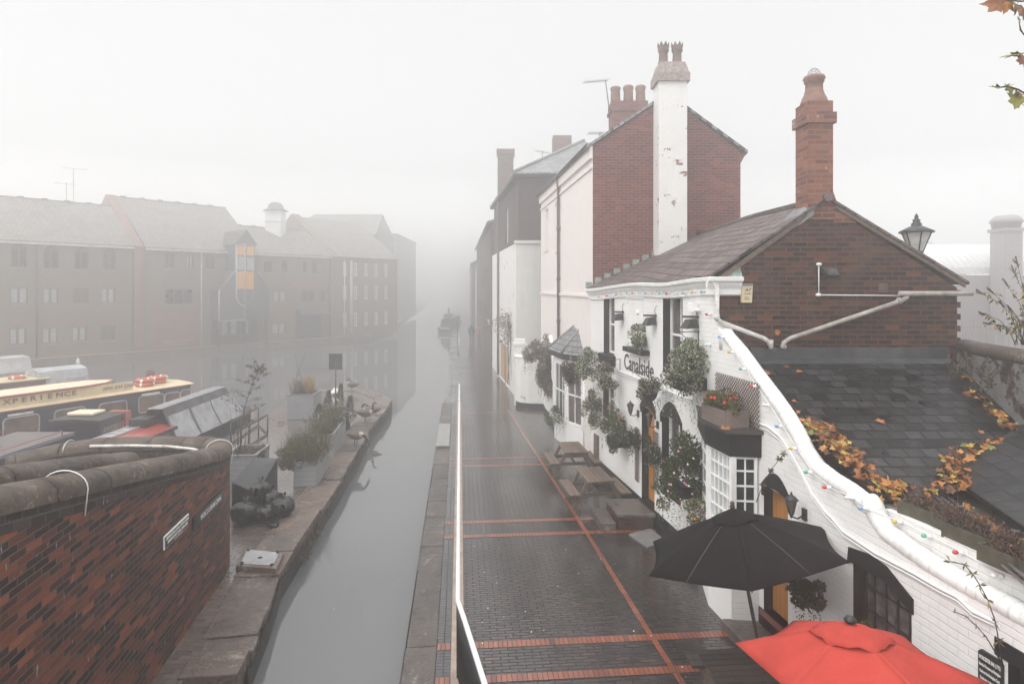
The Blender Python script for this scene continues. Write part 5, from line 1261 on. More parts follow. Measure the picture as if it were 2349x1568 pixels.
mb=MB().lathe([(0,1.42),(.08,1.46),(.09,1.56),(.05,1.62),(.06,1.7),(0,1.75)],8,WE.w(xb_-.1,1.0,0)); tag(mb.build('resting_gull',M['letter']),'small white gull perched on the end of the grey canvas','gull')
c=at(97,1047,13.9); buoy((c.x,c.y,c.z-.05),.5,'bright orange lifebuoy peeping over the stone coping at the left')
# moored boat far down the canal
fbm=thing('moored_boat','dark narrowboat seen end on in the fog by the towpath','narrowboat',(-8.6,86,WZ))
mb=MB().prism([(-8.6-.95,.2),(-8.6+.95,.2),(-8.6+.8,WZ-.1),(-8.6-.8,WZ-.1)],80,96); mb.build('hull',M['hull'],parent=fbm)
mb=MB().prism([(-9.4,.2),(-9.25,1.2),(-8.6,1.3),(-7.95,1.2),(-7.8,.2)],82,95); mb.build('cabin',M['navy'],parent=fbm)
mb=MB().box(-9.1,-8.1,83,86,1.3,1.8); mb.tube([(-8.6,85,1.8),(-8.6,85,2.6)],.15,6); mb.build('roof_clutter',M['hose'],parent=fbm)
MB().box(-9.25,-7.95,79.95,80.0,.05,.2).build('white_band',M['whitem'],parent=fbm)

# ================================================================ hairpin ramp walls
rw=thing('ramp_wall','curving old brick ramp wall with rounded stone coping and salt stains','wall',(-5.2,9,0))
def pathwall(pl_,z_of,th,par,brickm,side=1,cop=.165,z0=-.1):
    """pl_ outer face polyline in plan (Vector2); wall body to the left of travel"""
    L_=[Vector((p[0],p[1],0)) for p in pl_]; s=[0]
    for a,b in zip(L_,L_[1:]): s.append(s[-1]+(b-a).length)
    nr=[]
    for i in range(len(L_)):
        d=(L_[min(i+1,len(L_)-1)]-L_[max(i-1,0)]).normalized(); nr.append(Vector((-d.y,d.x,0))*side)
    tops=[z_of(i,s[i]) for i in range(len(L_))]
    def face_strip(off,zlo,zhi,name,mat,flip=False):
        me=MB(); k=len(L_)
        for i in range(k): me.v+= [L_[i]+nr[i]*off+Vector((0,0,zlo(i))),L_[i]+nr[i]*off+Vector((0,0,zhi(i)))]
        for i in range(k-1):
            f=[2*i,2*i+2,2*i+3,2*i+1]; me.f.append(f[::-1] if flip else f); me.m.append(0); me.s.append(True)
        return me
    def fin(me,name,mat,zslope=False):
        vv=list(me.v); o=_ob(me,name,mat,parent=par); uv=o.data.uv_layers[0]; k=len(L_)
        for l in o.data.loops:
            vi=l.vertex_index; r_=(vi//(2*k)); i=(vi%(2*k))//2; hi=vi%2
            zz=vv[vi].z - (tops[i] if zslope else 0)
            uv.data[l.index].uv=(s[i],zz)
        return o
    me=face_strip(0,lambda i:z0,lambda i:tops[i]-.19,'','')
    fin(me,'brickwork',brickm)
    me=face_strip(th,lambda i:z0,lambda i:tops[i]-.19,'','',True); fin(me,'inner_brickwork',brickm)
    me=face_strip(-.012,lambda i:tops[i]-.20,lambda i:tops[i]+.0,'',''); fin(me,'capping_course',M['cap_brick'],True)
    me=face_strip(th+.012,lambda i:tops[i]-.20,lambda i:tops[i]+.0,'','',True); fin(me,'capping_course',M['cap_brick'],True)
    # half round coping in stones
    prof=[(-.045,-.03),(-.045,.04)]+[(th/2-(th/2+.045)*math.cos(t),.04+cop*math.sin(t)) for t in [math.pi*i/10 for i in range(1,10)]]+[(th+.045,.04),(th+.045,-.03)]
    n=len(prof); mb=MB(); tot=s[-1]; st=0.0
    def pos(q):
        for i in range(len(s)-1):
            if q<=s[i+1]+1e-6:
                t=(q-s[i])/(s[i+1]-s[i]); return L_[i].lerp(L_[i+1],t),nr[i].lerp(nr[i+1],t).normalized(),tops[i]+(tops[i+1]-tops[i])*t
        return L_[-1],nr[-1],tops[-1]
    while st<tot-.05:
        ln=min(R.uniform(.75,1.15),tot-st); m=max(2,int(ln/.12)); jz=R.uniform(-.010,.010); js=R.uniform(-.008,.008); b=len(mb.v)
        for i in range(m+1):
            q=st+.004+(ln-.010)*i/m; p,nn_,z=pos(q); sh=.012 if i in (0,m) else 0
            for (o_,h) in prof:
                c_=(o_-th/2)*(1-sh*2)+th/2+js; mb.v.append(p+nn_*c_+Vector((0,0,z+h*(1-sh)+jz)))
        for i in range(m):
            for j in range(n-1): mb.f.append([b+i*n+j,b+(i+1)*n+j,b+(i+1)*n+j+1,b+i*n+j+1]); mb.m.append(0); mb.s.append(True)
        mb.f.append([b+j for j in range(n)]); mb.m.append(0); mb.s.append(False)
        mb.f.append([b+m*n+j for j in range(n)][::-1]); mb.m.append(0); mb.s.append(False)
        st+=ln
    mb.build('coping_stones',M['coping'],parent=par)
    return pos,tot
def bez(p0,p1,p2,n):
    return [tuple((1-t)**2*a+2*(1-t)*t*b+t*t*c for a,b,c in zip(p0,p1,p2)) for t in [i/n for i in range(1,n+1)]]
front=[(-3.67-.14*d,d) for d in [2.2+.7*i for i in range(14)]]
front=[p for p in front if p[1]<=11.6]
pl_=front+bez(front[-1],(-5.50,13.05),(-7.0,13.45),10)+[(-8.0,13.65),(-8.9,13.75)]+bez((-8.9,13.75),(-10.2,13.9),(-10.7,13.2),6)
def zt_o(i,s_):
    x,y=pl_[i]
    if i<len(front): return 3.51-.195*(y-5.63)-.19
    a=len(front)-1; k=(i-a)/(len(pl_)-1-a); zf=3.51-.195*(pl_[a][1]-5.63)-.19
    return zf-.26*min(1,k*2)-(max(0,k-.55)*.9)
pos,tot=pathwall(pl_,zt_o,.36,rw,M['wall_red'])
def strap(pos_,q,par,th=.36,cop=.19):
    p,nn_,z=pos_(q); pts=[p+nn_*(-.03)+Vector((0,0,z-.25))]+[p+nn_*(th/2-(th/2+.06)*math.cos(t))+Vector((0,0,z+.04+(cop+.012)*math.sin(t))) for t in [math.pi*i/12 for i in range(13)]]
    MB().tube(pts,.007,6).build('white_strap',M['whitem'],parent=par)
strap(pos,4.55,rw); strap(pos,10.05,rw); strap(pos,tot-1.25,rw)
iw=thing('inner_ramp_wall','shorter inner ramp wall with blunt ended rounded stone coping','wall',(-6.3,9,0))
il=[(-4.72-.176*d,d) for d in (3.2,5,7,9,10.2,11.2)]
pathwall(il,lambda i,s_:3.20-.21*(il[i][1]-7.26)-.19,.34,iw,M['wall_red'])
mb=MB(); e=il[-1]; ztop=3.20-.21*(e[1]-7.26)
mb.face((e[0],e[1]+.002,-.1),(e[0],e[1]+.002,ztop-.2),(e[0]-.34,e[1]-.06,ztop-.2),(e[0]-.34,e[1]-.06,-.1)); mb.build('end_face',M['wall_red'],parent=iw)
hp=[(-9.0,13.35,1.93),(-8.0,13.22,1.97),(-7.2,13.05,2.0),(-6.5,12.75,2.02),(-6.0,12.3,2.04),(-5.82,11.9,2.06)]
hr=MB().tube(hp,.03,8); 
tag(hr.build('ramp_handrail',M['whitepipe']),'curved white handrail inside the ramp wall','handrail')
# ramp floor
struct(MB().prism([(-4.5,2.5),(-5.1,9),(-5.6,12),(-7,13.2),(-9.5,13.4),(-9.8,12.2),(-6.6,11.4),(-5.9,7),(-5.1,2.5)],-.06,.35,ax='z').build('ramp',M['quaypave']))
# wall plaques
WF=Wall((front[0][0],front[0][1]),(front[-1][0],front[-1][1]))
def quadpx(pts,off): return [WF.px(u,v,off) for u,v in pts]
q=quadpx([(378,1224),(434.6,1181),(434.6,1210),(379.7,1256)],.03); x0=q[0][0]; x1=q[1][0]; z1=(q[0][1]+q[1][1])/2; z0=(q[2][1]+q[3][1])/2
s1=thing('canal_plaque','black enamel plaque with white border naming the canal main line on the brick wall','plaque',WF.w((x0+x1)/2,-.02,z0),WF.a)
MB().box(x0,x1,-.028,-.002,z0,z1).xf(WF.M).build('border',M['letter'],parent=s1,bevel=.01)
MB().box(x0+.02,x1-.02,-.034,-.026,z0+.02,z1-.02).xf(WF.M).build('plate',M['sign_black'],parent=s1)
def fit_text(t,h,x,wd,z,par,y,mat=None,bold=.0):
    o=text_mesh(t,h,WF,x,z,y=y,mat=mat,parent=par,ext=.001,bold=bold); Mx=PM[o.name]; loc=[WF.M.inverted()@(Mx@v.co) for v in o.data.vertices]; mx=max(p.x for p in loc)-x
    for v,p in zip(o.data.vertices,loc): p.x=x+(p.x-x)*wd/mx; v.co=Mx.inverted()@(WF.M@p)
    return o
Wd=x1-x0; H_=z1-z0
fit_text('BIRMINGHAM CANAL NAVIGATIONS',H_*.30,x0+.04,Wd-.08,z0+H_*.64,s1,-.037,bold=.002)
fit_text('BIRMINGHAM CANAL MAIN LINE',H_*.30,x0+.09,Wd-.18,z0+H_*.33,s1,-.037,bold=.002)
MB().box(x0+Wd*.35,x1-Wd*.3,-.038,-.034,z0+H_*.17,z0+H_*.20).xf(WF.M).build('small_print',M['letter'],parent=s1)
q=quadpx([(444.7,1180),(513.9,1127),(513.9,1146),(446.7,1200)],.03); x0=q[0][0]; x1=q[1][0]; z1=(q[0][1]+q[1][1])/2; z0=(q[2][1]+q[3][1])/2-.05
s2=thing('canal_plaque','long narrow black plaque reading WORCS & BHAM CANAL on the brick wall','plaque',WF.w((x0+x1)/2,-.02,z0),WF.a)
MB().box(x0,x1,-.03,-.002,z0,z1).xf(WF.M).build('plate',M['sign_black'],parent=s2)
fit_text('WORCS & BHAM CANAL',(z1-z0)*.62,x0+(x1-x0)*.2,(x1-x0)*.7,z0+(z1-z0)*.30,s2,-.034,bold=.002)
# ================================================================ foliage kit
LM={}
LM['green']=leafmat('mid_green_leaf',[(0,(.020,.040,.009)),(.5,(.052,.09,.020)),(.85,(.10,.14,.034)),(1,(.20,.18,.05))])
LM['dkgreen']=leafmat('dark_green_leaf',[(0,(.010,.020,.006)),(.6,(.022,.044,.013)),(1,(.055,.08,.026))])
LM['varieg']=leafmat('variegated_leaf',[(0,(.07,.085,.045)),(.35,(.18,.205,.12)),(.7,(.38,.41,.30)),(1,(.58,.59,.50))])
LM['maroon']=leafmat('maroon_leaf',[(0,(.026,.013,.013)),(.6,(.075,.036,.032)),(1,(.15,.08,.065))])
LM['brown']=leafmat('brown_leaf',[(0,(.04,.025,.016)),(.6,(.12,.075,.04)),(1,(.21,.14,.07))])
LM['ygreen']=leafmat('yellow_green_leaf',[(0,(.05,.055,.015)),(.6,(.13,.13,.035)),(1,(.26,.22,.06))])
LM['golden']=leafmat('golden_stem_leaf',[(0,(.25,.13,.02)),(.6,(.42,.25,.05)),(1,(.55,.36,.09))])
LM['pinkbrown']=leafmat('dull_pink_leaf',[(0,(.10,.05,.04)),(1,(.26,.15,.12))])
LM['f_red']=leafmat('red_petal',[(0,(.5,.02,.015)),(1,(.75,.06,.03))],sp=.1)
LM['f_pink']=leafmat('pink_petal',[(0,(.55,.12,.22)),(1,(.75,.35,.45))],sp=.1)
LM['f_white']=leafmat('white_petal',[(0,(.6,.6,.58)),(1,(.8,.8,.78))],sp=.1)
LM['f_purple']=leafmat('purple_petal',[(0,(.045,.012,.035)),(1,(.13,.04,.10))],sp=.1)
LM['f_yellow']=leafmat('yellow_petal',[(0,(.5,.30,.02)),(1,(.7,.5,.05))],sp=.1)
LM['twig']=simple('thin_brown_twig',(.06,.04,.03),.8)
LM['maple_o']=leafmat('orange_maple_leaf',[(0,(.085,.032,.014)),(.3,(.20,.07,.02)),(.65,(.34,.13,.032)),(1,(.48,.23,.06))],sp=.35,rough=.45)
LM['maple_y']=leafmat('yellow_maple_leaf',[(0,(.40,.25,.04)),(1,(.55,.42,.10))],sp=.35,rough=.45)
LM['maple_g']=leafmat('green_maple_leaf',[(0,(.16,.16,.035)),(1,(.30,.27,.06))],sp=.35,rough=.5)
def rv(): 
    while True:
        v=Vector((R.uniform(-1,1),R.uniform(-1,1),R.uniform(-1,1)))
        if .05<v.length<1: return v
def leaves(mb,c,rad,n,size,weights,clumps=9,up=.2,spread=.42):
    """n leaves gathered in uneven clumps through an ellipsoid"""
    c=Vector(c); rx,ry,rz=rad; tot=sum(w for w in weights); cc=[]
    for i in range(clumps):
        v=rv().normalized()*R.uniform(.35,1.0); cc.append((Vector((v.x*rx,v.y*ry,v.z*rz)),R.uniform(.6,1.15)))
    k=0
    while k<n:
        o,s=R.choice(cc); d=rv(); p=Vector((d.x*rx,d.y*ry,d.z*rz))*spread*s*1.25+o
        e=(p.x/rx)**2+(p.y/ry)**2+(p.z/rz)**2
        if e>(1.9 if k%9==0 else 1.5): continue
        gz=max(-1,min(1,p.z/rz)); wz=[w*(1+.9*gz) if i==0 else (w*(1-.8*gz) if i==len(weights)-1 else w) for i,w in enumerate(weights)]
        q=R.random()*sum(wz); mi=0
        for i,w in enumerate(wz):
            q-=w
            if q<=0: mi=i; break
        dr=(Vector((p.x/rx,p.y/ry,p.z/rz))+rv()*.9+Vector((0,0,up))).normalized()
        mb.leaf(c+p,dr,size*R.uniform(.6,1.25),R.uniform(.45,.8),mi); k+=1
    return mb
def tendrils(mb,c,rad,n,ln,size,mi=0):
    for i in range(n):
        a=R.uniform(0,6.28); p=Vector(c)+Vector((rad[0]*math.cos(a)*.85,rad[1]*math.sin(a)*.85,-rad[2]*.4)); L=ln*R.uniform(.5,1.2); k=int(L/ (size*.8))
        for j in range(k):
            p=p+Vector((R.uniform(-.012,.012),R.uniform(-.012,.012),-size*.8)); mb.leaf(p,rv()+Vector((0,0,-.5)),size*R.uniform(.5,.9),.6,mi)
    return mb
def flowers(c,rad,n,size,mats,weights,mb=None,top=0.0):
    mb=mb or MB(); tot=sum(weights)
    for i in range(n):
        v=rv().normalized(); 
        if v.z<top-1: continue
        if top>0 and v.z<top-.3: v.z=abs(v.z)
        if v.y>.3: v.y=-v.y
        p=Vector(c)+Vector((v.x*rad[0],v.y*rad[1],v.z*rad[2]))*R.uniform(.95,1.1)
        q=R.random()*tot; mi=0
        for j,w in enumerate(weights):
            q-=w
            if q<=0: mi=j;break
        nrm=(v+Vector((-.4,-.5,.5))).normalized(); x=nrm.orthogonal().normalized(); y=nrm.cross(x)
        vs=[p+nrm*size*.1]; m=5
        for j in range(m*2):
            a=math.pi*j/m; r_=size*(.55 if j%2==0 else .32); vs.append(p+(x*math.cos(a)+y*math.sin(a))*r_+nrm*size*.12*(1 if j%2==0 else -.2))
        mb.add(vs,[(0,1+j,1+(j+1)%(m*2)) for j in range(m*2)],mi)
    return mb
def bush(name,label,cat,c,rad,n,size,pal,w,flow=None,tend=0,tlen=.5,clumps=9,group=None,extra=None,up=.2):
    t=thing(name,label,cat,(c[0],c[1],c[2]-rad[2]),0,group)
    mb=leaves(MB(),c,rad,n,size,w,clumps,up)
    if tend: tendrils(mb,c,rad,int(tend*1.8),tlen*1.15,size)
    mb.build('foliage',[LM[p] for p in pal],parent=t)
    if flow:
        flow=(max(4,int(flow[0]*.6)),flow[1]*.72)+tuple(flow[2:])
        nf,fs,fp,fw=flow[:4]; flowers(c,rad,nf,fs,fp,fw,top=flow[4] if len(flow)>4 else 0).build('blossoms',[LM[p] for p in fp],parent=t)
    if extra: extra(t)
    return t
def pubc(u,v,off):
    x,z=WP.px(u,v,off); return WP.w(x,-off,z)
def msz(px,c): return px/F*c.y
HB='hanging baskets and wall planters on the pub'
def hb(label,u,v,pu,pv,off,n,pal,w,size=.05,flow=None,tend=0,tlen=.4,kind='basket',clumps=10,name='hanging_basket',ry=None):
    c=pubc(u,v,off); rx=msz(pu,c)*1.05; rz=msz(pv,c)*1.03; n=int(n*1.45); ry_=ry or min(max(rx,.16),off*1.1+.1)
    M_=Matrix.Rotation(WP.a,3,'Z')
    def extra(t):
        if kind=='basket':
            mb=MB().lathe([(0,-.16),(.10,-.13),(.15,-.05),(.17,.02),(.16,.03)],12,c+Vector((0,0,-rz*.25))); mb.build('basket',M['black'],parent=t)
            tp=c+Vector((0,0,-rz*.25))
            mb=MB()
            for a in (0,2.1,4.2): mb.tube([tp+Vector((.2*math.cos(a),.2*math.sin(a),.02)),c+Vector((0,0,rz*1.15))],.005,4)
            mb.build('chains',M['wire'],parent=t)
        elif kind=='trough':
            x,z=WP.px(u,v,off); hw=min(rx*.62,.32); b=z-rz*.40
            MB().box(x-hw,x+hw,-off-.12,-.01,b-.22,b).xf(WP.M).build('trough',M['black'],parent=t)
    # foreshortened towards the wall: radii given along the wall and out from it
    kx=1/ max(.25,abs(WP.t.x)) 
    return bush(name,label,'planter' if kind!='basket' else 'hanging basket',c,(rx,ry_*1.15,rz),n,size,pal,w,flow,tend,tlen,clumps,HB,extra)
hb('large variegated basket with trailing purple petunias right of the pub name',1563,842,50,54,.38,3000,['varieg','green','maroon'],[5,3,2.5],.055,(26,.06,['f_purple','f_pink'],[3,1]),16,.75,'trough',14,'wall_planter')
hb('round brownish basket hanging at the end of the pub name lettering',1490,896,26,27,.40,1500,['maroon','varieg','green'],[3,2.2,2],.045,(14,.05,['f_purple','f_pink'],[2,1]),9,.35)
hb('bushy basket hanging left of the pub name with long trailing stems',1389,866,24,28,.42,1400,['brown','varieg','green'],[2.4,2,2],.05,(8,.05,['f_purple'],[1]),12,.8)
hb('pale silvery variegated basket between the bay roof and the pub window',1349,838,26,34,.5,1700,['varieg','green','maroon'],[5,2,1],.06,None,7,.6)
hb('dark maroon leaved basket hanging beside the slate-roofed bay',1309,858,21,36,.75,1400,['maroon','brown','green'],[5,1.5,1],.06,None,5,.5)
hb('small variegated shrub in the blind niche under the middle lamp',1457,772,24,24,.22,1100,['varieg','green','brown'],[6,2,1.5],.055,None,5,.25,'none',8,'niche_plant')
x0,z0=WP.px(1434,792,.12); x1,_=WP.px(1479,796,.12); t_=[o for o in COL.objects if o.name.startswith('niche_plant')][0]
MB().box(x0,x1,-.19,-.0,z0-.12,z0-.01).xf(WP.M).build('trough',M['black'],parent=t_)
hb('tall upright green basket with red geraniums next to the bay door',1359,936,22,36,.28,1700,['green','dkgreen','ygreen'],[4,3,1],.05,(14,.07,['f_red','f_pink'],[2,1],.7),5,.5,'none',9,'wall_planter')
hb('bushy wall planter topped with pink petunias left of the first lantern',1408,982,30,48,.30,2300,['green','ygreen','dkgreen','maroon'],[4,2,2,1],.05,(22,.07,['f_pink','f_red'],[3,1],.7),8,.35,'trough',12,'wall_planter')
hb('dense green wall planter on narrow trellis left of the orange door',1449,1012,16,37,.24,1500,['dkgreen','green','ygreen'],[4,3,.6],.042,(10,.03,['f_white'],[1]),4,.3,'none',9,'wall_planter')
hb('dark green wall planter with tiny white flowers right of the orange door',1493,1046,19,40,.26,1900,['dkgreen','green'],[5,2],.04,(60,.025,['f_white'],[1]),5,.35,'none',9,'wall_planter')
hb('very large flower filled wall planter with white, red and purple blooms',1567,1078,42,72,.36,4200,['green','dkgreen','ygreen','maroon'],[4,3,1.5,1],.05,(95,.065,['f_white','f_purple','f_pink','f_red'],[3,4,2,1.2]),16,.5,'trough',16,'wall_planter')
hb('low mound of yellow and purple flowers under the big wall planter',1538,1135,34,34,.45,1500,['green','dkgreen','ygreen'],[4,2,2],.045,(26,.05,['f_purple','f_yellow'],[2,1]),10,.5,'none',9,'wall_planter')
hb('bright yellow, red and pink flower box half behind the charcoal umbrella',1612,1184,42,30,.30,2000,['green','varieg','ygreen','maroon'],[3,2.5,2,1],.045,(70,.05,['f_yellow','f_red','f_pink','f_purple'],[4,1.3,2,1.5]),4,.3,'none',12,'wall_planter')
hb('dark trailing planter hanging beneath the charcoal umbrella beside the near door',1850,1362,34,32,.28,1500,['dkgreen','maroon','green'],[5,2,2],.05,(16,.05,['f_purple'],[1]),9,.3,'none',12,'wall_planter')
hb('small pot of white and mauve flowers on the black lattice window sill',1985,1450,16,26,.16,500,['green','dkgreen','brown'],[2,2,1],.04,(12,.05,['f_pink','f_white','f_purple'],[1,1,1]),0,.2,'none',5,'sill_plant')
# trellises behind some of them
def trellis(label,x0,x1,z0,z1,y,Wl,step=.07,top=None,nm='trellis',slat=.0045):
    mb=MB(); k=0
    n=int(((x1-x0)+(z1-z0))/step)
    for s_ in (1,-1):
        for i in range(n+1):
            c_=i*step
            # line x - x0 = t, z = z0 + s*(t) + off
            if s_==1: a=(x0+max(0,c_-(z1-z0)), z0+min(c_,z1-z0) ); a=(x0+max(0,c_-(z1-z0)),z1-0-max(0,(z1-z0)-c_)) ; b=(x0+min(c_,x1-x0), z0+max(0,c_-(x1-x0)))
            else: a=(x0+max(0,c_-(z1-z0)), z0+max(0,(z1-z0)-c_)); b=(x0+min(c_,x1-x0), z1-max(0,c_-(x1-x0)))
            if abs(a[0]-b[0])+abs(a[1]-b[1])<.02: continue
            p=Vector((a[0],y-.006*s_,a[1])); q=Vector((b[0],y-.006*s_,b[1])); d=(q-p).normalized(); nn_=Vector((-d.z,0,d.x))*slat
            mb.add([p-nn_,q-nn_,q+nn_,p+nn_,p-nn_-Vector((0,.009,0)),q-nn_-Vector((0,.009,0)),q+nn_-Vector((0,.009,0)),p+nn_-Vector((0,.009,0))],[(0,1,2,3),(4,7,6,5),(0,4,5,1),(2,6,7,3)])
    mb.xf(Wl.M); o=mb.build(nm,M['trellis']); return tag(o,label,'trellis','brown wooden trellises')
x0,z1=WP.px(1462,980,.03); trellis('narrow trellis panel left of the first orange door',x0-.16,x0+.1,WP.px(1458,1100,.03)[1],z1,-.03,WP)
x0,z1=WP.px(1505,1000,.03); trellis('narrow trellis panel right of the first orange door',x0-.14,x0+.12,WP.px(1500,1110,.03)[1],z1+.1,-.03,WP)
x0,z0=WP.px(1641,930,.04); x1,z1=WP.px(1742,880,.04); trellis('wide diamond trellis behind the geranium box above the bay',x0,x1,WP.px(1700,940,.04)[1]-.35,WP.px(1650,855,.04)[1],-.04,WP,.075)
x0,z0=WP.px(1366,1040,.05); o=MB().box(x0-.16,x0+.2,-.06,-.01,z0-.15,z0+.55).xf(WP.M).build('plank_panel',M['tablewood']); tag(o,'bare brown plank panel on the wall under the red geranium basket','panel')
# geranium box on the bay
gb=thing('geranium_box','old timber planter with red geraniums on the black bay ledge','planter',WP.w((bayp[1][0]+bayp[2][0])/2,-.3,ZL),WP.a)
gx0,gx1=bayp[1][0]-.05,bayp[2][0]-.02
mb=MB().box(gx0,gx1,-.50,-.47,ZL,ZL+.26); mb.box(gx0,gx1,-.12,-.09,ZL,ZL+.26); mb.box(gx1-.03,gx1,-.47,-.12,ZL,ZL+.26); mb.box(gx0,gx0+.03,-.47,-.12,ZL,ZL+.26); mb.xf(WP.M).build('box',M['planter'],parent=gb)
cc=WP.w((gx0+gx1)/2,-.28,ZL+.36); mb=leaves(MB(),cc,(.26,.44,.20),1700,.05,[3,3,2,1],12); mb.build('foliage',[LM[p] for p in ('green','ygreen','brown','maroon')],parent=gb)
flowers(cc+Vector((-.05,.1,0)),(.26,.42,.24),11,.06,['f_red','f_pink'],[3,1],top=.6).build('blossoms',[LM['f_red'],LM['f_pink']],parent=gb)
# bay B window box, ivy column
c=Vector((1.50,21.5,.92)); bush('window_box_plant','window box of red and white flowers below the slate-roofed bay window','window box',c,(.38,.85,.30),1700,.05,['dkgreen','green','maroon'],[4,3,1],(40,.04,['f_white','f_red'],[3,1]),8,.35,10)
c=at(1253,846,24.6); bush('ivy_column','tall reddish climber smothering the white wall left of the bay','climbing plant',c,(.34,.55,1.15),5200,.075,['maroon','brown','green','ygreen'],[4,2,2,.8],None,10,.5,22)
c=at(1222,806,26.3); bush('wall_creeper','reddish creeper spilling over the rounded white wall top','climbing plant',c,(.42,.5,.40),1800,.07,['maroon','brown','dkgreen'],[4,2,1],None,12,.6,10)
c=at(1165,752,32.0); bush('rusty_shrub','thin rusty leaved shrub in front of the dirty white house','shrub',c,(1.15,.8,.85),2600,.075,['brown','pinkbrown','maroon'],[2,3,2],None,0,0,12,extra=lambda t: [MB().tube([(c.x+R.uniform(-.2,.2),c.y,c.z-2.9)]+[c+Vector((R.uniform(-.9,.9)*k/3,R.uniform(-.4,.4),-.7+.6*k)) for k in (1,2,3)],[.016,.012,.008,.003],4).build('stem',LM['twig'],parent=t) for i in range(5)])

# ================================================================ lamps, brackets and bulbs on the pub
def hoodlamp(u,v,label,s=1.0):
    x,z=WP.px(u,v,.2); t=thing('hood_lamp',label,'floodlight',WP.w(x,0,z),WP.a,'black hooded sign lamps')
    mb=MB(); s*=.7
    P=[(-.17,-.02,-.08),(.17,-.02,-.08),(.20,-.27,-.10),(-.20,-.27,-.10),(-.13,-.04,.08),(.13,-.04,.08),(.14,-.18,.065),(-.14,-.18,.065)]
    mb.add([(x+a*s,b,z+c_) for a,b,c_ in P],[(0,1,2,3),(4,7,6,5),(0,4,5,1),(1,5,6,2),(2,6,7,3),(3,7,4,0)]); mb.xf(WP.M).build('hood',M['flood'],parent=t)
    MB().box(x-.13*s,x+.13*s,-.24,0,z+.10,z+.14).xf(WP.M).build('bracket',M['flood'],parent=t)
    MB().tube([(x+.05,-.02,z+.14),(x+.02,-.02,z+.26),(x+.12,-.015,z+.34)],.006,4).xf(WP.M).build('cable',M['blackg'],parent=t); return t
hoodlamp(1411,726,'farthest black hooded lamp, beside the left upstairs window'); hoodlamp(1483,736,'middle black hooded lamp above the niche plant'); hoodlamp(1575,741,'nearest black hooded lamp, in front of the right upstairs window',1.1)
def lantern(u,v,ub,label,k=.70):
    x,z=WP.px(u,v,.20); t=thing('wall_lantern',label,'lantern',WP.w(x,0,z-.15),WP.a,'black coach lanterns')
    a0=.20; mb=MB()
    for i in range(6):
        a=math.pi*i/3; mb.tube([(x+.05*k*math.cos(a),-a0+.05*k*math.sin(a),z-.13*k),(x+.10*k*math.cos(a),-a0+.10*k*math.sin(a),z+.11*k)],.006,4)
    sc=lambda P:[(r*k,h*k) for r,h in P]
    mb.lathe(sc([(.0,-.24),(.02,-.22),(.03,-.18),(.055,-.15),(.05,-.13)]),6,(x,-a0,z)); mb.lathe(sc([(.13,.11),(.14,.125),(.08,.19),(.05,.21),(.03,.22),(.015,.25),(.02,.265),(0,.285)]),6,(x,-a0,z))
    mb.xf(WP.M).build('cage',M['blackg'],parent=t); MB().lathe(sc([(.045,-.13),(.095,.11)]),6,(x,-a0,z),sm=False).xf(WP.M).build('lamp_glass',M['curtain'],parent=t)
    MB().lathe(sc([(.016,-.1),(.022,.0),(.016,.06),(0,.07)]),6,(x,-a0,z)).xf(WP.M).build('candle',M['letter'],parent=t)
    mb=MB().tube([(x,-a0,z-.2*k),(x+.02,-.12,z-.24*k),(x+.03,-.03,z-.17*k)],.011,6); mb.box(x-.02,x+.06,-.035,0,z-.28*k,z-.05*k); mb.xf(WP.M).build('arm',M['blackg'],parent=t); return t
lantern(1446,937,1459,'black coach lantern left of the first orange door'); lantern(1489,962,1506,'black coach lantern right of the first orange door'); lantern(1815,1160,1838,'black coach lantern beside the near orange door above the charcoal umbrella')
def hbracket(u0,v0,u1,v1,label):
    x0,z0=WP.px(u0,v0,.0); o=MB().tube([(x0,-.01,z0),(x0,-.01,z0-.36)],.01,5); o.tube([(x0,-.01,z0-.02),(x0,-.42,z0-.02),(x0,-.44,z0-.05)],.009,5); o.tube([(x0,-.01,z0-.33),(x0,-.2,z0-.18),(x0,-.38,z0-.03)],.007,5); o=o.xf(WP.M).build('basket_bracket',M['blackg']); return tag(o,label,'bracket','iron basket brackets')
hbracket(1603,758,1570,800,'iron bracket beside the right upstairs window'); hbracket(1423,822,1400,850,'iron bracket under the left upstairs window sill'); hbracket(1494,850,1484,870,'iron bracket just right of the painted pub name')
BC={'y':('yellow',(.62,.40,.04)),'r':('red',(.60,.03,.025)),'w':('white',(.72,.72,.7)),'b':('blue',(.16,.36,.58)),'g':('green',(.10,.42,.28))}
for k,(n_,c_) in BC.items():
    m_=simple('bulb_'+n_,c_,.25,0,.04); M['bulb_'+k]=m_; m_.node_tree.nodes['Principled BSDF'].inputs['Coat Weight'].default_value=.4
ORD=['first','second','third','fourth','fifth','sixth']
def bulb(p,n,k,label,grp,r=.023,upv=None):
    t=thing('festoon_bulb',label,'light bulb',p,0,grp); n=Vector(n).normalized()
    q=n.to_track_quat('Z','Y').to_matrix().to_4x4()
    MB().lathe([(.013,0),(.02,.012),(r,.03),(r*.96,.042),(r*.7,.056),(0,.062)],10,(0,0,.05)).xf(Matrix.Translation(p)@q).build('bulb',M['bulb_'+k],parent=t)
    MB().lathe([(.026,0),(.024,.02),(.017,.025),(.018,.06),(.0,.062)],8).xf(Matrix.Translation(p)@q).build('holder',M['whitem'],parent=t); return t
eave=[(155,475,'y'),(270,460,'r'),(335,460,'w'),(400,440,'b'),(470,435,'y'),(550,425,'g'),(625,422,'r'),(708,418,'w'),(812,425,'b'),(900,428,'y'),(1005,428,'g'),(1100,430,'r'),(1213,428,'w'),(1330,418,'b'),(1458,408,'y'),(1590,405,'g'),(1680,405,'w')]
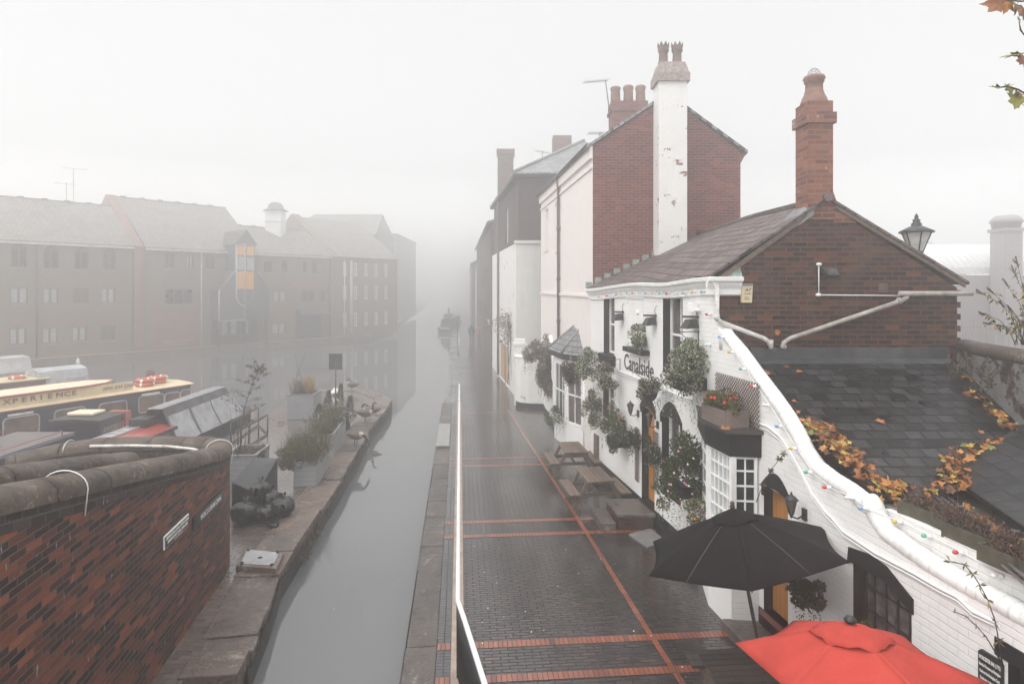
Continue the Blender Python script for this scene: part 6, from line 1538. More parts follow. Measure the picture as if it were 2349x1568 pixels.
cnt={}; prev=None; wirep=[]
for a,b,k in eave:
    u,v=1347.7+.1646*a,602.2+.1646*b; x,z=WP.px(u,v,.12); cnt[k]=cnt.get(k,0)+1
    bulb(WP.w(x,-.05,z+.02),WP.n+Vector((0,0,-.35)),k,f'{ORD[cnt[k]-1]} {BC[k][0]} bulb from the left on the light string under the pub eaves','bulbs under the pub eaves',.024); wirep.append(WP.w(x,-.045,z+.04))
tag(MB().tube(wirep,.006,4).build('light_cable',M['whitem']),'white cable of the light string under the pub eaves','cable')
cop=[('b',1548.4+.27425*345,745.5+.27425*105)]+[(k,1548.4+.27425*a,745.5+.27425*b) for a,b,k in ((428,232,'y'),(522,373,'g'),(610,515,'r'),(715,672,'w'),(820,848,'b'),(935,1035,'y'),(1062,1232,'g'),(1215,1358,'r'),(1400,1445,'w'),(1512,1532,'b'))]
cnt={}; wirep=[]
for k,u,v in cop:
    off=.16; x,z=WP.px(u,v,off); cnt[k]=cnt.get(k,0)+1
    bulb(WP.w(x+.04,-.05,z+.01),WP.n*1.0+Vector((0,0,.1)),k,f'{ORD[cnt[k]-1]} {BC[k][0]} bulb from the top of the sweeping white parapet','bulbs along the sweeping parapet'); wirep.append(WP.w(x+.05,-.03,z+.0))
cop2=[(k,1835.2+.3416*a,1032.3+.3416*b) for a,b,k in ((595,475,'y'),(787,570,'g'),(995,680,'r'),(1250,835,'w'))]
for k,u,v in cop2:
    x,z=WP.px(u,v,-.10); bulb(WP.w(x+.04,.225,z),WP.n+Vector((0,0,.1)),k,f'{BC[k][0]} bulb on the low wall above the flat part of the white coping','bulbs along the low rear parapet'); wirep.append(WP.w(x+.05,.23,z))
tag(MB().tube(wirep,.006,4).build('light_cable',M['whitem']),'white cable looping along the sweeping parapet bulbs','cable')
for (u,v,k,lab) in ((1347.7+.1646*1625,602.2+.1646*720,'r','lone red bulb on the pub corner beside the downpipe'),(1347.7+.1646*1620,602.2+.1646*1140,'w','lone white bulb on the pub corner below the red one')):
    x,z=WP.px(u,v,.12); bulb(WP.w(x+.03,-.01,z),WP.n,k,lab,'bulbs on the pub corner')
# white conduits down the outbuilding
cp=[(1548.4+.27425*a,745.5+.27425*b) for a,b in ((620,785),(780,850),(880,930),(960,1050),(1060,1230),(1150,1410),(1260,1560))]+[(1835.2+.3416*a,1032.3+.3416*b) for a,b in ((220,460),(290,545),(390,610),(510,690),(750,815),(940,925),(1060,985),(1160,1080),(1300,1145))]
for k,(dv,r_,lab) in enumerate(((0,.019,'thicker white conduit running down the white wall under the parapet'),(9,.012,'thinner white conduit just below the thick one on the white wall'))):
    pts=[]
    for u,v in cp: x,z=WP.px(u,v+dv,.02); pts.append(WP.w(x,-.022,z))
    tag(MB().tube(pts,r_,7).build('wall_conduit',M['whitem']),lab,'conduit','conduits on the white wall')
# plaque near the bottom right corner
pq=[(2243.5,1487),(2248,1484),(2301,1511),(2301,1568)]
x0,zt0=WP.px(2244,1487,.02); x1,zt1=WP.px(2300,1514,.02); zz1=(zt0+zt1)/2; zz0=zz1-.46
s3=thing('history_plaque','black plaque with white history text on the white wall at the bottom right','plaque',WP.w((x0+x1)/2,0,zz0),WP.a)
MB().prism([(x0+.03,zz0),(x1-.03,zz0),(x1,zz0+.03),(x1,zz1-.03),(x1-.03,zz1),(x0+.03,zz1),(x0,zz1-.03),(x0,zz0+.03)],-.025,-.002).xf(WP.M).build('plate',M['sign_black'],parent=s3)
wd=x1-x0
def fit2(t,h,x,w_,z):
    o=text_mesh(t,h,WP,x,z,y=-.029,parent=s3,ext=.001,bold=.001); Mx=PM[o.name]; loc=[WP.M.inverted()@(Mx@v.co) for v in o.data.vertices]; mx=max(p.x for p in loc)-x
    for v,p in zip(o.data.vertices,loc): p.x=x+(p.x-x)*w_/mx; v.co=Mx.inverted()@(WP.M@p)
for i,(t,a,b) in enumerate((('WORCESTER BAR (1792)',.06,.88),('Here the Worcester and Birmingham',.06,.88),('Canal met the Birmingham Canal.',.08,.84),('Goods were manhandled across',.1,.8),('the bar until a lock was opened',.08,.84),('in 1815.',.4,.2))):
    fit2(t,.05 if i==0 else .042,x0+wd*a,wd*b,zz1-.085-i*.062)
# thin self-sown buddleia stems
def sprig(label,pts,n,size,name='wall_sprig'):
    t=thing(name,label,'plant',pts[0]); MB().tube(pts,[.008]+[.005]*(len(pts)-1),5).build('stem',LM['twig'],parent=t)
    mb=MB()
    for p in pts[1:]:
        for i in range(n): mb.leaf(Vector(p),rv()+Vector((0,0,-.2)),size*R.uniform(.7,1.2),.3,i%2)
    mb.build('leaves',[LM['ygreen'],LM['brown']],parent=t); return t
def wp_(u,v,off): x,z=WP.px(u,v,off); return WP.w(x,-off,z)
sprig('tall thin self-sown stem arching up from the history plaque',[wp_(2300,1530,.05),wp_(2291,1470,.14),wp_(2283,1425,.2),wp_(2266,1375,.26),wp_(2247,1340,.3),wp_(2231,1315,.32),wp_(2212,1294,.33),wp_(2180,1287,.34)],5,.07)
sprig('shorter drooping self-sown stem left of the tall one',[wp_(2298,1520,.05),wp_(2262,1460,.12),wp_(2240,1435,.15),wp_(2215,1412,.17),wp_(2190,1402,.18)],3,.045)
sprig('leafy shrub sprig poking from the wall by the bay',[wp_(1735,1150,.05),wp_(1750,1110,.12),wp_(1768,1078,.2),wp_(1788,1052,.26),wp_(1798,1040,.28)],26,.06)
mb=MB(); 
# ================================================================ tables, steps
def table(L=1.2,wd=.64,top=.735,seat=.44,mat='tablewood',m2='tablewood',par=None):
    t=par; n=6
    mb=MB(); g_=wd/n
    for i in range(n): mb.box(-wd/2+i*g_+.006,-wd/2+(i+1)*g_-.006,-L/2,L/2,top-.04,top)
    mb.build('table_top',M[mat],parent=t,local=True,bevel=.004)
    for sx in (-1,1):
        mb=MB()
        for i in range(2): mb.box(sx*(.62)-.13+i*.132,sx*.62-.13+i*.132+.122,-L/2,L/2,seat-.04,seat)
        mb.build('bench_seat',M[mat],parent=t,local=True,bevel=.004)
    for y in (-L/2+.2,L/2-.2):
        for sx in (-1,1):
            p=[(sx*.22,top-.04),(sx*.32,top-.04),(sx*.66,0),(sx*.56,0)]
            MB().prism(p,y-.022,y+.022).build('leg',M[m2],parent=t,local=True,bevel=.003)
        MB().box(-.72,.72,y+.023,y+.063,seat-.13,seat-.041).build('cross_bearer',M[m2],parent=t,local=True)
        MB().box(-.30,.30,y+.023,y+.063,top-.12,top-.041).build('top_bearer',M[m2],parent=t,local=True)
    MB().box(-.02,.02,-L/2+.3,L/2-.3,.33,.40).build('tie_beam',M[m2],parent=t,local=True)
    return t
TG='picnic tables on the towpath'
t1=table(1.22,.66,par=thing('picnic_table','weathered timber picnic table by the stone step','picnic table',(2.02,15.38,0),math.radians(8.5),TG))
t2=copy_tree(t1,(1.74,18.0,0),math.radians(7.0),'weathered timber picnic table farther along by the slate-roofed bay')
t3=table(1.45,.66,mat='darkwood',m2='tablewoodx',par=thing('picnic_table','dark wet picnic table half under the coral red umbrella','picnic table',(3.08,7.62,0),math.radians(94),TG))
step=M['quaystone']
def blockthing(name,label,cat,pts,z0,z1,mat,bev=.02):
    o=MB().prism(pts,z0,z1,ax='z').build(name,mat,bevel=bev); return tag(o,label,cat)
st_=thing('door_step','large flagstone platform on dark brickwork in front of the first orange door','step',(2.7,14.1,0))
MB().prism([(2.18,14.70),(2.30,13.66),(3.14,13.66),(3.06,14.70)],.28,.36,ax='z').build('flagstone',M['kerbstone'],parent=st_,bevel=.015)
MB().prism([(2.22,14.66),(2.34,13.70),(3.10,13.70),(3.02,14.66)],-.02,.28,ax='z').build('brick_base',M['gable_brick'],parent=st_)
blockthing('low_step','smaller lower stone step beside the flagstone platform','step',[(1.84,14.6),(1.95,13.66),(2.28,13.66),(2.17,14.6)],-.02,.18,M['kerbstone'])
blockthing('stone_slab','pale flat slab set in the paving by the pub wall','slab',[(2.50,13.42),(2.76,12.75),(3.22,13.0),(3.05,13.75)],-.02,.035,simple('grey_slab',(.20,.19,.19),.4,0,.25,4),.008)
blockthing('door_slab','dark wet slab step below the near orange door','step',[(3.25,9.75),(3.42,8.85),(3.92,8.95),(3.80,9.75)],-.02,.16,M['kerbstone'])
mb=MB().tube([(3.26,13.28,0),(3.25,13.27,.22),(3.27,13.28,.25)],.012,5); mb.tube([(3.25,13.27,.12),(3.31,13.25,.13)],.012,5); tag(mb.build('standpipe_tap',M['whitem']),'small white tap pipe by the plinth behind the charcoal umbrella','tap')
# ================================================================ umbrellas
def umbrella(name,label,c,z,Rr,ph,h,tilt,canopy,pole,base_drop=None,fin='wood',vent=.24,sag=.06,lean=None,grp='parasols over the tables',stitch=False):
    e=Matrix.Translation((c[0],c[1],z))
    tx,ty=tilt; n=Vector((tx,ty,1)).normalized(); e1=Vector((1,0,-tx)).normalized(); e2=n.cross(e1)
    T=e@Matrix((( e1.x,e2.x,n.x,0),(e1.y,e2.y,n.y,0),(e1.z,e2.z,n.z,0),(0,0,0,1)))
    bx=c[0]-n.x*z/n.z; by_=c[1]-n.y*z/n.z
    t=thing(name,label,'umbrella',(bx,by_,0),0,grp)
    def surf(r_,a,hh,R0,sg,drop=0):
        """a in units of panel 0..6"""
        i=int(a)%6; f=a-int(a); A=ph+i*math.pi/3; B=A+math.pi/3
        p=Vector((math.cos(A),math.sin(A),0)).lerp(Vector((math.cos(B),math.sin(B),0)),f)*R0*r_
        q=f*(1-f)*4
        p*=1-.05*q*r_
        return Vector((p.x,p.y,hh*(1-r_)-sg*q*r_*(1-.35*r_)+.02*math.sin(math.pi*r_)-drop))
    NR,NA=10,8; mb=MB(); vs=[];fs=[]
    m=6*NA; m1=NA+1
    for pn in range(6):
        b_=len(vs)
        for i in range(NR+1):
            for j in range(m1): vs.append(T@surf(max(i/NR,.02),pn+min(j/NA,.9999),h,Rr,sag))
        for i in range(NR):
            for j in range(NA): fs.append((b_+i*m1+j,b_+(i+1)*m1+j,b_+(i+1)*m1+j+1,b_+i*m1+j+1))
    mb.add(vs,fs,0,True)
    o=mb.build('canopy',M[canopy],parent=t); s_=o.modifiers.new('Solid','SOLIDIFY'); s_.thickness=.004
    for k in range(6):   # crisp ribs
        for i in range(NR):
            pass
    mb=MB(); vs=[];fs=[]; NR2=4
    for i in range(NR2+1):
        for j in range(m):
            r_=max(i/NR2,.05); a=j/NA; f=a-int(a); q=4*f*(1-f)
            p=surf(r_*vent,a,h,Rr,0); p.z+=.035*(1-r_*.55)+.0; 
            if i==NR2: p.z-=.02*(1-q)-.0; p.z+=.012*math.sin(a*math.pi*4)
            vs.append(T@p)
    for i in range(NR2):
        for j in range(m): fs.append((i*m+j,(i+1)*m+j,(i+1)*m+(j+1)%m,i*m+(j+1)%m))
    mb.add(vs,fs,0,True); o=mb.build('vent_cap',M[canopy],parent=t); s_=o.modifiers.new('Solid','SOLIDIFY'); s_.thickness=.004
    top=T@Vector((0,0,h+.04)); foot=Vector((bx,by_,0))
    MB().tube([foot,top],.022,10).build('pole',M[pole],parent=t)
    MB().lathe([(.03,-.01),(.035,.02),(.02,.035),(.03,.05),(.028,.07),(0,.085)] if fin=='wood' else [(.05,0),(.055,.02),(.04,.035),(.03,.05),(0,.055)],10,top).build('finial',M['darkwood' if fin=='wood' else 'blackg'],parent=t)
    for k in range(6):
        A=ph+k*math.pi/3; p0=T@Vector((0,0,h-.03)); p1=T@(Vector((math.cos(A)*Rr*.985,math.sin(A)*Rr*.985,-.005)))
        d=Vector((0,0,-.012)); MB().tube([p0+d,p1+d],.009,5).build('rib',M[pole],parent=t)
        hub=T@Vector((0,0,-.25)); mid=(T@Vector((math.cos(A)*Rr*.5,math.sin(A)*Rr*.5,h*.5)))+d*2
        MB().tube([hub,mid],.007,5).build('strut',M[pole],parent=t)
    if stitch:
        for a in (3.36,4.62):
            pts=[T@(surf(r_,a,h,Rr,sag)+Vector((0,0,.006))) for r_ in [.25+.75*i/12 for i in range(13)]]
            MB().tube(pts,.0035,4).build('seam',M['stitch'],parent=t)
    MB().lathe([(.24,0),(.24,.06),(.06,.09),(.05,.35),(.03,.36)],14,(bx,by_,.001)).build('base',M['blackg'],parent=t)
    return t
umbrella('parasol','charcoal canvas parasol tilted over the towpath by the near orange door',(2.875,7.875),1.997,1.292,.28,.49,(-.158,.117),'umb_black','darkwood',stitch=True)
umbrella('parasol','coral red canvas parasol with scalloped vent in the bottom right',(3.111,5.706),1.897,1.02,.623,.30,(.001,.161),'umb_red','blackg',fin='m',vent=.36)
# ================================================================ towpath rail
def railw(p,q,z): return PW(p,q,z)
r1=thing('towpath_railing','white topped railing with black bars beside the canal','railing',PW(-.03,8.5,0))
hp=[(-.03,27.7),(-.03,8.55)]
mb=MB().tube([PW(-.03,27.75,.98),PW(-.03,27.75,1.05),PW(-.03,27.6,1.06),PW(-.03,8.7,1.06),PW(-.03,8.52,1.06),PW(.06,8.0,1.06),PW(.17,7.3,1.06),PW(.28,6.6,1.06),PW(.45,5.5,1.06)],.033,10); mb.build('handrail',M['whitem'],parent=r1)
for i in range(11):
    MB().tube([PW(-.03,8.55+i*1.9,0),PW(-.03,8.55+i*1.9,1.04)],.02,8).build('post',M['blackg'],parent=r1)
mb=MB(); 
for k in range(46): 
    q0=8.5-k*.065; pp=-.03+max(0,(8.45-q0))*.165; mb.tube([PW(pp,q0,.06),PW(pp,q0,1.03)],.011,6)
mb.tube([PW(-.03,8.5,.08),PW(.45,5.5,.08)],.015,6); mb.build('bar_panel',M['blackg'],parent=r1)
r2=thing('far_railing','short white railing with dark post farther along the misty towpath','railing',PW(.03,36,0))
c0=G(1053,812,.0); c1=G(1052,778,.0)
MB().tube([(c0.x,c0.y,0),(c0.x,c0.y,1.05),(c1.x+.05,c1.y,1.05)],.035,8).build('handrail',M['whitem'],parent=r2)
MB().tube([G(1050,780,0),G(1050,780,0)+Vector((0,0,2.0))],.07,8).build('post',M['brownpipe'],parent=r2)
# ================================================================ quay: planters, bags, rack, slab
def boxplanter(name,label,x0,x1,y0,y1,h,rz=0.0,plant=None,z0=0):
    cx_,cy_=(x0+x1)/2,(y0+y1)/2; t=thing(name,label,'planter',(cx_,cy_,z0),rz,'grey boarded planters on the quay')
    w_,d_=(x1-x0)/2,(y1-y0)/2; mb=MB(); e=.035
    for (a,b,c_,d) in ((-w_,w_,-d_,-d_+e),(-w_,w_,d_-e,d_),(-w_,-w_+e,-d_+e,d_-e),(w_-e,w_,-d_+e,d_-e)): mb.box(a,b,c_,d,0,h)
    mb.build('boards',M['greypaint'],parent=t,local=True)
    mb=MB(); f=.05
    for (a,b,c_,d) in ((-w_-.02,w_+.02,-d_-.02,-d_+f),(-w_-.02,w_+.02,d_-f,d_+.02),(-w_-.02,-w_+f,-d_+f,d_-f),(w_-f,w_+.02,-d_+f,d_-f)): mb.box(a,b,c_,d,h,h+.03)
    mb.build('rim',M['greytrim'],parent=t,local=True)
    MB().box(-w_+e,w_-e,-d_+e,d_-e,h*.5,h-.06).build('soil',M['soil'],parent=t,local=True)
    return t
def stalks(t,c,rad,n,hmin,hmax,size,pal,w,lean=.3,leafn=14,stem=True):
    mb=MB(); ms=MB(); tot=sum(w)
    for i in range(n):
        p=Vector(c)+Vector((R.uniform(-1,1)*rad[0],R.uniform(-1,1)*rad[1],0)); d=Vector((R.uniform(-1,1)*lean,R.uniform(-1,1)*lean,1)).normalized(); hgt=R.uniform(hmin,hmax)
        q=R.random()*tot; mi=0
        for j,ww in enumerate(w):
            q-=ww
            if q<=0: mi=j;break
        b=Vector((R.uniform(-.2,.2),R.uniform(-.2,.2),0))
        P=[p+d*hgt*k/5+b*hgt*(k/5)**2*.6 for k in range(6)]
        ms.tube(P,[.006*(1-k/7) for k in range(6)],3,caps=False)
        for k in range(leafn):
            f=(.12+.88*k/leafn); z=f*5; i0=min(int(z),4); pp=P[i0].lerp(P[i0+1],z-i0)
            mb.leaf(pp,rv()+d*.6,size*R.uniform(.6,1.2)*(1.15-.5*f),.4,mi)
    mb.build('foliage',[LM[x] for x in pal],parent=t)
    if stem: ms.build('stems',LM['twig'],parent=t)
A_=G(664,958); B_=G(713,958)
p1=boxplanter('quay_planter','tall grey planter with golden and reddish stems near the quay tip',-9.06,-8.02,25.2,26.4,.98,math.radians(2))
stalks(p1,(-8.55,25.7,.9),(.45,.5),130,.35,.85,.065,['pinkbrown','brown'],[2,1],.35,9)
t_=PM[p1.name]; mb=MB(); ms=MB()
c=Vector((-8.28,25.6,.92))
for i in range(130):
    d=Vector((R.uniform(-.35,.35),R.uniform(-.3,.3),1)).normalized(); h_=R.uniform(.5,.95); p=c+Vector((R.uniform(-.14,.14),R.uniform(-.15,.15),0)); 
    for k in range(9): mb.leaf(p+d*h_*k/9,d+rv()*.4,.06,.3,0)
mb.build('golden_stems',[LM['golden']],parent=p1)
for k in range(2): MB().tube([(-8.75,25.8,.9),(-8.7-.2*k,25.8,1.6),(-8.75+.45*(k-.5),25.8,2.6)],[.012,.008,.003],4).build('bare_stem',LM['twig'],parent=p1)
p2=boxplanter('quay_planter','near grey trough overflowing with green and purplish shrubs beside the water',-5.93,-5.33,16.7,18.7,.63,math.radians(6))
stalks(p2,(-5.72,17.45,.58),(.50,.85),300,.35,.85,.068,['green','dkgreen','ygreen','brown'],[4,2,2.4,1],.5,22)
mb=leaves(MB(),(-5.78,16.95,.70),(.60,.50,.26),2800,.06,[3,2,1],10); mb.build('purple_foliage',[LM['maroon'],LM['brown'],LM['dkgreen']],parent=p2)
p3=boxplanter('quay_planter','long grey trough with yellowing bushy plants behind the near one',-6.32,-5.72,19.5,22.0,.70,math.radians(6))
stalks(p3,(-6.05,20.5,.62),(.32,1.05),230,.35,.9,.07,['ygreen','green','brown'],[3,2,1.4],.35,18)
p4=boxplanter('quay_planter','grey planter hidden under dark spiky conifers near the quay tip',-7.15,-6.3,22.5,24.6,.60,math.radians(4))
mb=MB()
for (u,v,h_,rr) in ((748,950,1.15,.30),(775,948,1.45,.26),(803,955,1.0,.26),(730,960,.7,.35),(765,975,.75,.42),(790,985,.6,.3)):
    b=at(u,v,23.6); tp=b+Vector((R.uniform(-.1,.15),0,h_*.75)); b=b-Vector((0,0,.2))
    for i in range(620):
        f=R.random()**.8; a=R.uniform(0,6.28); r_=rr*(1-f)*R.uniform(.3,1.05)+.02; p=b.lerp(tp,f)+Vector((r_*math.cos(a),r_*math.sin(a),0)); mb.leaf(p,Vector((math.cos(a)*.6,math.sin(a)*.6,1))+rv()*.3,.09,.28,0 if R.random()<.7 else 1)
mb.build('conifers',[LM['dkgreen'],LM['maroon']],parent=p4)
p5=boxplanter('quay_planter','near grey planter with chalked dark panel and a tall bare sapling beside the brick wall',-7.55,-6.72,16.3,17.4,.92,math.radians(4))
MB().box(.415,.43,-.40,.15,.06,.90).build('chalkboard',M['flood'],parent=p5,local=True)
mb=MB()
for i in range(46):
    y=R.uniform(-.36,.10); z=R.uniform(.1,.86); s_=R.uniform(.02,.06); a=R.uniform(0,3.1); mb.tube([(.433,y,z),(.433,y+s_*math.cos(a),z+s_*math.sin(a))],.004,3)
mb.build('chalk_marks',M['letter'],parent=p5,local=True)
stalks(p5,(-7.0,16.7,.86),(.36,.42),45,.15,.42,.06,['brown','pinkbrown','maroon'],[2,2,1],.6,9)
sp0=Vector((-7.30,16.8,.85)); 
trunk=[sp0,sp0+Vector((.02,0,.7)),sp0+Vector((.10,.1,1.3)),sp0+Vector((.28,.1,1.85)),sp0+Vector((.50,.1,2.35))]
mb=MB().tube(trunk,[.016,.013,.010,.007,.003],5); lf=MB()
for i in range(34):
    k=R.uniform(.9,3.95); i0=int(k); b=trunk[i0].lerp(trunk[i0+1],k-i0); d=Vector((R.uniform(-1,1),R.uniform(-.6,.6),R.uniform(.0,.7))).normalized()*R.uniform(.25,.85)*(1.15-.18*k); q_=b+d
    mb.tube([b,b+d*.5+Vector((0,0,.04)),q_],[.006,.004,.002],4)
    for j in range(15):
        pp=b.lerp(q_,R.uniform(.45,1.05)); lf.leaf(pp,rv()+Vector((0,0,-.5)),.085,.26,0 if R.random()<.6 else 1)
for k in range(4): mb.tube([sp0+Vector((-.1+.07*k,0,0)),sp0+Vector((-.22+.12*k,.05,.7)),sp0+Vector((-.3+.16*k,.05,1.2))],[.008,.006,.003],4)
tr=thing('sapling','tall thin sapling with drooping dark leaflets in the near grey planter','sapling',sp0); mb.build('trunk',LM['twig'],parent=tr); lf.build('crown',[LM['maroon'],LM['brown']],parent=tr)
# black sheeted bin and refuse sacks
bn=MB(); P=[at(545,1160,14.8),at(600,1132,15.6)]
mb=MB(); mb.add([(-6.55,14.6,0),(-5.95,14.6,0),(-5.95,15.9,0),(-6.55,15.9,0),(-6.55,14.6,.78),(-5.95,14.6,.52),(-5.95,15.9,.98),(-6.55,15.9,1.0)],[(0,1,5,4),(1,2,6,5),(2,3,7,6),(3,0,4,7),(4,5,6,7)]); tag(mb.build('sheeted_crate',M['tarp'],bevel=.02),'slanted black sheeted crate behind the refuse sacks at the wall end','crate')
def sack(c,s,label,seed):
    rr_=random.Random(seed); mb=MB(); n,k=40,26; vs=[];fs=[]
    ph=[rr_.uniform(0,6.28) for _ in range(8)]
    for i in range(k+1):
        t=i/k; z=math.sin((t-.5)*math.pi); base=math.cos((t-.5)*math.pi)**.7
        for j in range(n):
            a=2*math.pi*j/n
            w_=1+.10*math.sin(3*a+ph[0]+2*t)+.07*math.sin(7*a+ph[1]+5*t)+.05*math.sin(11*a+ph[2]-7*t)+.035*math.sin(17*a+ph[4]+9*t)+.03*math.sin(23*a+ph[5]-13*t)+.03*rr_.uniform(-1,1)
            zz=max(-.72,z*.62)*(1+.05*math.sin(5*a+ph[3])); r_=base*w_
            if t>.86: r_*=.6
            vs.append((r_*math.cos(a)*s[0],r_*math.sin(a)*s[1],(zz+.72)*s[2]))
    for i in range(k):
        for j in range(n): fs.append((i*n+j,i*n+(j+1)%n,(i+1)*n+(j+1)%n,(i+1)*n+j))
    mb.add(vs,fs,0,True); top=Vector((0,0,1.36*s[2]))
    for i in range(7):
        a=rr_.uniform(0,6.28); d=Vector((math.cos(a)*.6,math.sin(a)*.6,1)).normalized(); mb.add([top-Vector((.04,0,.06)),top+d*.14*rr_.uniform(.6,1.3)+Vector((.04,.03,0)),top+d*.12+Vector((-.03,-.04,0))],[(0,1,2)])
    mb.xf(Matrix.Translation(c)@Matrix.Rotation(rr_.uniform(0,6),4,'Z')); o=mb.build('refuse_sack',M['rubber']); return tag(o,label,'refuse sack','black refuse sacks')
for (u,v,d,s_,lab,sd,z_) in ((563,1200,14.0,(.30,.28,.36),'big black refuse sack at the front left of the heap against the brick wall',1,0),(604,1196,14.0,(.26,.24,.27),'lower black refuse sack at the front middle of the heap',2,0),(648,1183,14.5,(.30,.27,.32),'black refuse sack with a pale scrap at the right end of the heap',3,0),(585,1170,14.75,(.30,.28,.40),'black refuse sack at the back left of the heap',4,.0),(620,1168,14.9,(.26,.25,.34),'black refuse sack at the back of the heap by the grey planter',5,0),(597,1150,14.5,(.22,.22,.22),'small black refuse sack lying on top of the heap',6,.50),(626,1208,13.75,(.16,.12,.09),'flat small black refuse sack lying in front of the heap',7,0)):
    c=G(u,v,0) if z_==0 else at(u,v,d); c=Vector((c.x,c.y,z_)); sack(c,s_,lab,sd)
# rack, slab, sign, dome
rk=thing('metal_rack','low black metal rack frame on the quay beside the sapling','rack',(-7.9,20.5,0))
r0,r1_=G(575,985),G(630,940)
def seg(par,pts,r=.025,name='bar'): return MB().tube(pts,r,6).build(name,M['blackg'],parent=par)
a0=at(546,1007,20.0); a1=at(614,972,22.6); b0=at(530,985,21.2); b1=at(593,958,24.0)
for (p,q_) in ((a0,a1),(b0,b1)):
    p=Vector((p.x,p.y,.72)); q2=Vector((q_.x,q_.y,.72)); seg(rk,[p,q2],.03,'top_bar'); seg(rk,[Vector((p.x,p.y,.04)),Vector((q2.x,q2.y,.04))],.03,'foot_bar')
    for k in range(4): r_=p.lerp(q2,k/3); seg(rk,[Vector((r_.x,r_.y,0)),r_],.024,'upright')
seg(rk,[Vector((a0.x,a0.y,.04)),Vector((b0.x,b0.y,.04))],.024); seg(rk,[Vector((a1.x,a1.y,.04)),Vector((b1.x,b1.y,.04))],.024)
cv=thing('access_cover','stone plinth with bolted steel cover plate on the quay edge','access cover',(-5.0,12.1,0))
q0=[G(541,1312,.0),G(634,1318,.0),G(652,1280,.0),G(560,1272,.0)]
def sh_(pts,z): return [(p.x,p.y) for p in pts]
MB().prism([(p.x,p.y) for p in q0],.0,.13,ax='z').build('plinth',M['quaystone'],parent=cv,bevel=.015)
cc=sum((Vector((p.x,p.y,0)) for p in q0),Vector())/4
pl4=[(cc.x+(p.x-cc.x)*.8,cc.y+(p.y-cc.y)*.82) for p in q0]
MB().prism(pl4,.13,.145,ax='z').build('steel_plate',M['steelplate'],parent=cv)
for p in pl4: MB().lathe([(.03,.13),(.035,.16),(.0,.175)],8,(cc.x+(p[0]-cc.x)*.92,cc.y+(p[1]-cc.y)*.92,0)).build('bolt',M['blackg'],parent=cv)
MB().lathe([(.045,.1455),(.0,.147)],12,(cc.x,cc.y,0)).build('lifting_hole',M['black'],parent=cv)
c=at(770,829,26.0); sg=thing('quay_sign','square dark sign board seen from behind on a thin post','sign',(c.x,c.y,0))
MB().tube([(c.x,c.y,0),(c.x,c.y,c.z)],.035,8).build('post',M['brownpipe'],parent=sg); MB().box(c.x-.27,c.x+.27,c.y-.03,c.y,c.z-.33,c.z+.33).build('board',simple('dark_sign_back',(.035,.03,.035),.6),parent=sg)
c=at(770,895,31.0); bl=thing('white_cap_bollard','low bollard with white domed cap near the quay tip','bollard',(c.x,c.y,0)); MB().lathe([(.10,0),(.10,c.z-.1)],8,(c.x,c.y,0)).build('shaft',M['brownpipe'],parent=bl); MB().lathe([(.29,c.z-.12),(.28,c.z-.05),(.16,c.z+.0),(.12,c.z+.10),(0,c.z+.15)],12,(c.x,c.y,0)).build('cap',M['whitem'],parent=bl)
mr=MB().tube([(-9.0+.12*math.cos(t),24.4+.1*math.sin(t),.03+.05*abs(math.sin(t))) for t in [i*.5 for i in range(14)]],.02,5); tag(mr.build('mooring_ring',M['terracotta']),'rusty mooring ring lying on the quay paving by the tall planter','mooring ring')
sc_=MB(); c=G(1087*.5735+.0+0,0+0+ (1400+890*.5102)*.5735); c=G((800+563*.5102)*.5735,(1400+890*.5102)*.5735,.01)
for i in range(5): sc_.leaf(c+Vector((R.uniform(-.08,.08),R.uniform(-.05,.05),.01)),rv(),.08,.6,0)
tag(sc_.build('blue_litter',simple('blue_plastic',(.10,.25,.45),.4)),'scrap of blue litter on the quay paving between the planters','litter')
# scattered gull-grass tufts growing out of the quay wall
gt_=MB()
for (u,v,n) in ((745,1180,90),(730,1215,110),(700,1275,60),(760,1145,50),(712,1240,80)):
    c=G(u,v,WZ+.22)
    for i in range(n): gt_.leaf(c+Vector((R.uniform(-.09,.02),R.uniform(-.25,.25),R.uniform(-.1,.12))),Vector((.9,R.uniform(-.5,.5),R.uniform(-.7,.4))),.12*R.uniform(.5,1.1),.2,i%2)
o=gt_.build('quay_weeds',[LM['dkgreen'],LM['brown']]); o['kind']='stuff'; o['label']='dark weeds growing from the quay wall at the waterline'
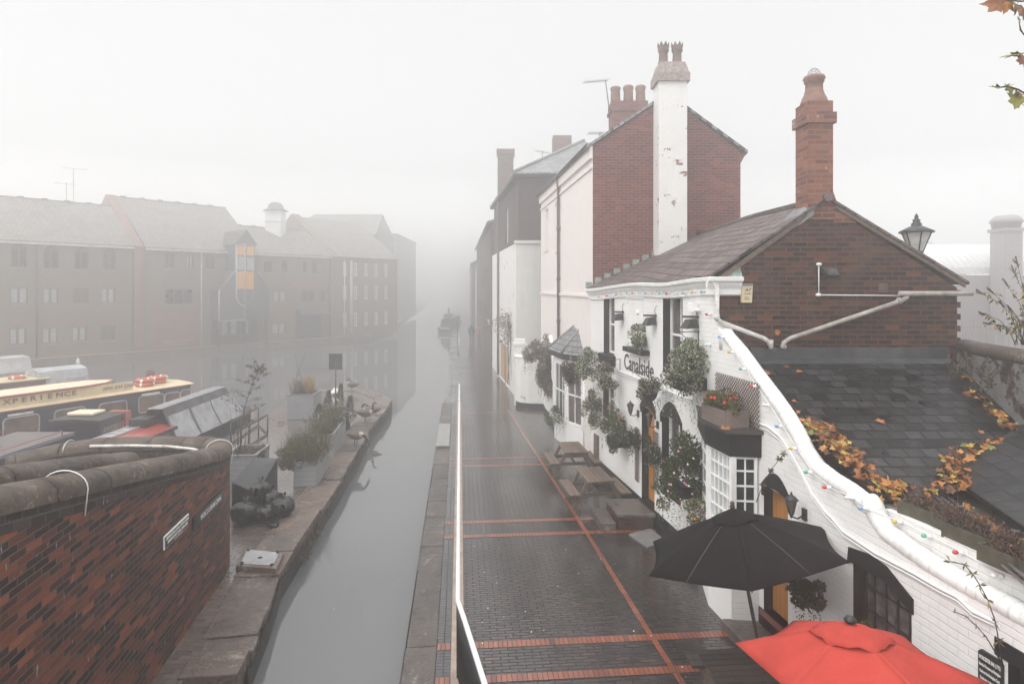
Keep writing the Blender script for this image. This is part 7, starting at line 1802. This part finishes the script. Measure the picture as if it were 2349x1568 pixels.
# ================================================================ geese
M['goose_body']=simple('goose_brown',(.11,.08,.062),.8,0,.35,14)
M['goose_pale']=simple('goose_pale_breast',(.42,.36,.31),.8,0,.15)
M['goose_black']=simple('goose_black',(.014,.013,.013),.6)
def goose(label,loc,rz,pose='stand'):
    t=thing('goose',label,'goose',loc,rz,'geese on the quay')
    body=[(-.40,.40,.015),(-.34,.40,.05),(-.24,.39,.10),(-.08,.37,.15),(.08,.36,.155),(.20,.38,.125),(.27,.42,.08)]
    neck={'stand':[(.31,.50,.05),(.33,.60,.036),(.34,.70,.033),(.36,.76,.042),(.42,.77,.036),(.46,.755,.02),(.51,.745,.010)],
          'graze':[(.34,.40,.05),(.42,.33,.036),(.48,.24,.033),(.53,.14,.042),(.57,.09,.036),(.60,.06,.018),(.63,.03,.010)],
          'preen':[(.31,.50,.05),(.32,.58,.036),(.28,.63,.034),(.20,.62,.042),(.14,.58,.036),(.09,.55,.02),(.06,.52,.010)]}[pose]
    P=body+neck; pts=[];rs=[]
    for i in range((len(P)-1)*3+1):   # smooth the centre line
        k=i/3; a=min(int(k),len(P)-2); f=k-a; p0,p1=P[a],P[a+1]; pts.append((p0[0]+(p1[0]-p0[0])*f,0,p0[1]+(p1[1]-p0[1])*f)); rs.append(p0[2]+(p1[2]-p0[2])*f)
    mb=MB(); st=len(mb.f); mb.tube(pts,rs,14)
    nb=14; 
    for fi in range(len(mb.m)):
        ring=fi//nb
        if ring>=27: mb.m[fi]=2
        elif ring>=21: mb.m[fi]=2 if ring>19 else 1
        elif ring>=14 : mb.m[fi]=1 if ring>=17 or (fi%nb) in (6,7,8,9,10,11,12) and ring>15 else 0
    for s_ in (-1,1):
        mb.tube([(0.02,s_*.06,.26),(.03,s_*.06,.13),(.0,s_*.06,.02)],[.022,.012,.010],6,2); mb.add([(-.01,s_*.06,.012),(.10,s_*.06-.04,.008),(.12,s_*.06,.008),(.10,s_*.06+.04,.008)],[(0,1,2),(0,2,3)],2)
    # folded wings
    mb.build('body',[M['goose_body'],M['goose_pale'],M['goose_black']],parent=t,local=True)
    for s_ in (-1,1):
        w_=MB().tube([(.16,s_*.12,.42),(.02,s_*.155,.42),(-.18,s_*.13,.43),(-.36,s_*.05,.43),(-.46,s_*.02,.41)],[.03,.085,.075,.04,.01],8,flat=.45); w_.build('wing',M['goose_body'],parent=t,local=True)
    mk=MB().lathe([(.0,-.012),(.018,0),(.0,.012)],6,(neck[3][0],0,neck[3][1]-.01)); 
    mk=MB().box(neck[3][0]-.02,neck[3][0]+.025,-.045,.045,neck[3][1]-.03,neck[3][1]); mk.build('cheek_patch',M['letter'],parent=t,local=True,bevel=.01)
    return t
def gp_(u,v): c=G(u,v,.02); return (c.x,c.y,.02)
goose('goose preening farther back near the rounded quay tip',gp_(809,898),math.radians(160),'preen')
goose('goose standing on the quay edge in front of the preening one',gp_(837,968),math.radians(-8),'stand')
goose('goose preening beside another goose at the quay edge block',gp_(850,962),math.radians(-165),'preen')
goose('goose bending down over the water at the quay edge',gp_(815,1022),math.radians(-25),'graze')
# ================================================================ people in the fog
def person(label,loc,rz,coat,trs,h=1.74,walk=.18):
    t=thing('person',label,'person',loc,rz)
    me=bpy.data.meshes.new('body'); s=h/1.74
    J=[(0,0,.95),(0,0,1.12),(0,0,1.40),(0,0,1.50),(0,.02,1.60),(0,.02,1.72),
       (-.10,0,.90),(-.11,walk*.5,.50),(-.11,walk*.9,.09),(-.11,walk*.9+.12,.04),
       (.10,0,.90),(.11,-walk*.2,.50),(.11,-walk,.11),(.11,-walk+.10,.04),
       (-.19,0,1.40),(-.25,-.02,1.13),(-.25,.06,.88),(-.25,.09,.79),
       (.19,0,1.40),(.25,-.02,1.13),(.24,.08,.90),(.24,.12,.81)]
    Rr=[.13,.135,.15,.06,.095,.07,.095,.065,.045,.035,.095,.065,.045,.035,.07,.05,.04,.03,.07,.05,.04,.03]
    E_=[(0,1),(1,2),(2,3),(3,4),(4,5),(0,6),(6,7),(7,8),(8,9),(0,10),(10,11),(11,12),(12,13),(2,14),(14,15),(15,16),(16,17),(2,18),(18,19),(19,20),(20,21)]
    me.from_pydata([tuple(c*s for c in p) for p in J],E_,[]); o=bpy.data.objects.new('body',me); COL.objects.link(o); o.parent=t; PM[o.name]=PM[t.name]
    md=o.modifiers.new('Skin','SKIN')
    for v,r_ in zip(me.skin_vertices[0].data,Rr): v.radius=(r_*s,r_*s); 
    me.skin_vertices[0].data[0].use_root=True
    ss=o.modifiers.new('Sub','SUBSURF'); ss.levels=1; ss.render_levels=2; me.materials.append(trs)
    c_=MB().lathe([(.19,.78),(.185,.95),(.18,1.10),(.21,1.30),(.20,1.42),(.10,1.50),(.075,1.53)],12); c_.v=[Vector((p.x*1.08,p.y*.75,p.z))*s for p in c_.v]
    for sx in (-1,1): c_.tube([Vector(p)*s for p in ((sx*.19,0,1.42),(sx*.27,-.02,1.13),(sx*.26,.08,.90))],[.085*s,.07*s,.055*s],8)
    c_.build('coat',coat,parent=t,local=True)
    MB().lathe([(.0,1.745),(.07,1.735),(.105,1.68),(.108,1.62),(.09,1.56)],10,(0,-.005,0)).build('hair',M['terradark'],parent=t,local=True)
    return t
sk=simple('skin',(.42,.26,.19),.6,0,.05)
person('person in long dark coat walking in the fog on the towpath',tuple(G(1081.5,786,0)),math.radians(180),simple('dark_coat',(.03,.035,.06),.8),simple('dark_trousers',(.02,.02,.025),.8),1.76)
person('person in pale pink top walking behind on the right in the fog',tuple(G(1098,783,0)),math.radians(175),simple('pink_top',(.50,.18,.20),.8),simple('dark_trousers_plain',(.025,.022,.025),.8),1.68)
for (u,v,d,lab) in ((1159,715,36,'hanging lantern bracket by the drainpipe on the dirty white wall'),(1124,735,47,'faint lantern bracket on the distant brown warehouse'),(1149,787,34.0,'small wall lantern beside the pale timber gate')):
    c=at(u,v,d); t=thing('bracket_lantern',lab,'lantern',(c.x,c.y,c.z),0,'bracket lanterns along the towpath walls')
    k=1.0 if v<780 else .5
    MB().lathe([(.10*k,-.3*k),(.22*k,.12*k)],4,c,sm=False).build('lamp_glass',M['frostglass'],parent=t); MB().lathe([(.26*k,.12*k),(.1*k,.28*k),(.03*k,.42*k),(0,.5*k)],4,c).build('lamp_cap',M['blackg'],parent=t)
    MB().tube([c+Vector((0,0,.3*k)),c+Vector((.8*k,0,.3*k))],.02,5).build('bracket',M['blackg'],parent=t)
# ================================================================ fallen leaves
def maple_pts():
    out=[]
    lob=[(0,1.0,.0),(52,.86,0),(100,.62,0),(-52,.86,0),(-100,.62,0)]
    key=[(-158,.30),(-140,.50),(-120,.50),(-104,.70),(-88,.56),(-76,.54),(-62,.78),(-52,.95),(-42,.72),(-30,.60),(-18,.74),(-9,.82),(0,1.05),(9,.82),(18,.74),(30,.60),(42,.72),(52,.95),(62,.78),(76,.54),(88,.56),(104,.70),(120,.50),(140,.50),(158,.30)]
    return [(r*math.sin(math.radians(a))*.5,r*math.cos(math.radians(a))*.5) for a,r in key]
MP=maple_pts()
def maple(mb,c,nrm,size,mi,curl=.25,rnd=R):
    nrm=Vector(nrm).normalized(); x=nrm.orthogonal().normalized(); x=Matrix.Rotation(rnd.uniform(0,6.28),3,nrm)@x; y=nrm.cross(x); c=Vector(c)
    a,b,k=rnd.uniform(-curl,curl),rnd.uniform(-curl,curl),rnd.uniform(-curl,curl)*1.5
    def P(px,py): h=(a*px*px+b*py*py+k*px*py)*4+rnd.uniform(-.03,.03); return c+(x*px+y*py+nrm*(h*.5+.02))*size
    vs=[P(0,0)]+[P(px*rnd.uniform(.9,1.08),py*rnd.uniform(.9,1.08)) for px,py in MP]; n=len(MP)
    mb.add(vs,[(0,i+1,(i+1)%n+1) for i in range(n)],mi)
    t=c+(x*0-y*.55)*size; mb.tube([c,c-y*size*.3+nrm*.01,c-y*size*.62+nrm*.015],.0025,3,mi)
N1=Vector((0,-.356,.934))
LP=[LM['maple_o'],LM['maple_y'],LM['maple_g']]
def pick(): 
    q=R.random(); return 0 if q<.87 else (1 if q<.95 else 2)
heap=MB()
def along(pts,n,spread,zf,size,pile):
    tot=[(Vector(b)-Vector(a)).length for a,b in zip(pts,pts[1:])]; S=sum(tot)
    for i in range(n):
        q=R.uniform(0,S); k=0
        while k<len(tot)-1 and q>tot[k]: q-=tot[k]; k+=1
        p=Vector(pts[k]).lerp(Vector(pts[k+1]),q/tot[k]).to_3d(); p=p+Vector((R.gauss(0,spread),R.gauss(0,spread),0)); z=zf(p.x,p.y)+R.uniform(.01,pile)
        maple(heap,(p.x,p.y,z),N1+rv()*.55,size*R.uniform(.55,1.25),pick(),.8)
def zroof(x,y):
    z=zr1(y)
    if y<7.62: z=FZ
    if x>5.2 and y<9: z=max(z,roof2(x,y)+.03)
    return z
along([(4.33,9.1),(4.45,8.4),(4.55,7.85),(4.75,7.6)],170,.095,zroof,.145,.10)
along([(4.75,7.6),(5.2,7.55),(5.5,7.7)],65,.11,zroof,.145,.05)
along([(5.50,7.75),(5.75,8.2),(6.2,8.42),(6.7,8.66)],62,.075,zroof,.155,.05)
along([(7.18,8.95),(7.22,9.5),(7.33,9.9)],34,.075,zroof,.155,.04)
along([(5.35,7.4),(5.15,6.7),(4.95,6.0),(4.8,5.4)],40,.14,lambda x,y: FZ,.17,.06)
o=heap.build('fallen_leaves',LP); o['kind']='stuff'; o['label']='heaped orange maple leaves in the roof gutters and valley'
def single(u,v,mi,size,label,grp='single fallen maple leaves'):
    # drop onto the slate roof along the sight line
    r=Vector(((u-CX)/F,1,-(v-HY)/F)); d=(HC-4.03+.381*10.95)/( .381+ (v-HY)/F); p=r*d; p.z=HC+p.z
    mb=MB(); maple(mb,p+N1*.012,N1+rv()*.2,size,mi,.35); o=mb.build('maple_leaf',LP); return tag(o,label,'leaf',grp)
D1=lambda zx,zy:(1548.4+.27425*zx,745.5+.27425*zy)
for zx,zy,mi,s_,lab in ((772,412,0,.20,'orange leaf against the parapet high on the slate roof'),(930,352,0,.12,'small orange leaf below the lead flashing'),(1040,390,0,.16,'orange leaf on the mossy streak near the flashing'),(995,640,0,.13,'brown leaf lying on the mossy streak'),(1250,818,0,.12,'small orange leaf next to a bigger one in mid roof'),(1315,856,0,.19,'larger of the two orange leaves in the middle of the slate roof'),(1705,812,0,.21,'flat orange leaf alone on the right half of the slates'),(1095,880,1,.2,'yellowish leaf just inside the parapet half way down'),(1330,1035,1,.17,'pale leaf above the left heap'),(1415,1105,0,.13,'orange leaf right of the heap on the lower slates')):
    u,v=D1(zx,zy); single(u,v,mi,s_,lab)
for u,v,s_,lab in ((2206,862,.2,'orange leaf near the yard wall corner of the slates'),(2222,866,.17,'second orange leaf by the yard wall corner')): single(u,v,0,s_,lab)
def loose(p,nrm,mi,size,label):
    mb=MB(); maple(mb,p,nrm,size,mi,.4); tag(mb.build('maple_leaf',LP),label,'leaf','single fallen maple leaves')
loose(WP.w(bayp[2][0]-.02,-.47,ZL+.02),(-.3,-.5,.8),0,.22,'big orange leaf on the bay ledge beside the geranium box')
c=at(1781,762,10.9); loose(c,(0,-1,.3),0,.15,'orange leaf caught behind the sloping pipes')
# moss on the mossy roof, cable bundle, roof planters
cb=MB()
for i in range(13):
    o_=.05+.032*i; b0=RA+RG*(.25)+Vector((-o_*.6-.03,0,-.02)); pts=[]
    for k in range(9): 
        p=RA+RG*(.2+k*.55)-Vector((.06+o_*.75,.0,0)); z=FZ+.05+.02*(i%3); pts.append((p.x+.02*math.sin(k*1.3+i),p.y,z))
    cb.tube(pts,.014,5)
tag(cb.build('cable_bundle',M['hose']),'bundle of dark cables and canes along the edge of the mossy roof','cable bundle')
def roofpl(u,v,L,wd,rz,label,n,pal,w):
    c=G(u,v,FZ); t=thing('roof_planter',label,'planter',(c.x,c.y,FZ),rz,'old planters on the flat roof')
    mb=MB().box(-wd/2,wd/2,-L/2,-L/2+.02,0,.16); mb.box(-wd/2,wd/2,L/2-.02,L/2,0,.16); mb.box(-wd/2,-wd/2+.02,-L/2+.02,L/2-.02,0,.16); mb.box(wd/2-.02,wd/2,-L/2+.02,L/2-.02,0,.16); mb.build('trough',simple('mossy_trough_%d'%int(u),(.07,.065,.04),.9,0,.4,9,.4,30),parent=t,local=True)
    MB().box(-wd/2+.02,wd/2-.02,-L/2+.02,L/2-.02,.02,.13).build('soil',M['soil'],parent=t,local=True)
    stalks(t,(c.x,c.y,FZ+.12),(wd*.5,L*.46),n,.08,.26,.05,pal,w,.8,9)
    return t
roofpl(2155,1205,.85,.26,math.radians(16),'mossy trough of dead brown plants on the flat roof, nearer the slates',90,['brown','pinkbrown','maroon','green'],[3,2,2,.4])
roofpl(2265,1262,.8,.26,math.radians(14),'second mossy trough with reddish dead plants, farther right on the flat roof',70,['maroon','brown','pinkbrown'],[3,2,2])
roofpl(2335,1310,.6,.26,math.radians(12),'third mossy trough at the right edge of the flat roof',40,['maroon','brown'],[2,2])
# ================================================================ maple boughs top right and buddleia
mt=thing('maple_tree','maple tree whose leafy twigs reach in at the right edge','tree',(8.3,4.6,0))
MB().tube([(8.3,4.6,0),(8.25,4.6,3),(8.2,4.55,6),(8.0,4.5,9.5),(7.9,4.5,13)],[.20,.17,.14,.10,.05],10).build('trunk',LM['twig'],parent=mt)
tl=MB()
def bough(name,label,pts,lv):
    z0=pts[0].z; t=mt; q0=Vector((8.1,4.55,z0-.9)); MB().tube([q0,q0.lerp(pts[0],.5)+Vector((0,0,.25))]+list(pts),[.05,.03,.014]+[.006]*(len(pts)-2)+[.002],6).build('limb',LM['twig'],parent=t)
    mb=tl
    for k in range(26):
        f=R.uniform(.25,.97); p=q0.lerp(pts[0],f)+rv()*.35
        if p.x/p.y>.86: maple(mb,p,rv(),R.uniform(.10,.17),pick(),.45)
    for p,n_,s_,mi in lv: maple(mb,p,n_,s_*1.3,mi,.45)
    return t
D_=4.4
def q_(zx,zy,d=D_): return at(2064.6+.1829*zx,.1829*zy,d)
bough('maple_bough','maple bough with orange leaves reaching in at the top right corner',[at(2420,-40,4.4),q_(1540,20),q_(1400,10),q_(1250,20)],[(q_(1230,60),(-.2,-1,.2),.17,0),(q_(1340,25),(.1,-1,.3),.14,0),(q_(1440,85),(.5,-1,0),.10,2),(q_(1530,130),(.3,-1,.2),.13,0),(q_(1475,245),(.6,-1,.1),.06,2)])
bough('maple_bough','second maple bough at the right edge with one curled and one orange leaf',[at(2420,60,4.4),q_(1555,440),q_(1510,380),q_(1490,270)],[(q_(1420,690),(.1,-.35,1),.12,2),(q_(1480,680),(.2,-.3,1),.09,2),(q_(1540,780),(.3,-1,.2),.14,0)])
bough('maple_bough','lowest maple bough at the right edge with greenish yellow leaves',[at(2440,240,4.4),q_(1555,1170),q_(1480,1125),q_(1350,1085),q_(1260,1100)],[(q_(1240,1115),(.1,-.35,1),.13,2),(q_(1390,1120),(.2,-1,.4),.10,2),(q_(1500,1180),(.5,-.6,.6),.08,0),(q_(1480,1275),(0,-1,.2),.16,2)])
for k in range(3):
    q0=Vector((8.1,4.55,5+k*2.2)); q1=q0+Vector((-.9+.5*k,1.6-1.2*k,.9)); MB().tube([q0,q0.lerp(q1,.5)+Vector((0,0,.2)),q1],[.05,.03,.008],6).build('limb',LM['twig'],parent=mt)
    for i_ in range(60):
        p=q0.lerp(q1,R.uniform(.2,1.1))+rv()*.6
        if p.x/max(.1,p.y)>.88: maple(tl,p,rv(),R.uniform(.10,.17),pick(),.45)
tl.build('crown',LP,parent=mt)
bd=thing('buddleia_bush','straggly buddleia with brown seed heads above the yard wall at the right edge','bush',(8.3,9.7,4.2))
stem=MB(); lf=MB(); hd=MB()
tips=[(2240,665),(2265,660),(2245,715),(2300,640),(2320,610),(2330,590),(2290,690),(2345,650),(2310,700),(2335,735),(2255,740),(2285,745),(2345,700),(2352,600),(2362,560),(2362,680)]
for (u,v) in tips:
    b=at(R.uniform(2325,2390),790,9.6); tp=at(u,v,9.6+R.uniform(-.25,.25)); m_=b.lerp(tp,.55)+Vector((.06,0,.10)); P_l=[b,b.lerp(m_,.5)+Vector((.02,0,.03)),m_,tp]; stem.tube(P_l,[.009,.007,.005,.002],4)
    d=(tp-m_).normalized()
    for i in range(60): hd.leaf(tp-d*R.uniform(0,.16),d+rv()*.9,.025,.6,0)
    for s_ in (-1,1):
        dd=(d+Vector((R.uniform(-.6,.6),0,R.uniform(-.5,.2)))).normalized()
        for i in range(26): hd.leaf(tp-d*.12+dd*R.uniform(0,.10),dd+rv()*.9,.022,.6,0)
    for i in range(int(R.uniform(7,13))): f=R.uniform(.3,.9); lf.leaf(b.lerp(tp,f)+Vector((.04,0,.06)),rv()+Vector((0,0,-.6)),.10,.34,i%3)
stem.build('stems',LM['twig'],parent=bd); lf.build('foliage',[LM['ygreen'],LM['green'],LM['golden']],parent=bd); hd.build('seed_heads',[LM['brown']],parent=bd)
iv=MB(); ivs=MB()
for i in range(10):
    p=Vector((7.55-.12*R.random(),10.6-R.random()*1.2,4.25)); pts=[p]
    for k in range(4): p=p+Vector((R.uniform(-.12,.05),R.uniform(-.1,.1),-R.uniform(.06,.2))); pts.append(p)
    ivs.tube(pts,.006,4)
    for k in range(12): iv.leaf(pts[R.randint(1,4)]+rv()*.05,rv(),.07,.5,k%2)
cr=thing('wall_creeper','sparse brown creeper hanging over the yard wall by the gable corner','climbing plant',(7.5,10.2,3.8)); ivs.build('vine',LM['twig'],parent=cr); iv.build('foliage',[LM['brown'],LM['ygreen']],parent=cr)
# water specks
sp=MB()
for i in range(60):
    q=R.uniform(8,26); x=-.9-.083*q-R.uniform(.15,2.1); y=q; s_=R.uniform(.012,.03); sp.face((x,y,WZ+.004),(x+s_,y,WZ+.004),(x+s_,y+s_*1.6,WZ+.004),(x,y+s_*1.6,WZ+.004))
o=sp.build('floating_debris',LM['pinkbrown']); o['kind']='stuff'; o['label']='tiny leaf scraps floating on the canal'
sp=MB()
for i in range(110):
    q=R.uniform(7,26); p_=R.uniform(.2,3.2); p=PW(p_,q,.010); 
    if p.x>5.1-.165*q: continue
    s_=R.uniform(.008,.02); sp.face(p,p+Vector((s_,0,0)),p+Vector((s_,s_*1.5,0)),p+Vector((0,s_*1.5,0)))
o=sp.build('paving_litter',[M['letter']]); o['kind']='stuff'; o['label']='pale specks and tiny scraps on the wet paving'
